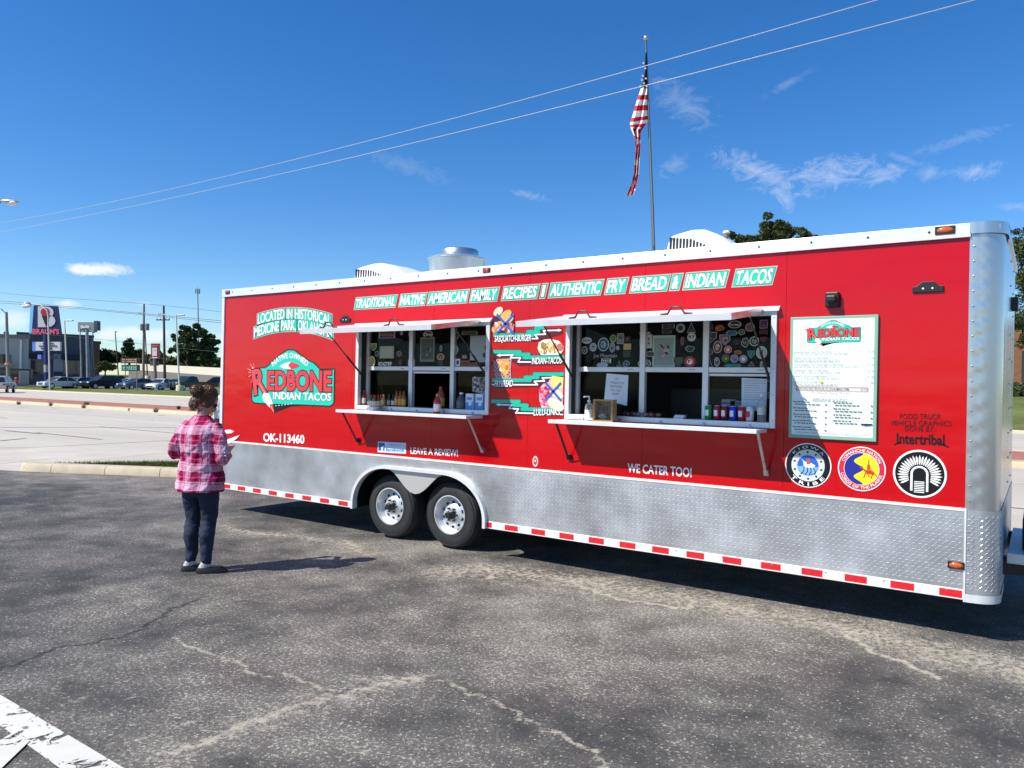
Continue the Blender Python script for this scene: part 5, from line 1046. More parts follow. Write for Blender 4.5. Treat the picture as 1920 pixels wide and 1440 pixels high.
# front window: soap, tip box, cans, water bottle, small goods
t = thing('soap_bottle', 'clear pump bottle of hand sanitiser beside the wooden tip box', 'bottle', (xat(1104, 785, -.10), -.10, SHELF)); mb = MB(); mb.lathe([(0, 0), (.036, 0), (.038, .01), (.038, .125), (.030, .15), (.014, .16), (.014, .175), (0, .175)], 18); mb.build('bottle_body', M_CLEAR, t, smooth=True)
mb = MB(); mb.lathe([(.016, .17), (.016, .19), (.006, .192), (.006, .225), (0, .225)], 12); mb.tube([(0, 0, .222), (-.045, -.01, .222), (-.05, -.01, .212)], .006, 8); mb.build('pump', M_WPLAST, t, smooth=True); mb = MB(); mb.lathe([(.0385, .03), (.0385, .10)], 18); mb.f = mb.f[:-2]; mb.m = mb.m[:-2]; mb.build('bottle_label', ink('#dfe4e0'), t, smooth=True)
M_WOOD = mat('light_wood', (.42, .24, .10), .55, noise=.3, nscale=6, stretch=(1, 1, 8))
tbx = xat(1133.5, 788, -.14); t = thing('tip_box', 'wooden framed glass tip box standing on the front shelf', 'box', (tbx, -.14, SHELF)); a = .098
mb = MB(); mb.box(-a, a, -.04, .04, 0, .016); mb.box(-a, a, -.04, .04, .184, .20); mb.box(-a, -a + .016, -.04, .04, .016, .184); mb.box(a - .016, a, -.04, .04, .016, .184); mb.build('frame', M_WOOD, t); mb = MB(); mb.box(-a + .016, a - .016, .028, .036, .016, .184); mb.build('back', mat('tip_back', (.20, .17, .12), .5), t)
d = Decal(y=-.031); d.text('Tips', (-.055, .105), (.05, .105), .055, M_BLK, 0, off=.01, shear=.2); d.build('lettering', t); mb = MB(); mb.box(-.06, .06, -.02, .02, .017, .022); [mb.obox(Matrix.Translation((random.uniform(-.05, .05), random.uniform(-.015, .02), .04 + .01 * i)) @ Euler((random.uniform(-1, 1), random.uniform(-1, 1), random.uniform(0, 3))).to_matrix().to_4x4(), .035, .015, .001) for i in range(4)]; mb.build('notes', mat('bank_notes', (.45, .48, .40), .8), t, kind='stuff')
for px, c, l in ((1328.5, '1f8a3c', 'green drink can, leftmost of the row'), (1345, 'a01c34', 'crimson drink can next to the green one'), (1359, '7a1428', 'dark red drink can between crimson and blue'), (1375, '2038c0', 'blue drink can in the row'), (1391, 'b81c24', 'bright red drink can right of the blue one'), (1406, 'dcdfe2', 'white drink can, rightmost of the row')):
    t = thing('drink_can', l, 'can', (xat(px, 785, .05), .05, SILL), group='drink cans on the front window sill'); mb = MB(); mb.lathe([(0, 0), (.024, 0), (.033, .010), (.033, .108), (.027, .12), (.027, .123), (0, .121)], 20); mb.build('can_body', mat('can_' + c, srgb(c), .3, .35), t, smooth=True, ang=50); mb = MB(); mb.lathe([(.0275, .1195), (.0278, .1235), (.025, .1235), (.0, .1215)], 18); mb.build('can_lid', M_STEEL, t, smooth=True)
    d = MB(); n = 6; d.add([(.0334 * math.sin(q), -.0334 * math.cos(q), zz) for zz in (.035, .085) for q in np.linspace(-.8, .3, n)], [(i, i + 1, n + i + 1, n + i) for i in range(n - 1)]); d.build('can_print', ink('#e8e8ea') if c != 'dcdfe2' else ink('#c03040'), t)
t = thing('water_bottle', 'clear bottle with pale label at the right end of the sill', 'bottle', (xat(1428, 787, .05), .05, SILL)); mb = MB(); mb.lathe([(0, 0), (.034, 0), (.036, .01), (.036, .14), (.026, .175), (.014, .19), (.014, .21), (0, .21)], 18); mb.build('bottle_body', M_CLEAR, t, smooth=True); mb = MB(); mb.lathe([(.016, .205), (.016, .225), (0, .226)], 12); mb.build('cap', M_WPLAST, t); mb = MB(); mb.lathe([(.0365, .06), (.0365, .12)], 18); mb.f = mb.f[:-2]; mb.m = mb.m[:-2]; mb.build('bottle_label', ink('#c8ccc0'), t, smooth=True)
for i, (px, c, l) in enumerate(((1184, '2a1c1c', 'dark sunglasses lying leftmost on the middle sill'), (1206, '4a5058', 'grey framed sunglasses on the middle sill'), (1230, '5a1c20', 'dark red sunglasses nearest the card stack'))):
    t = thing('sunglasses', l, 'sunglasses', (xat(px, 775, .06), .06, SILL)); mb = MB()
    for s in (-1, 1): mb.ball((s * .034, -.03, .024), .03, 12, 6, (1, .25, .72)); mb.tube([(s * .064, -.03, .03), (s * .068, .03, .028), (s * .066, .08, .004)], .003, 6)
    mb.tube([(-.012, -.034, .032), (.012, -.034, .032)], .003, 6); mb.build('glasses_frame', glassy('shades_' + c, srgb(c)), t, smooth=True)
t = thing('card_stack', 'small stack of white cards on the middle sill', 'cards', (xat(1275, 780, .05), .05, SILL)); [MB().box(-.05 + .004 * i, .04 + .004 * i, -.025, .03, .008 * i, .008 * i + .0075).build('card', ink('#b8c4d8' if i % 2 else '#dfe4ea'), t) for i in range(4)]
for px, l, c in ((1369, 'white card carton left of the paper notice', '#c4ccd4'), (1385, 'smaller white carton touching the paper notice', '#b4c0cc')):
    t = thing('carton', l, 'carton', (xat(px, 775, .30), .30, SILL - .035)); mb = MB(); mb.box(-.06, .06, -.05, .05, 0, .21 if px < 1380 else .20); mb.build('box', ink(c), t); d = Decal(y=-.0505); d.rect(-.055, .17, .055, .185, ink('#5a7aa8'), 0); d.build('print', t)
mb = MB(); mb.box(5.40, 7.18, .205, .42, SILL - .05, SILL - .036); mb.box(2.6, 4.36, .205, .42, SILL - .05, SILL - .036); mb.build('inner_counter', M_INST, T)

# ================================================================ people
def plaid_mat():
    m = bpy.data.materials.new('pink_plaid'); m.use_nodes = True; nt, N, L, P = nodes_of(m)
    tc = N.new('ShaderNodeTexCoord'); nz = N.new('ShaderNodeTexNoise'); nz.inputs['Scale'].default_value = 5; L.new(tc.outputs['Object'], nz.inputs['Vector'])
    ad = N.new('ShaderNodeVectorMath'); ad.operation = 'MULTIPLY_ADD'; ad.inputs[1].default_value = (.035, .035, .035); L.new(nz.outputs['Color'], ad.inputs[0]); L.new(tc.outputs['Object'], ad.inputs[2])
    sp = N.new('ShaderNodeSeparateXYZ'); L.new(ad.outputs[0], sp.inputs[0])
    def fr(o, k, off):
        a = N.new('ShaderNodeMath'); a.operation = 'MULTIPLY_ADD'; a.inputs[1].default_value = k; a.inputs[2].default_value = off; L.new(o, a.inputs[0]); b = N.new('ShaderNodeMath'); b.operation = 'FRACT'; L.new(a.outputs[0], b.inputs[0]); return b.outputs[0]
    def ramp(f, stops):
        r = N.new('ShaderNodeValToRGB'); r.color_ramp.interpolation = 'CONSTANT'; e = r.color_ramp.elements; e[0].position = stops[0][0]; e[0].color = (*stops[0][1], 1); e[1].position = stops[1][0]; e[1].color = (*stops[1][1], 1)
        for p, c in stops[2:]: q = e.new(p); q.color = (*c, 1)
        L.new(f, r.inputs[0]); return r.outputs[0]
    w, p, dk, g, lp = (.76, .56, .65), (.46, .012, .14), (.045, .006, .026), (.30, .26, .30), (.78, .20, .44)
    vx = ramp(fr(sp.outputs[0], 6.4, .12), [(0, w), (.20, g), (.24, w), (.32, lp), (.38, p), (.60, dk), (.68, p), (.80, lp), (.88, w), (.91, dk), (.95, w)])
    hz = ramp(fr(sp.outputs[2], 6.0, .30), [(0, w), (.24, g), (.27, w), (.36, p), (.56, lp), (.62, p), (.86, dk), (.90, w)])
    mx = N.new('ShaderNodeMixRGB'); mx.inputs[0].default_value = .5; L.new(vx, mx.inputs[1]); L.new(hz, mx.inputs[2])
    mu = N.new('ShaderNodeMixRGB'); mu.blend_type = 'MULTIPLY'; mu.inputs[0].default_value = .75; L.new(mx.outputs[0], mu.inputs[1]); mm = N.new('ShaderNodeMixRGB'); mm.blend_type = 'LIGHTEN'; mm.inputs[0].default_value = 1; L.new(vx, mm.inputs[1]); L.new(hz, mm.inputs[2]); L.new(mm.outputs[0], mu.inputs[2])
    L.new(mu.outputs[0], P.inputs['Base Color']); P.inputs['Roughness'].default_value = .85; P.inputs['Specular IOR Level'].default_value = .2
    b = N.new('ShaderNodeBump'); b.inputs['Strength'].default_value = .5; b.inputs['Distance'].default_value = .02; n2 = N.new('ShaderNodeTexNoise'); n2.inputs['Scale'].default_value = 9; n2.inputs['Detail'].default_value = 3; n2.inputs['Distortion'].default_value = 1.2; L.new(tc.outputs['Object'], n2.inputs['Vector']); L.new(n2.outputs['Fac'], b.inputs['Height']); L.new(b.outputs[0], P.inputs['Normal'])
    return m
M_PLAID = plaid_mat(); M_SKIN = mat('skin', (.42, .22, .15), .55, noise=.08, nscale=20); M_JEANS = mat('dark_denim', (.006, .014, .040), .8, noise=.45, nscale=7, bump=.5, bscale=14, stretch=(1, 1, 2))
M_HAIR = mat('brown_hair', (.070, .034, .017), .45, noise=.6, nscale=30, stretch=(1, 1, .25), bump=.8, bscale=60); M_SHOE = mat('black_shoe', (.012, .012, .013), .45); M_SOCK = mat('pale_insole', (.45, .42, .38), .8)
def solid(name, mb, m, parent, voxel=.012, smooth_it=4, disp=None):
    o = mb.build(name, m, parent); r = o.modifiers.new('r', 'REMESH'); r.mode = 'VOXEL'; r.voxel_size = voxel; r.use_smooth_shade = True
    s = o.modifiers.new('s', 'SMOOTH'); s.iterations = smooth_it; s.factor = .5
    if disp:
        tx = bpy.data.textures.new(name + '_folds', 'CLOUDS'); tx.noise_scale = disp[1]; tx.noise_depth = 2; d = o.modifiers.new('d', 'DISPLACE'); d.texture = tx; d.strength = disp[0]; d.mid_level = .5; d.texture_coords = 'LOCAL'
    return o
def limb(mb, pts, rad, n=14): 
    pts = [Vector(p) for p in pts]; P = []; Rr = []
    for i in range(len(pts) - 1):
        for k in range(4): t = k / 4; P.append(pts[i].lerp(pts[i + 1], t)); Rr.append(rad[i] + (rad[i + 1] - rad[i]) * t)
    P.append(pts[-1]); Rr.append(rad[-1]); mb.tube(P, Rr, n); mb.ball(pts[0], rad[0], 12, 8); mb.ball(pts[-1], rad[-1], 12, 8); [mb.ball(p, r, 12, 8) for p, r in zip(pts[1:-1], rad[1:-1])]
wp = gnd(374, 1071); W_ = thing('person', 'woman in pink and white plaid shirt and dark jeans standing before the trailer', 'person', (wp.x, wp.y, 0), R_(16))
# local: +y is where she faces, +x her right hand side
sh = MB(); sh.loft([(0, -.015, .735, .240, .160), (0, -.012, .80, .234, .158), (0, -.008, .90, .220, .150), (0, -.005, 1.00, .204, .140), (0, -.010, 1.10, .200, .136), (0, -.018, 1.20, .206, .136), (0, -.022, 1.28, .200, .124), (0, -.020, 1.335, .160, .100), (0, -.010, 1.375, .100, .075), (0, -.002, 1.405, .066, .062)], 28)
EL = {1: Vector((.262, -.050, 1.040)), -1: Vector((-.268, -.045, 1.065))}; WR = {1: Vector((.115, .225, 1.10)), -1: Vector((-.085, .225, 1.09))}; SHO = {1: Vector((.168, -.012, 1.298)), -1: Vector((-.172, -.012, 1.303))}
for s in (1, -1):
    md = SHO[s].lerp(EL[s], .5) + Vector((.02 * s, -.005, 0)); cu = EL[s].lerp(WR[s], .30); limb(sh, [SHO[s], md, EL[s], cu], [.058, .062, .060, .056]); sh.tube([EL[s].lerp(WR[s], .20), EL[s].lerp(WR[s], .36)], .064, 14)
solid('shirt', sh, M_PLAID, W_, .009, 2, (.042, .075))
cl = MB(); cl.lathe([(.064, 0), (.072, .02), (.070, .034), (.060, .036), (.056, .01)], 22, Matrix.Translation((0, .0, 1.378)) @ Matrix.Rotation(R_(-8), 4, 'X'), closed=True); cl.build('shirt_collar', M_PLAID, W_, smooth=True)
bt = MB()
for k in range(3): bt.lathe([(.007, 0), (.007, .004), (0, .005)], 10, Matrix.Translation(EL[1].lerp(SHO[1], .1 + .1 * k) + Vector((.062, -.03, 0))) @ Matrix.Rotation(R_(90), 4, 'Y'))
bt.build('sleeve_button', M_WHITE, W_)
# one continuous body: head, neck, trunk, arms and hands, legs and feet
bd = MB(); HC = Vector((.010, .030, 1.548)); TW_ = Matrix.Rotation(R_(-52), 4, 'Z') @ Matrix.Rotation(R_(-36), 4, 'X'); T3 = TW_.to_3x3()
bd.ball(HC, 1, 20, 14, (.076, .098, .112), T3); bd.ball(HC + T3 @ Vector((0, .035, -.06)), 1, 16, 10, (.056, .062, .062), T3)     # skull, jaw
bd.ball(HC + T3 @ Vector((0, .104, -.028)), 1, 10, 8, (.014, .022, .024), T3); bd.ball(HC + T3 @ Vector((0, .092, -.068)), 1, 10, 6, (.026, .012, .010), T3)    # nose, lips
for s in (1, -1): bd.ball(HC + T3 @ Vector((s * .075, .0, -.02)), 1, 10, 8, (.012, .022, .032), T3)
limb(bd, [(0, -.010, 1.36), (.004, .012, 1.46)], [.056, .052]); bd.loft([(0, 0, .86, .15, .10), (0, 0, 1.0, .14, .09), (0, -.01, 1.2, .15, .09), (0, -.01, 1.34, .12, .07), (0, 0, 1.38, .06, .05)], 20)
for s in (1, -1):
    limb(bd, [SHO[s], EL[s], WR[s]], [.05, .042, .027]); d = (WR[s] - EL[s]).normalized(); u = Vector((-s * .35, .35, .5)).normalized(); pl = WR[s] + d * .045
    bd.ball(pl, 1, 12, 8, (.030, .042, .020)); sidev = d.cross(Vector((0, 0, 1))).normalized()
    for k in range(4):
        o = pl + sidev * (.027 - .018 * k) * 1.0 + d * .03; ln = (.030, .034, .032, .025)[k]; k1 = o + d * ln; k2 = k1 + (d * .4 + Vector((-s * .6, 0, -.35))).normalized() * ln * .8; k3 = k2 + (d * -.2 + Vector((-s * .7, 0, -.4))).normalized() * ln * .6; limb(bd, [o, k1, k2, k3], [.0095, .009, .0085, .007], 8)
    th = WR[s] + d * .02 + Vector((-s * .03, 0, .012)); limb(bd, [th, th + d * .03 + Vector((-s * .012, 0, .018)), th + d * .055 + Vector((-s * .014, 0, .02))], [.011, .010, .008], 8)
HIP = {1: Vector((.088, -.005, .84)), -1: Vector((-.088, -.005, .84))}; KN = {1: Vector((.088, .012, .47)), -1: Vector((-.092, .02, .47))}; AN = {1: Vector((.100, -.035, .075)), -1: Vector((-.080, -.02, .075))}
for s in (1, -1):
    limb(bd, [HIP[s], KN[s], AN[s]], [.07, .048, .033]); FT = Matrix.Rotation(R_(-58 if s > 0 else -50), 3, 'Z'); limb(bd, [AN[s] + FT @ Vector((0, -.02, -.035)), AN[s] + FT @ Vector((.004, .09, -.048)), AN[s] + FT @ Vector((.006, .150, -.052))], [.026, .026, .014])
solid('body', bd, M_SKIN, W_, .007, 2)
jn = MB(); jn.loft([(0, -.012, .68, .10, .08), (0, -.014, .74, .165, .115), (0, -.012, .82, .190, .130), (0, -.008, .92, .180, .122), (0, -.004, .98, .165, .11)], 24)
for s in (1, -1): limb(jn, [HIP[s] + Vector((0, 0, -.02)), HIP[s].lerp(KN[s], .5) + Vector((.004 * s, -.008, 0)), KN[s], KN[s].lerp(AN[s], .35) + Vector((0, -.022, 0)), KN[s].lerp(AN[s], .75), AN[s] + Vector((0, 0, .035))], [.102, .088, .068, .066, .052, .047], 16)
solid('jeans', jn, M_JEANS, W_, .010, 3, (.020, .07))
for s in (1, -1):
    a = AN[s]; FT = Matrix.Rotation(R_(-58 if s > 0 else -50), 4, 'Z')
    so = MB(); so.loft([(0, .052, .004, .040, .135), (0, .052, .018, .041, .136), (0, .050, .040, .037, .128), (0, .040, .060, .030, .105)], 20); so.v = [tuple(FT @ Vector(v) + Vector((a.x, a.y, 0))) for v in so.v]; so.build('shoe', M_SHOE, W_, smooth=True)
    sk_ = MB(); sk_.loft([(0, -.01, .052, .031, .058), (0, -.005, .085, .036, .045), (0, 0, .105, .036, .040)], 16); sk_.v = [tuple(FT @ Vector(v) + Vector((a.x, a.y, 0))) for v in sk_.v]; sk_.build('sock', M_SOCK, W_, smooth=True)
# hair gathered in a loose bun
hr = MB(); hr.ball(HC + T3 @ Vector((0, -.022, .020)), 1, 20, 14, (.090, .102, .112), T3); hr.ball(HC + T3 @ Vector((0, -.060, -.055)), 1, 16, 10, (.070, .056, .085), T3); hr.ball(HC + Vector((-.030, -.085, .095)), 1, 14, 10, (.058, .050, .046)); hr.ball(HC + Vector((-.055, -.075, .070)), .036, 12, 8)
for s in (1, -1): hr.ball(HC + T3 @ Vector((s * .064, .02, .012)), 1, 12, 8, (.026, .052, .072), T3)
solid('hair', hr, M_HAIR, W_, .006, 2, (.022, .028))
st = MB(); rs = random.Random(5)
for i in range(950):
    a = rs.uniform(0, 6.28); b = rs.uniform(-.7, 1.3); p = Vector((math.cos(a) * math.cos(b), math.sin(a) * math.cos(b), math.sin(b))); q0 = HC + T3 @ Vector((p.x * .095, p.y * .105 - .022, p.z * .118 + .018)); tgt = HC + Vector((-.035 + rs.gauss(0, .02), -.09, .095 + rs.gauss(0, .02))); q2 = q0.lerp(tgt, rs.uniform(.3, .75)) ; q2 += (q2 - HC).normalized() * (.115 - (q2 - HC).length) * .8; q1 = (q0 + q2) / 2; q1 += (q1 - HC).normalized() * .010; st.tube([q0, q1, q2], [.0016, .0022, .0010], 4, False)
for i in range(220):
    o = HC + Vector((-.035, -.085, .092)); a = rs.uniform(0, 6.28); r0 = rs.uniform(.035, .062); tl = Euler((rs.uniform(-.8, .8), rs.uniform(-.8, .8), 0)).to_matrix(); st.tube([o + tl @ Vector((r0 * math.cos(a + k * .45), r0 * math.sin(a + k * .45), rs.uniform(-.01, .01))) for k in range(5)], .0020, 4, False)
for i in range(120): q0 = HC + T3 @ Vector((rs.uniform(-.06, .06), -.075, -.07)); st.tube([q0, q0 + Vector((rs.gauss(0, .012), -.012, -.03)), q0 + Vector((rs.gauss(0, .02), -.014, -.085))], [.002, .0018, .0006], 4, False)
st.build('hair_strands', mat('hair_strand', (.13, .065, .032), .35), W_, smooth=True, kind='stuff')
sg = MB()
for s in (1, -1): sg.ball(HC + T3 @ Vector((s * .032, .098, .004)), 1, 12, 8, (.030, .010, .024), T3); sg.tube([HC + T3 @ Vector((s * .062, .085, .008)), HC + T3 @ Vector((s * .084, .0, .004))], .0035, 6)
sg.build('glasses', M_BLACK, W_, smooth=True)
# second person, mostly hidden behind the trailer's rear end
b = dep(418, 768, 15.5); px_, py_ = b.x, b.y; P2 = thing('person', 'person in white shirt and dark trousers half hidden by the trailer rear', 'person', (px_, py_, 0), R_(70))
m2 = MB(); m2.loft([(0, 0, .96, .17, .12), (0, 0, 1.1, .18, .125), (0, -.01, 1.28, .19, .125), (0, -.01, 1.38, .17, .105), (0, 0, 1.43, .08, .07)], 22)
for s in (1, -1): limb(m2, [(.18 * s, 0, 1.36), (.23 * s, .0, 1.16)], [.07, .065])
solid('shirt', m2, mat('white_cotton', (.78, .78, .77), .85), P2, .012, 3, (.015, .08))
m2 = MB(); m2.ball((0, .03, 1.60), 1, 16, 12, (.078, .098, .118)); limb(m2, [(0, -.01, 1.40), (0, .01, 1.50)], [.055, .05]); m2.loft([(0, 0, .9, .14, .10), (0, 0, 1.2, .15, .1), (0, 0, 1.4, .06, .05)], 16)
for s in (1, -1): limb(m2, [(.18 * s, 0, 1.36), (.235 * s, -.01, 1.10), (.17 * s, .20, 1.04)], [.05, .042, .028]); limb(m2, [(.17 * s, .20, 1.04), (.15 * s, .27, 1.04)], [.034, .02]); limb(m2, [(.09 * s, 0, .88), (.09 * s, .01, .48), (.09 * s, -.02, .08), (.09 * s, .12, .035)], [.08, .055, .04, .03])
solid('body', m2, M_SKIN, P2, .010, 2)
m2 = MB(); m2.loft([(0, 0, .74, .15, .11), (0, 0, .85, .18, .125), (0, 0, .99, .165, .115)], 20)
for s in (1, -1): limb(m2, [(.09 * s, 0, .84), (.095 * s, .01, .48), (.095 * s, -.01, .09)], [.10, .080, .070])
solid('trousers', m2, mat('black_trousers', (.014, .014, .017), .8), P2, .012, 3)
m2 = MB(); m2.ball((0, .012, 1.625), 1, 16, 12, (.088, .102, .112)); solid('hair', m2, M_HAIR, P2, .01, 2)
for s in (1, -1): MB().loft([(.09 * s, .05, 0, .045, .14), (.09 * s, .05, .05, .04, .13), (.09 * s, .02, .09, .03, .07)], 14).build('shoe', M_SHOE, P2, smooth=True)

# ================================================================ across the street
sheet('car_park', [(-260, 47.2), (-62, 47.2), (-62, 66), (-260, 66)], .33, mat('car_park_asphalt', (.10, .10, .10), .85, noise=.2, nscale=.5), kind='structure')
M_CGL = mat('car_glass', (.02, .025, .03), .06, spec=.7); M_LAMP = mat('head_lamp', (.75, .77, .78), .1, coat=.5); M_TAIL = mat('tail_lamp', (.40, .01, .01), .2); M_CHROME = mat('chrome', (.7, .7, .72), .15, 1.0)
CARS = {
 'sedan': dict(L=4.7, W=.90, low=[(-2.33, .30), (-2.35, .62), (-2.28, .88), (-1.55, .98), (1.0, .95), (1.9, .84), (2.28, .68), (2.35, .45), (2.30, .28)], cab=[(-1.75, .97), (-1.10, 1.36), (-.35, 1.45), (.25, 1.42), (1.15, .95)], wr=.33, wx=(-1.40, 1.42)),
 'suv': dict(L=4.7, W=.93, low=[(-2.30, .38), (-2.34, .75), (-2.28, 1.06), (-1.5, 1.10), (1.0, 1.08), (1.95, 1.00), (2.30, .82), (2.36, .5), (2.30, .34)], cab=[(-2.18, 1.08), (-1.95, 1.62), (-1.2, 1.72), (.2, 1.70), (1.12, 1.08)], wr=.37, wx=(-1.38, 1.42)),
 'pickup': dict(L=5.7, W=.98, low=[(-2.85, .45), (-2.88, .80), (-2.86, 1.16), (-.9, 1.16), (1.35, 1.14), (2.55, 1.10), (2.80, .95), (2.86, .6), (2.80, .40)], cab=[(-.95, 1.14), (-.80, 1.76), (-.2, 1.86), (.55, 1.84), (1.42, 1.14)], wr=.41, wx=(-1.72, 1.80))}
def car(name, kind, loc, yaw, col, label, group='cars in the car park across the street', guard=False, cat='car'):
    k = CARS[kind]; t = thing(name, label, cat, loc, yaw, group); W = k['W']; cm = mat('car_paint_%02x%02x%02x' % tuple(int(c * 255) for c in col), col, .25, .2, coat=.6)
    secs = [(-W, .92), (-W * .97, 1.0), (W * .97, 1.0), (W, .92)]
    mb = MB(); lo = k['low']; n = len(lo); ys = (-W * .93, -W, W, W * .93); sc_ = (.985, 1, 1, .985)
    vs = [(x * s, y, .2 + (z - .2) * (1 if abs(y) == W else .97)) for y, s in zip(ys, sc_) for x, z in lo]
    fs = [(j * n + i, j * n + (i + 1) % n, (j + 1) * n + (i + 1) % n, (j + 1) * n + i) for j in range(3) for i in range(n)] + [tuple(range(n)), tuple(range(3 * n, 4 * n))]
    mb.add(vs, fs); mb.build('car_body', cm, t, bevel=.05)
    cb = k['cab']; zb = cb[0][1]; zt = max(z for _, z in cb); m = len(cb)
    def yy(z): return W * (.94 - .20 * (z - zb) / (zt - zb))
    mb = MB(); mb.add([(x, -yy(z), z) for x, z in cb] + [(x, yy(z), z) for x, z in cb], [tuple(range(m)), tuple(range(2 * m - 1, m - 1, -1))] + [(i, i + m, i + 1 + m, i + 1) for i in range(m - 1)]); mb.build('windows', M_CGL, t)
    mb = MB(); r = cb[1:-1]; q = len(r); mb.add([(x, s * yy(z) * 1.01, z + o) for o in (-.02, .035) for s in (-1, 1) for x, z in r], [(i, i + 1, i + 1 + q, i + q) for i in range(q - 1)] + [(i + 2 * q, i + 1 + 2 * q, i + 1 + 3 * q, i + 3 * q) for i in range(q - 1)] + [(i, i + 1, i + 1 + 2 * q, i + 2 * q) for i in range(q - 1)] + [(i + q, i + 1 + q, i + 1 + 3 * q, i + 3 * q) for i in range(q - 1)] + [(0, q, 3 * q, 2 * q), (q - 1, 2 * q - 1, 4 * q - 1, 3 * q - 1)])
    for s in (-1, 1):
        for (xa, za), (xb, zb_) in ((cb[0], cb[1]), (cb[-1], cb[-2])): mb.bar((xa, s * yy(za) * 1.0, za), (xb, s * yy(zb_) * 1.0, zb_), .07, .06)
        xm = (cb[1][0] + cb[-2][0]) / 2 - .05; mb.bar((xm, s * yy(zb) * 1.005, zb), (xm, s * yy(zt - .05) * 1.005, zt - .05), .08, .04)
    mb.build('roof', cm, t)
    for s in (-1, 1):
        for x in k['wx']:
            wt = thing_part('wheel', t); A = Matrix.Translation((x, s * (W - .01), k['wr'])) @ Matrix.Rotation(R_(-90 * s), 4, 'X')
            MB().lathe([(k['wr'] * .62, .01), (k['wr'], .0), (k['wr'], -.2), (0, -.2)], 20, A).build('tyre', M_RUB, wt, smooth=True); MB().lathe([(k['wr'] * .63, .012), (k['wr'] * .5, .0), (.05, .015), (0, .015)], 14, A).build('rim', M_RIM, wt)
        MB().obox(Matrix.Translation((lo[-3][0] - .06, s * W * .74, lo[-3][1] + .02)), .10, W * .18, .075).build('headlight', M_LAMP, t, bevel=.02)
        MB().obox(Matrix.Translation((lo[1][0] + .03, s * W * .80, lo[1][1] + .12)), .05, W * .14, .09).build('tail_light', M_TAIL, t, bevel=.02)
        MB().obox(Matrix.Translation((cb[-1][0] - .25, s * (W + .08), zb + .08)), .06, .09, .06).build('mirror', cm, t, bevel=.02)
    MB().obox(Matrix.Translation((lo[-2][0] - .02, 0, lo[-2][1] + .10)), .03, W * .45, .10).build('grille', M_BLACK, t)
    MB().obox(Matrix.Translation((lo[1][0], 0, lo[1][1] - .05)), .03, W * .25, .06).build('number_plate', M_WHITE, t)
    if guard:
        g = MB(); x = lo[-2][0] + .08
        for z in (.55, .80, 1.05): g.tube([(x, -W * .8, z), (x, W * .8, z)], .03, 8)
        for y in (-W * .8, -W * .3, W * .3, W * .8): g.tube([(x, y, .45), (x, y, 1.12)], .03, 8)
        g.build('bull_bar', M_CHROME, t)
    return t
def cg(px, py, z=.33): p = gnd(px, py, z); return (p.x, p.y, z)
VW = lambda loc: math.atan2(CAM.y - loc[1], CAM.x - loc[0])      # heading that points a car at the viewer
p = gnd(2, 736); car('sport_utility_car', 'suv', (p.x, p.y, .004), VW(p) + R_(180 - 12), (.40, .42, .45), 'silver grey suv driving away along the far lanes', None)
def parked(nm, kind, px, py, col, rot, lb, **k): l = cg(px, py); return car(nm, kind, l, VW(l) + R_(rot), col, lb, **k)
parked('sedan', 'sedan', 112, 728.5, (.50, .52, .55), -60, 'silver sedan, leftmost car in the car park beside the pale lamp post')
parked('sedan', 'sedan', 147, 728.5, (.25, .27, .30), -52, 'grey sedan between the pale lamp post and the black car')
parked('hatchback', 'suv', 190, 729.5, (.012, .012, .016), -55, 'black hatchback parked in front of the dark blue pickup')
parked('pickup_truck', 'pickup', 222, 724.5, (.018, .028, .075), -70, 'dark blue pickup truck parked behind the white sedan', cat='pickup')
parked('sedan', 'sedan', 172, 724.0, (.16, .05, .04), -40, 'dark red car with its bonnet showing left of the blue pickup')
parked('sedan', 'sedan', 243, 727.5, (.80, .80, .80), -58, 'white sedan parked behind the road sign posts')
parked('sedan', 'sedan', 258, 731.0, (.09, .10, .12), -55, 'dark grey sedan at the road sign posts')
parked('sedan', 'sedan', 302, 731.5, (.72, .73, .74), -35, 'white car beside the truck with the chrome bull bar')
parked('sedan', 'sedan', 318, 727.5, (.45, .52, .60), -60, 'pale blue car behind the white one near the lamp post')
parked('pickup_truck', 'pickup', 352, 732.0, (.014, .018, .016), -42, 'black pickup truck with chrome bull bar behind the woman', guard=True, cat='pickup')
parked('flatbed_truck', 'pickup', 408, 731.0, (.012, .012, .014), -80, 'black truck seen between the woman and the trailer', cat='truck')

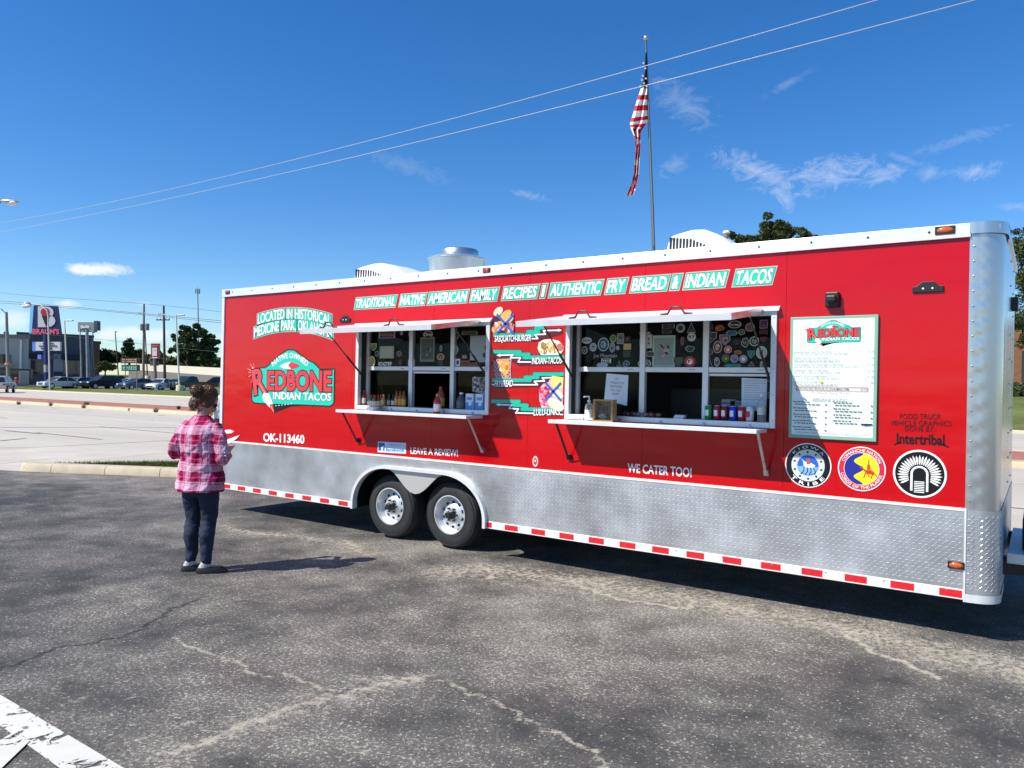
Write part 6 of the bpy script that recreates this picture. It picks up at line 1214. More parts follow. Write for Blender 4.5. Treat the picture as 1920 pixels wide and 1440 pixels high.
# posts, lamps, poles
M_POST = mat('pale_steel_post', (.62, .60, .53), .5, .2); M_GPOST = mat('grey_steel_post', (.20, .22, .24), .5, .3); M_DPOST = mat('dark_pole', (.05, .05, .05), .7); M_WOODP = mat('weathered_pole', (.22, .18, .14), .9, noise=.25, nscale=3, stretch=(6, 6, .3)); M_BROWNP = mat('brown_pole', (.06, .045, .035), .9)
def post_base(px, py, D): p = dep(px, py, D); return p
def upright(mb, b, t, r0, r1, n=10): mb.tube([b, t], [r0, r1], n)
def light_post(b, t, arm, D, label, base=True, m=None, group='car park lamp posts'):
    B, Tp = dep(*b, D), dep(*t, D); T0 = thing('lamp_post', label, 'lamp post', B, group=group); o = Vector(B)
    mb = MB(); upright(mb, Vector((0, 0, -.3)), Tp - o, .10, .075); mb.build('post', m or M_POST, T0, smooth=True)
    a = dep(t[0] + arm[0], t[1] + arm[1], D) - o; q = Tp - o; mb = MB(); mb.bar(q + Vector((0, 0, -.1)), q.lerp(a, .5), .08, .10); mb.build('arm', m or M_POST, T0); mb = MB(); mb.bar(q.lerp(a, .30), a, .34, .16); mb.build('lamp_head', m or M_POST, T0, bevel=.04)
    if base: mb = MB(); mb.lathe([(.42, -.4), (.40, .55), (.36, .62), (0, .62)], 16); mb.build('plinth', mat('plinth_yellow', (.55, .50, .30), .8), T0, smooth=True)
light_post((127, 724), (121, 601), (16, 0), 98, 'pale lamp post with a plinth between the two store signs')
light_post((337, 732), (330, 591), (16, 0), 90, 'pale lamp post with plinth beside the bull bar pickup')
light_post((153, 712), (150, 616), (12, -1), 118, 'thin grey lamp post in front of the boxy grey sign', False, mat('post_grey', (.35, .36, .36), .5))
light_post((178, 706), (174, 623), (4, 0), 128, 'dark lamp post right of the boxy grey sign', False, M_DPOST); light_post((222, 700), (216, 622), (3, 0), 140, 'dark lamp post left of the small pointed tree', False, M_BROWNP)
light_post((277, 712), (272, 618), (7, 0), 120, 'dark lamp post standing close behind the tall utility pole', True, M_BROWNP)
# street lamp heads that reach in from poles on the street
def street_lamp(b, pts, D, label, r=.07):
    B = dep(*b, D); T0 = thing('street_lamp', label, 'street lamp', B, group='street lamps'); P = [dep(*q, D) - B for q in pts]; mb = MB(); mb.tube([Vector((0, 0, -.4))] + P[:-1], [r * 1.5] + [r] * (len(P) - 1), 10); mb.build('pole', M_POST if D > 60 else M_GPOST, T0, smooth=True)
    a, c = P[-2], P[-1]; d = (c - a); mb = MB(); M = Matrix.Translation(a.lerp(c, .5)) @ Matrix((d.normalized(), d.normalized().cross(Vector((0, 0, 1))).normalized() * -1, Vector((0, 0, 1)))).transposed().to_4x4(); mb.ball((0, 0, 0), 1, 16, 10, (d.length / 2, .13 * D / 25, .075 * D / 25), M.to_3x3()); o = mb.build('lamp_head', mat('lamp_grey', (.42, .43, .43), .4, .3), T0, smooth=True); o.location = a.lerp(c, .5)
    mb = MB(); mb.ball(a.lerp(c, .62) + Vector((0, 0, -.05 * D / 25)), 1, 14, 8, (.24 * D / 25, .11 * D / 25, .075 * D / 25)); mb.build('lens', mat('lamp_lens', (.6, .6, .58), .2), T0, smooth=True)
street_lamp((-150, 850), [(-130, 420), (-100, 382), (-30, 376), (0, 377), (36, 379)], 25, 'grey street lamp reaching in from the left edge against the sky')
street_lamp((94, 728.5), [(90, 592), (88, 582), (75, 571), (58, 570), (44, 571)], 92, 'tall pale street lamp in front of the ice cream sign')
def dark_pole():
    B, Tp = dep(16, 712, 96), dep(12, 585, 96); T0 = thing('signal_pole', 'thick grey pole with an orange band at the left edge', 'pole', B); mb = MB(); mb.tube([Vector((0, 0, -.5)), Tp - B], [.24, .15], 12); mb.build('pole', mat('pole_grey', (.17, .185, .19), .5), T0, smooth=True)
    q = (Tp - B) * .22; mb = MB(); mb.tube([q, q * 1.14], .36, 12); mb.build('band', mat('orange_band', (.55, .22, .06), .7), T0); mb = MB(); mb.tube([(Tp - B) * .97, dep(2, 579, 96) - B], .05, 6); mb.build('stub_arm', M_DPOST, T0)
dark_pole()
def util_pole(b, t, D, m, label, arms, tx=False):
    B, Tp = dep(*b, D), dep(*t, D); o = Vector(B); T0 = thing('utility_pole', label, 'utility pole', B, group='utility poles'); mb = MB(); mb.tube([Vector((0, 0, -1)), Tp - o], [.20, .13], 12); mb.build('pole', m, T0, smooth=True)
    for (u0, v0, u1, v1, mm) in arms:
        a, c = dep(u0, v0, D) - o, dep(u1, v1, D) - o; mb = MB(); mb.bar(a + Vector((0, -.15, 0)), c + Vector((0, -.15, 0)), .12, .14); ar = mb.build('cross_arm', mm, T0)
        for tt in (.04, .30, .70, .96): mb = MB(); p = a.lerp(c, tt) + Vector((0, -.15, .06)); mb.lathe([(.05, 0), (.09, .06), (.04, .12), (.06, .2), (0, .24)], 8, Matrix.Translation(p)); mb.build('insulator', M_GPOST, ar)
    if tx:
        for u, v in ((266.5, 613.5), (276, 613)): p = dep(u, v, D) - o; mb = MB(); mb.lathe([(.0, -.5), (.28, -.48), (.30, .4), (.2, .5), (0, .55)], 12, Matrix.Translation(p)); mb.build('transformer', M_GPOST, T0, smooth=True)
util_pole((269, 713), (270, 570), 112, M_WOODP, 'pale utility pole with transformers', [(262, 589, 274, 588, M_POST)], True)
util_pole((309.5, 714), (307, 573.5), 108, M_BROWNP, 'dark brown utility pole with two cross arms', [(295, 600, 320, 600, M_BROWNP), (299, 591, 311, 590, M_POST)])
B, Tp = dep(374, 690, 190), dep(370.5, 541, 190); T0 = thing('antenna_mast', 'slim antenna mast rising behind the big tree', 'mast', B); mb = MB(); mb.tube([(0, 0, -1), Tp - B], [.22, .10], 8); mb.build('mast', M_GPOST, T0); mb = MB()
for a in range(3): c, s = math.cos(a * 2.1 + .4), math.sin(a * 2.1 + .4); q = (Tp - B) * .965; mb.bar(q, q + Vector((c * .45, s * .45, 0)), .06, .06); mb.obox(Matrix.Translation(q + Vector((c * .5, s * .5, 0))), .11, .11, .6)
mb.tube([Tp - B, Tp - B + Vector((0, 0, .7))], .03, 6); mb.build('antenna_panels', M_GPOST, T0, kind='stuff')
# wires: two bright ones over the trailer, thinner ones along the far side
M_WIRE = mat('bright_wire', (.45, .48, .50), .4, .5); M_WIRED = mat('dark_wire', (.05, .05, .055), .6)
def wire(pp, Y, r, m, label):
    P = []
    xs_ = np.array([p[0] for p in pp], float); ys_ = np.array([p[1] for p in pp], float)
    for u in np.linspace(xs_[0], xs_[-1], 40): v = np.interp(u, xs_, ys_); x, z = side(u, v, Y); P.append(Vector((x, Y, z)))
    co = np.polyfit([q.x for q in P], [q.z for q in P], 3); P = [Vector((x, Y, float(np.polyval(co, x)))) for x in np.linspace(P[0].x, P[-1].x, 48)]; b = P[0].copy(); mb = MB(); mb.tube([q - b for q in P], r, 6); o = mb.build('overhead_wire', m, None, loc=b); tag(o, label, 'wire', 'overhead wires')
wire([(-20, 422), (150, 390), (420, 334), (640, 276), (1010, 180), (1200, 126), (1420, 64), (1650, 0), (1900, -76)], 6.0, .0060, M_WIRE, 'upper of the two bright wires crossing the sky')
wire([(-20, 438), (150, 408), (420, 351), (600, 306), (920, 236), (1240, 152), (1500, 86), (1830, 0), (2000, -48)], 6.0, .0060, M_WIRE, 'lower of the two bright wires crossing the sky')
wire([(0, 549), (100, 558), (270, 569), (420, 585)], 48, .022, M_WIRED, 'topmost thin dark wire across the low sky at left')
wire([(0, 564), (100, 572), (270, 588), (420, 602)], 48, .03, M_WIRED, 'middle thin dark wire passing the cross arms of the poles')
wire([(0, 568), (100, 575), (270, 590), (420, 606)], 48, .03, M_WIRED, 'dark wire just under the middle one at the poles')
wire([(0, 627), (140, 630), (310, 651), (420, 660)], 50, .02, M_WIRED, 'lowest thin dark wire low over the roofs at left')

# signs
def board_on(D, tl, br, dpt, m, parent, o, name='sign_face'):
    a, b = dep(*tl, D) - o, dep(*br, D) - o; rx = CR.col[0]; ry = Vector((CR.col[1].x, CR.col[1].y, 0)).normalized()
    mb = MB(); c = [a, dep(br[0], tl[1], D) - o, b, dep(tl[0], br[1], D) - o]; mb.add(c + [q + ry * dpt for q in c], [(0, 3, 2, 1), (4, 5, 6, 7), (0, 1, 5, 4), (1, 2, 6, 5), (2, 3, 7, 6), (3, 0, 4, 7)]); return mb.build(name, m, parent)
def flat_on(D, o, parent, name, fn):
    """print laid on a sign's face: fn draws in photo-like units (u right, v up) about (0,0)"""
    d = Decal(y=0, step=.012); fn(d); ob = d.build(name, parent); r = CR.col[0]; ry = Vector((CR.col[1].x, CR.col[1].y, 0)).normalized(); up = CR.col[2]; M = Matrix((r, ry, up)).transposed().to_4x4(); ob.matrix_local = Matrix.Translation(Vector(o)) @ M; return ob
D = 100; B = dep(88, 722, D); k = D / FPX; T0 = thing('store_sign', 'tall blue store sign with a large letter and red ice cream scoop', 'sign', B)
mb = MB(); mb.tube([(0, 0, -.5), dep(86, 628, D) - B], .30, 14); mb.build('sign_pole', mat('sign_blue', srgb('#1a2668'), .5), T0, smooth=True); mb = MB(); q = dep(87.5, 698, D) - B; mb.tube([q, dep(87.2, 684, D) - B], .32, 14); mb.build('pole_band', mat('band_grey', (.3, .3, .3), .7), T0)
ry = Vector((CR.col[1].x, CR.col[1].y, 0)).normalized(); pts = [dep(u, v, D) - B for u, v in ((60, 625), (116.5, 626.5), (109.5, 574), (64, 572))]; mb = MB(); mb.add(pts + [q + ry * 1.0 - CR.col[0] * .55 for q in pts], [(0, 1, 2, 3), (7, 6, 5, 4), (0, 4, 5, 1), (1, 5, 6, 2), (2, 6, 7, 3)]); mb.build('sign_face', mat('sign_navy', srgb('#16184e'), .4), T0)
pts2 = [dep(u, v, D) - B - ry * .02 for u, v in ((54.5, 625), (59.5, 625), (63.5, 572), (57.5, 571.5))]; mb = MB(); mb.add(pts2 + [q + ry * .9 for q in pts2], [(0, 1, 2, 3), (7, 6, 5, 4), (0, 4, 5, 1), (1, 5, 6, 2), (2, 6, 7, 3), (3, 7, 4, 0)]); mb.build('sign_edge', mat('sign_edge_blue', srgb('#6fb4ee'), .4), T0)
def brm(d):
    s = k; d.text('B', (-15 * s, -9 * s), (18 * s, -9 * s), 34 * s, ink('#b9b9be'), 1, off=.05); d.poly([(-8 * s, 11 * s), (8 * s, 12 * s), (1 * s, -12 * s)], ink('#17181e'), 2.2); d.ell(-1 * s, 17 * s, 8.5 * s, 7.5 * s, ink('#9c1f34'), 3); d.text("BRAUM'S", (-25 * s, -24 * s), (25 * s, -24.5 * s), 9 * s, ink('#d8607a'), 1, off=.03)
flat_on(D, dep(86.5, 602, D) - B - ry * .06, T0, 'sign_print', brm)
bd_ = board_on(D, (66.5, 641), (112.5, 657.5), .4, mat('reader_board', (.55, .56, .58), .5), T0, B, 'reader_board'); board_on(D, (60.5, 641), (66, 658.5), .4, mat('reader_edge', srgb('#5b7fd8'), .5), T0, B, 'reader_edge')
def rdr(d):
    s = k; rs = random.Random(8)
    for row, (a, b) in enumerate(((-9, 12), (-16, 18), (-12, 9))):
        u = a
        while u < b: l = rs.uniform(1.6, 3.0); d.rect(u * s, (3.2 - row * 4.6) * s, (u + l) * s, (6.0 - row * 4.6) * s, ink('#181a20'), 1); u += l + .8
flat_on(D, dep(89.5, 649, D) - B - ry * .05, T0, 'reader_print', rdr)
board_on(D, (78, 666.5), (105, 673), .3, mat('sign_navy', (1, 1, 1)), T0, B, 'lower_panel'); board_on(D, (70.5, 665), (77, 673.5), .3, mat('reader_edge', (1, 1, 1)), T0, B, 'lower_panel')
D = 118; B = dep(166, 712, D); T0 = thing('box_sign', 'boxy grey sign with white print on a tall post', 'sign', B); mb = MB(); mb.tube([(0, 0, -.5), dep(163, 618, D) - B], [.28, .22], 12); mb.build('sign_pole', mat('pole_bluegrey', (.22, .26, .28), .5), T0, smooth=True); board_on(D, (146, 604), (176, 622), 1.0, mat('box_sign_grey', (.24, .27, .27), .5), T0, B); board_on(D, (176, 601.5), (182, 619), 1.0, mat('box_sign_dark', (.05, .07, .10), .5), T0, B, 'sign_side')
k2 = D / FPX
def bx(d): rs = random.Random(2); [d.rect((-8 + i * 2.3) * k2, -2 * k2, (-6.4 + i * 2.3) * k2, (1 + rs.uniform(0, 2.2)) * k2, ink('#eef0f0'), 1) for i in range(7)]
flat_on(D, dep(160, 613, D) - B - ry * .08, T0, 'sign_print', bx)
D = 112; B = dep(292, 712, D); T0 = thing('restaurant_sign', 'upright red sign with white panel over a dark reader board', 'sign', B); mb = MB(); mb.tube([(0, 0, -.5), dep(290, 672, D) - B], .22, 10); mb.build('sign_pole', mat('pole_brown', (.20, .16, .13), .7), T0); board_on(D, (283, 644), (297.5, 673), .5, mat('sign_red', srgb('#a01828'), .4), T0, B); board_on(D, (281, 676), (296.5, 685.5), .3, mat('sign_dark', (.07, .08, .08), .5), T0, B, 'reader_board')
k3 = D / FPX
def fz(d): d.rect(-4.5 * k3, -9 * k3, 4.5 * k3, 6.5 * k3, ink('#e6d8d4'), 1); d.rect(-5 * k3, -13 * k3, 5 * k3, -11 * k3, ink('#e8e0dc'), 1); d.rect(-5 * k3, 9 * k3, 5 * k3, 11 * k3, ink('#d87880'), 1); d.ell(-1.6 * k3, 1.5 * k3, .7 * k3, .7 * k3, M_BLK, 2, 8); d.ell(1.8 * k3, 1.5 * k3, .7 * k3, .7 * k3, M_BLK, 2, 8)
flat_on(D, dep(290.2, 658.5, D) - B - ry * .05, T0, 'sign_print', fz)
D = 88; B = dep(245, 735, D); T0 = thing('road_sign', 'brown over green direction signs on two posts at the verge', 'sign', B, group=None); k4 = D / FPX
for u0, u1 in ((236.5, 234), (257, 256)): mb = MB(); mb.tube([dep(u0, 738, D) - B, dep(u1, 672, D) - B], .05, 8); mb.build('sign_post', M_GPOST, T0)
board_on(D, (225.5, 671), (261, 681), .06, mat('sign_brown', srgb('#5a3418'), .5), T0, B - ry * .08, 'brown_panel'); board_on(D, (227, 684), (261.5, 695.5), .06, mat('sign_green', srgb('#10604a'), .5), T0, B - ry * .08, 'green_panel')
def tx_(c): 
    def f(d):
        rs = random.Random(6)
        for row in range(2):
            u = -14
            while u < 11: l = rs.uniform(2, 5); d.rect(u * k4, (.8 - row * 3.6) * k4, (u + l) * k4, (2.6 - row * 3.6) * k4, ink(c), 1); u += l + 1
    return f
flat_on(D, dep(243, 676, D) - B + ry * .02, T0, 'sign_print', tx_('#c8a888')); flat_on(D, dep(244, 690, D) - B + ry * .02, T0, 'sign_print', tx_('#a8d8c4'))

# buildings
def frame_at(px, py, D, px2): 
    a = dep(px, py, D); r_ = ray((px + px2) / 2 + 14, py); x = Vector((r_.y, -r_.x, 0)).normalized(); return a, Matrix((x, Vector((-x.y, x.x, 0)), Vector((0, 0, 1)))).transposed()
def building(name, label, px, py, D, px2): a, M = frame_at(px, py, D, px2); t = thing(name, label, 'building', a, math.atan2(M.col[0].y, M.col[0].x)); return t
u = 128 / FPX * 1.13; T0 = building('store', 'low dark grey store with light grey piers behind the store signs', 31, 703, 128, 150); SX = lambda p: (p - 31) * u * .79; SZ = lambda p: (703 - p) * u
M_DG = mat('dark_grey_stucco', (.075, .085, .095), .8, noise=.1, nscale=.6); M_LG = mat('light_grey_stucco', (.33, .34, .34), .8, noise=.08, nscale=.8); M_BASE = mat('dark_brick_base', (.05, .045, .05), .8)
mb = MB(); mb.box(0, SX(171), .0, 22, -2.5, SZ(634)); mb.build('wall', M_DG, T0); mb = MB(); mb.box(-.15, SX(171) + .15, -.12, 22.1, SZ(634) - .1, SZ(634) + .25); mb.build('parapet', mat('parapet_dark', (.05, .055, .06), .6), T0)
for a, b in ((49, 55), (97, 115), (146, 151)): mb = MB(); mb.box(SX(a), SX(b), -.22, .02, SZ(706), SZ(666)); mb.build('pier', M_LG, T0)
for a, b in ((55, 84), (115, 146)):
    mb = MB(); mb.box(SX(a), SX(b), -.10, .02, SZ(701), SZ(677)); w_ = mb.build('shopfront_window', M_CGL, T0)
    for q in (a + .6, (a + b) / 2, b - .6): MB().box(SX(q) - .06, SX(q) + .06, -.16, -.10, SZ(701), SZ(677)).build('glazing_bar', M_GPOST, w_)
    MB().box(SX(a), SX(b), -.155, -.10, SZ(677.5), SZ(676.5)).build('glazing_bar', M_LG, w_); MB().box(SX(a), SX(b), -.155, -.10, SZ(696), SZ(695)).build('glazing_bar', M_GPOST, w_)
    MB().box(SX(a) - .3, SX(b) + .3, -.9, .02, SZ(675), SZ(666.5)).build('awning', mat('awning_black', (.02, .02, .025), .7), T0)
MB().box(SX(98), SX(115), -.30, .0, SZ(703), SZ(696)).build('base_course', M_BASE, T0); MB().box(SX(31), SX(55), -.05, 0, SZ(703), SZ(697)).build('base_course', M_BASE, T0)
MB().box(SX(166), SX(171.5), -.3, 3, SZ(706), SZ(640)).build('end_pier', mat('blue_grey', (.14, .18, .19), .8), T0)
u2 = 105 / FPX * 1.14; T0 = building('white_store', 'pale store building cut off by the left edge', -70, 712, 105, 9); sx = lambda p: (p + 60) * u2; sz = lambda p: (712 - p) * u2
mb = MB(); mb.box(0, sx(31), 0, 14, -2, sz(640)); mb.build('wall', mat('pale_stucco', (.42, .42, .40), .8, noise=.06), T0); MB().box(-.1, sx(31) + .15, -.3, 14, sz(640), sz(634)).build('cornice', mat('grey_cornice', (.2, .2, .2), .7), T0); MB().box(sx(18), sx(21), -.3, .02, sz(712), sz(642)).build('corner_pier', M_WPLAST, T0); MB().box(sx(-40), sx(6), -.1, .02, sz(708), sz(668)).build('shopfront_window', M_CGL, T0); MB().box(sx(-40), sx(8), -.6, .02, sz(690), sz(684)).build('canopy', M_LG, T0); MB().box(sx(-5), sx(3), 3, 5, sz(634), sz(628)).build('roof_unit', M_GPOST, T0)
u3 = 160 / FPX; T0 = building('brick_store', 'small brown brick building peeping out behind the grey store', 165, 690, 160, 184); MB().box(0, 19 * u3, 0, 12, -3, (690 - 640.5) * u3).build('wall', mat('brown_brick', (.17, .085, .055), .9, noise=.2, nscale=3), T0); MB().box(-.2, 19 * u3 + .2, -.2, 12, (690 - 640.5) * u3, (690 - 639) * u3).build('parapet', M_BASE, T0)
t = thing('utility_cabinet', 'grey metal utility cabinet on the grass at left', 'cabinet', dep(45, 718, 99) + Vector((0, 0, -.1)), VW(dep(45, 718, 99)) + R_(90)); MB().box(-.55, .55, -.4, .4, 0, 1.62).build('cabinet_box', mat('cabinet_grey', (.30, .31, .30), .6), t, bevel=.03); MB().box(-.5, -.02, -.42, -.40, .1, 1.5).build('door', mat('cabinet_grey', (1, 1, 1)), t); MB().box(.02, .5, -.42, -.40, .1, 1.5).build('door', mat('cabinet_grey', (1, 1, 1)), t)
l = dep(30, 716, 97); t = thing('hydrant', 'orange red hydrant like post beside the silver suv', 'hydrant', l + Vector((0, 0, -.3))); mb = MB(); mb.lathe([(.22, 0), (.22, .08), (.15, .1), (.15, .6), (.19, .62), (.17, .78), (.06, .88), (0, .9)], 14); mb.tube([(-.28, 0, .48), (.28, 0, .48)], .07, 8); mb.build('hydrant_body', mat('hydrant_red', (.45, .07, .03), .6), t, smooth=True)
t = thing('delivery_van', 'dark van parked beside the utility cabinet', 'van', dep(27, 716, 104) + Vector((0, 0, -.1)), VW(dep(27, 716, 104)) + R_(80)); MB().box(-2.2, 2.0, -.9, .9, .35, 1.9).build('van_body', mat('van_black', (.02, .022, .03), .3), t, bevel=.12); MB().box(-2.0, 1.9, -.91, .91, 1.15, 1.7).build('windows', M_CGL, t, bevel=.05)
for x in (-1.4, 1.3):
    for s in (-1, 1): MB().lathe([(.2, .02), (.34, 0), (.34, -.2), (0, -.2)], 16, Matrix.Translation((x, s * .9, .34)) @ Matrix.Rotation(R_(-90 * s), 4, 'X')).build('wheel', M_RUB, t)
# ramp with pale parapet
A_, B_ = dep(262, 689, 150), dep(440, 700, 118); t = thing('ramp_wall', 'long pale concrete parapet above a grey ramp', 'wall', A_); d = B_ - A_; mb = MB(); mb.bar(Vector((0, 0, .1)) - d * .1, d * 1.3 + Vector((0, 0, .1)), .4, 1.25); mb.build('parapet', mat('parapet_pale', (.62, .57, .46), .8, noise=.06), t); mb = MB(); mb.bar(Vector((0, 0, -1.9)) - d * .1, d * 1.3 + Vector((0, 0, -1.9)), 1.4, 2.7); mb.build('ramp_face', mat('ramp_grey', (.17, .16, .15), .9, noise=.1), t)
t = thing('hedge_bank', 'dark hedge bank running behind the ramp parapet', 'hedge', dep(330, 690, 165)); 

# ---------------------------------------------------------------- trees
M_BARK = mat('bark', (.075, .055, .04), .95, noise=.3, nscale=4)
def leaf_mat(name, c): 
    m = mat(name, c, .7, spec=.25, noise=.45, nscale=1.2); P = m.node_tree.nodes['Principled BSDF']; P.inputs['Subsurface Weight'].default_value = 0; return m
M_LF = [leaf_mat('leaf_green', (.055, .085, .024)), leaf_mat('leaf_dark', (.030, .050, .016)), leaf_mat('leaf_light', (.085, .115, .034))]
def tree(name, label, base, clumps, n, ls, trunk_r, seed, group=None, mats=None, trunk=True, shell=.55):
    """clumps: (x, y, z, rx, ry, rz) about the base"""
    rs = np.random.RandomState(seed); t = thing(name, label, 'tree' if trunk else 'bush', base, group=group); vs = []; fs = []; mi = []; vol = np.array([c[3] * c[4] * c[5] for c in clumps]) ** .7; vol /= vol.sum()
    sub = []
    for c, w in zip(clumps, vol):
        for j in range(max(6, int(150 * w))): q = rs.normal(size=3); q /= np.linalg.norm(q); r = rs.uniform(.25, 1.0); sub.append((c[0] + q[0] * c[3] * r, c[1] + q[1] * c[4] * r, c[2] + q[2] * c[5] * r, min(c[3], c[5]) * rs.uniform(.26, .50)))
    for i in range(n):
        s = sub[rs.randint(len(sub))]; q = rs.normal(size=3); q /= np.linalg.norm(q) + 1e-9; r = rs.uniform(shell, 1) * s[3]; p = np.array(s[:3]) + q * r * np.array([1, 1, .75]); a = rs.normal(size=3); a /= np.linalg.norm(a); b = np.cross(a, rs.normal(size=3)); b /= np.linalg.norm(b) + 1e-9; l = ls * rs.uniform(.6, 1.3); o = len(vs)
        vs += [tuple(p - a * l), tuple(p + b * l * .5), tuple(p + a * l), tuple(p - b * l * .5)]; fs.append((o, o + 1, o + 2, o + 3)); mi.append(rs.choice(3, p=(.45, .33, .22)))
    mb = MB(); mb.v = vs; mb.f = fs; mb.m = mi; mb.build('crown', mats or M_LF, t, norm=False)
    if trunk:
        mb = MB(); top = max(clumps, key=lambda c: c[2]); zc = min(c[2] - c[5] * .4 for c in clumps); mb.tube([(0, 0, -.6), (0, 0, zc * .5), (.05, 0, max(zc, .5)), (top[0] * .4, top[1] * .4, top[2])], [trunk_r, trunk_r * .8, trunk_r * .65, trunk_r * .2], 10)
        for c in clumps: m_ = Vector((c[0] * .45, c[1] * .45, (max(zc, .5) + c[2]) / 2 - .2)); mb.tube([(0, 0, max(zc * .8, .4)), m_, (c[0], c[1], c[2])], [trunk_r * .5, trunk_r * .32, trunk_r * .1], 7)
        mb.build('trunk', M_BARK, t, smooth=True)
    return t
def tree_px(name, label, base, D, cl, n, ls, tr, seed, **kw):
    """crown clumps given where they show: (px, py, half width, half height) at depth D"""
    k = D / FPX; B = dep(*base, D); out = []
    for i, (u, v, a, b) in enumerate(cl): q = dep(u, v, D) - B; dd = ry * ((i * 37 % 11) / 11 - .5) * a * k * 1.2; out.append((q.x + dd.x, q.y + dd.y, q.z, a * k, a * k, b * k))
    return tree(name, label, B, out, n, ls, tr, seed, **kw)
tree_px('tree', 'big spreading green tree right of the lamp posts', (354, 690), 140, [(366, 622, 24, 16), (343, 632, 16, 13), (388, 640, 20, 18), (352, 650, 22, 18), (372, 655, 26, 20), (324, 655, 10, 10), (396, 662, 12, 16), (404, 655, 7, 6), (340, 672, 14, 12), (386, 676, 18, 14), (360, 682, 24, 10)], 42000, .24, .55, 3)
tree_px('tree', 'small pointed tree among the bushes beyond the car park', (242, 690), 165, [(244, 644, 8, 8), (240, 652, 9, 9), (246, 662, 12, 8)], 4200, .3, .3, 4)
for i, (u, v, a, b, lb) in enumerate(((200, 668, 22, 14, 'dark green tree top just right of the grey store'), (228, 668, 14, 10, 'green bush behind the brown road sign, left half'), (260, 668, 20, 10, 'green bush mass behind the pale utility pole'), (300, 672, 22, 12, 'dark green bush left of the dark utility pole'), (318, 680, 18, 8, 'low bush between the dark utility pole and big tree'))): tree_px('bush', lb, (u, 692), 172, [(u - a * .4, v + 2, a * .6, b), (u + a * .4, v + 3, a * .6, b * .9), (u, v - 2, a * .5, b)], 4200, .32, .2, 20 + i, trunk=False, group='bushes beyond the car park')
tree_px('small_tree', 'round yellowish green shrub tree left of the road sign', (197, 712), 118, [(197, 685, 13, 8), (190, 690, 9, 7), (207, 688, 9, 7)], 5200, .16, .14, 9, mats=[leaf_mat('leaf_olive', (.10, .115, .03)), leaf_mat('leaf_olive_dark', (.06, .075, .02)), leaf_mat('leaf_olive_light', (.14, .15, .05))])
# hedge bank leaves
rs = np.random.RandomState(8); D = 160; B = dep(330, 690, 165); mb = MB(); vs = []; fs = []; mi = []
for i in range(9000): q = dep(rs.uniform(265, 450), rs.uniform(672, 704), D + rs.uniform(0, 6)) - B; a = rs.normal(size=3) * .3; b = rs.normal(size=3) * .2; o = len(vs); vs += [tuple(q - Vector(a)), tuple(q + Vector(b)), tuple(q + Vector(a)), tuple(q - Vector(b))]; fs.append((o, o + 1, o + 2, o + 3)); mi.append(rs.choice(3))
mb.v, mb.f, mb.m = vs, fs, mi; mb.build('hedge_leaves', M_LF, t, norm=False, kind='stuff')
mb = MB(); a_, b_ = dep(262, 690, 167) - B, dep(460, 694, 167) - B; mb.bar(a_ + Vector((0, 0, -1)), b_ + Vector((0, 0, -1)), 2, 4); mb.build('hedge_core', M_LF[1], t)

# weeds in the median
for i, (u, v, w_, lb) in enumerate(((162, 759, 9, 'dark weed tuft lying at the far median kerb'), (157, 765, 7, 'dry weed tuft on the median, left of centre'), (35, 758.5, 7, 'low dry weed tuft at the left end of the median'), (95, 761, 6, 'small dry weed tuft between two larger ones on the median'), (292, 773, 9, 'bushy dry weed tuft on the near median kerb'), (335, 767, 7, 'green weed tuft on the median beside the woman'))):
    p = gnd(u, v, .15); t = thing('weed_tuft', lb, 'weed', (p.x, p.y, .14), group='weeds on the median'); k = (p - CAM).length / FPX; mb = MB(); rs = random.Random(i)
    for j in range(160): a = rs.uniform(0, 6.28); l = rs.uniform(.3, 1) * w_ * k; h = rs.uniform(.05, .34); c, s = math.cos(a), math.sin(a); q = Vector((c * l * .3 * rs.random(), s * l * .3 * rs.random(), 0)); mb.add([q + Vector((-s * .012, c * .012, 0)), q + Vector((s * .012, -c * .012, 0)), q + Vector((c * l * .8, s * l * .8, h * .8)), ], [(0, 1, 2)])
    mb.build('weed_leaves', mat('weed_dry', (.20, .15, .07), .9, noise=.4) if i not in (0, 5) else mat('weed_green', (.06, .07, .03), .9, noise=.4), t, norm=False)

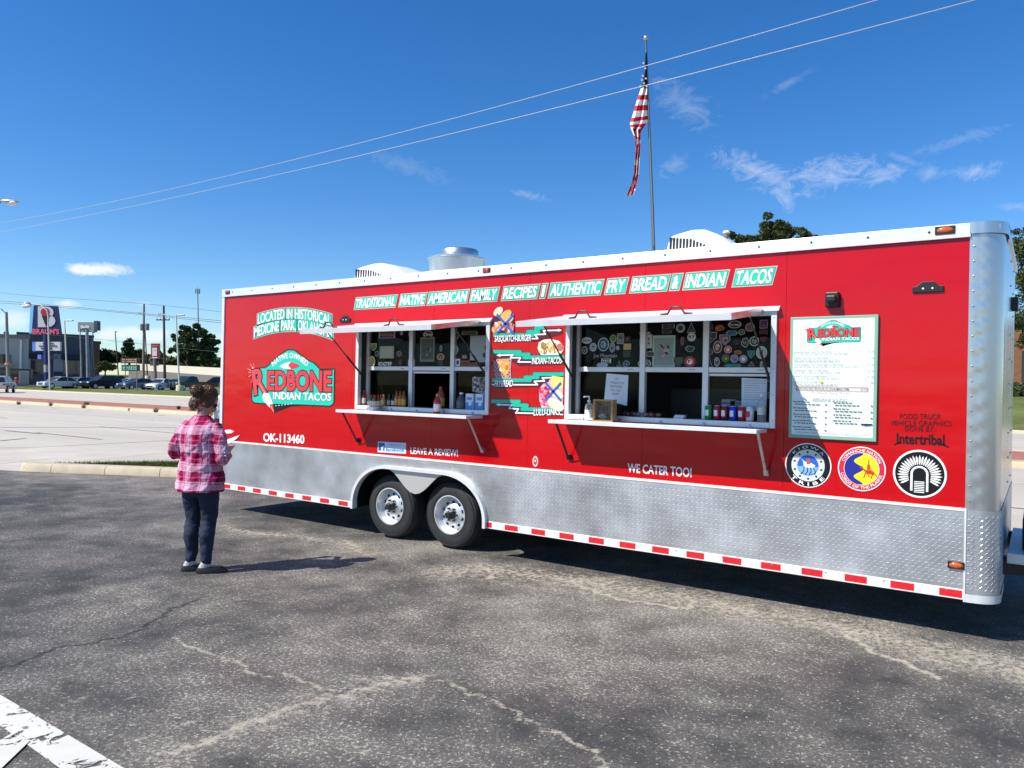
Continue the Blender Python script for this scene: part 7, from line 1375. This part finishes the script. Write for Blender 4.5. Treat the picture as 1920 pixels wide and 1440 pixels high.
# ---------------------------------------------------------------- right-hand side: lawn, hedge, brick building, trees, flag
def brick_building():
    D = 62; a = dep(1840, 745, D); b = dep(2300, 745, D); t = thing('brick_building', 'orange brick building across the street at the right edge', 'building', (a.x, a.y, 1.2), math.atan2(b.y - a.y, b.x - a.x))
    m = bpy.data.materials.new('orange_brick'); m.use_nodes = True; nt, N, L, P = nodes_of(m); tc = N.new('ShaderNodeTexCoord'); mp = N.new('ShaderNodeMapping'); mp.inputs['Rotation'].default_value = (R_(90), 0, 0); L.new(tc.outputs['Object'], mp.inputs[0]); br = N.new('ShaderNodeTexBrick'); br.inputs['Color1'].default_value = (.42, .17, .075, 1); br.inputs['Color2'].default_value = (.32, .12, .055, 1); br.inputs['Mortar'].default_value = (.40, .26, .16, 1); br.inputs['Scale'].default_value = 2.2; br.inputs['Mortar Size'].default_value = .015; L.new(mp.outputs[0], br.inputs['Vector']); L.new(br.outputs['Color'], P.inputs['Base Color']); P.inputs['Roughness'].default_value = .9
    MB().box(0, 26, 0, 14, -.5, 6.6).build('wall', m, t); MB().box(-.2, 26.2, -.25, 14, 6.6, 7.1).build('cornice', mat('stone_cornice', (.45, .40, .33), .8), t)
    for i in range(6): x = 3.2 + i * 3.8; w_ = MB().box(x, x + 1.4, -.04, .1, 1.6, 4.2).build('window', M_CGL, t); MB().box(x - .1, x + 1.5, -.15, .0, 1.45, 1.6).build('sill', M_LG, w_)
    h = thing('hedge', 'clipped dark green hedge along the foot of the brick building', 'hedge', dep(1850, 742, 57)); mb = MB(); rs = np.random.RandomState(3); d = CR.col[0]; vs = []; fs = []; mi = []
    for i in range(7000): q = Vector((d.x, d.y, 0)) * rs.uniform(0, 16) + ry * rs.uniform(0, 1.2) + Vector((0, 0, rs.uniform(-.2, 1.0))); a_ = rs.normal(size=3) * .07; b_ = rs.normal(size=3) * .05; o = len(vs); vs += [tuple(q - Vector(a_)), tuple(q + Vector(b_)), tuple(q + Vector(a_)), tuple(q - Vector(b_))]; fs.append((o, o + 1, o + 2, o + 3)); mi.append(rs.choice(3))
    mb.v, mb.f, mb.m = vs, fs, mi; mb.build('hedge_leaves', M_LF, h, norm=False, kind='stuff')
brick_building()
tree_px('tree', 'dark leafy tree showing past the trailer front at the right edge', (1935, 745), 48, [(1915, 470, 40, 50), (1935, 540, 50, 60), (1960, 480, 50, 60), (1910, 600, 34, 36), (1905, 450, 24, 26), (1950, 620, 40, 40)], 15000, .085, .22, 12, mats=[M_LF[1], M_LF[0], M_LF[2]])
tree_px('tree', 'round tree crown showing above the trailer roof', (1450, 745), 46, [(1440, 432, 40, 22), (1475, 436, 44, 18), (1420, 450, 36, 24), (1510, 450, 30, 18), (1378, 442, 14, 16), (1450, 490, 60, 50), (1460, 445, 50, 24), (1400, 462, 30, 20), (1530, 470, 30, 20)], 34000, .08, .25, 13, mats=[M_LF[0], M_LF[1], leaf_mat('leaf_olive', (.1, .115, .03))])
p = dep(1362, 436, 30); t = thing('globe_lamp', 'lamp with small white cap just above the trailer roof', 'lamp post', (p.x, p.y, 0)); mb = MB(); mb.tube([(0, 0, -.1), (0, 0, p.z - .1)], .06, 10); mb.build('post', M_GPOST, t); mb = MB(); mb.ball((0, 0, p.z), .14, 14, 8, (1, 1, .6)); mb.build('lamp_head', M_WPLAST, t, smooth=True); mb = MB(); mb.tube([(0, 0, p.z - .2), (0, 0, p.z - .02)], .11, 12); mb.build('collar', mat('lamp_brown', (.2, .15, .1), .6), t)

def flag():
    D = 40; B = dep(1236, 735, D); Tp = dep(1211, 72, D); t = thing('flagpole', 'tall grey flagpole with a ball top behind the trailer', 'flagpole', (B.x, B.y, B.z)); o = Vector(B)
    mb = MB(); mb.tube([Vector((0, 0, -1.2)), (Tp - o) * .5, Tp - o], [.10, .085, .05], 12); mb.build('pole', mat('flagpole_grey', (.16, .165, .17), .4, .6), t, smooth=True); mb = MB(); mb.ball(Tp - o + Vector((0, 0, .02)), .13, 14, 10); mb.build('ball_top', mat('ball_pale', (.5, .48, .42), .3, .6), t, smooth=True)
    mb = MB(); q = [dep(u, v, D - .12) - o for u, v in ((1211, 92), (1215, 150), (1217, 230), (1221, 330), (1226, 460))]; mb.tube(q, .012, 5); mb.build('halyard', M_WIRE, t)
    # limp flag: hoist against the pole, the fly end hanging in a long twist
    cols_ = 26; rows = 14; F = thing('flag', 'limp striped flag with blue starred corner hanging from the flagpole', 'flag', dep(1212, 98, D))
    ho = Vector(F.location); vs = []; rw = [ink('#c01c30', .8), ink('#f0ecea', .8), ink('#141a3c', .8)]
    L0 = [(1210.5, 98), (1209, 130), (1204, 160), (1196, 182), (1188, 210), (1181, 232), (1183, 242), (1190, 258), (1192, 275), (1190, 300), (1189, 325), (1183, 345), (1174, 368)]
    R0 = [(1212.5, 98), (1214, 130), (1215, 160), (1215, 182), (1215.5, 208), (1216, 226), (1202, 246), (1201, 262), (1201, 275), (1199, 300), (1198, 325), (1194, 345), (1189, 366)]
    n = len(L0); mb = MB(); ws = 7; V = []
    for i in range(n):
        for j in range(ws): tt = j / (ws - 1); u = L0[i][0] * (1 - tt) + R0[i][0] * tt; v = L0[i][1] * (1 - tt) + R0[i][1] * tt; V.append(dep(u, v, D - .1 + .16 * math.sin(j * 2.1 + i * .5)) - ho)
    # finer rows
    rows_f = 64; VF = []
    for r in range(rows_f + 1):
        s = r / rows_f * (n - 1); i = min(int(s), n - 2); f = s - i
        for j in range(ws): VF.append(V[i * ws + j].lerp(V[(i + 1) * ws + j], f))
    fs = []; mi = []
    for r in range(rows_f):
        for j in range(ws - 1):
            fs.append((r * ws + j, r * ws + j + 1, (r + 1) * ws + j + 1, (r + 1) * ws + j)); y = VF[r * ws + j].z; s = r / rows_f * (n - 1)
            if s < 2.25: mi.append(2)
            elif s < 5.6: mi.append(1 if int((s - 2.25) / .42) % 2 == 0 else 0)
            else: mi.append(1 if int((s * .6 + j * .55) / .8) % 2 == 0 else 0)
    mb.v, mb.f, mb.m = [tuple(p) for p in VF], fs, mi; c = mb.build('cloth', rw, F, norm=False, smooth=True, ang=80)
    d = MB(); rs = random.Random(1)
    for u, v in ((1206.5, 118), (1210, 128), (1205, 142), (1211, 147), (1203.5, 150), (1207.5, 156), (1200.5, 162), (1212.5, 162), (1206, 165)):
        q = dep(u, v, D - .32) - ho; pts = []
        for k in range(10): a = R_(90 + 36 * k); r = .07 if k % 2 == 0 else .03; pts.append(q + CR.col[0] * r * math.cos(a) + CR.col[2] * r * math.sin(a))
        d.add(pts, [tuple(range(10))])
    d.build('stars', ink('#e6e2e0', .8), F, norm=False, kind='stuff')
flag()
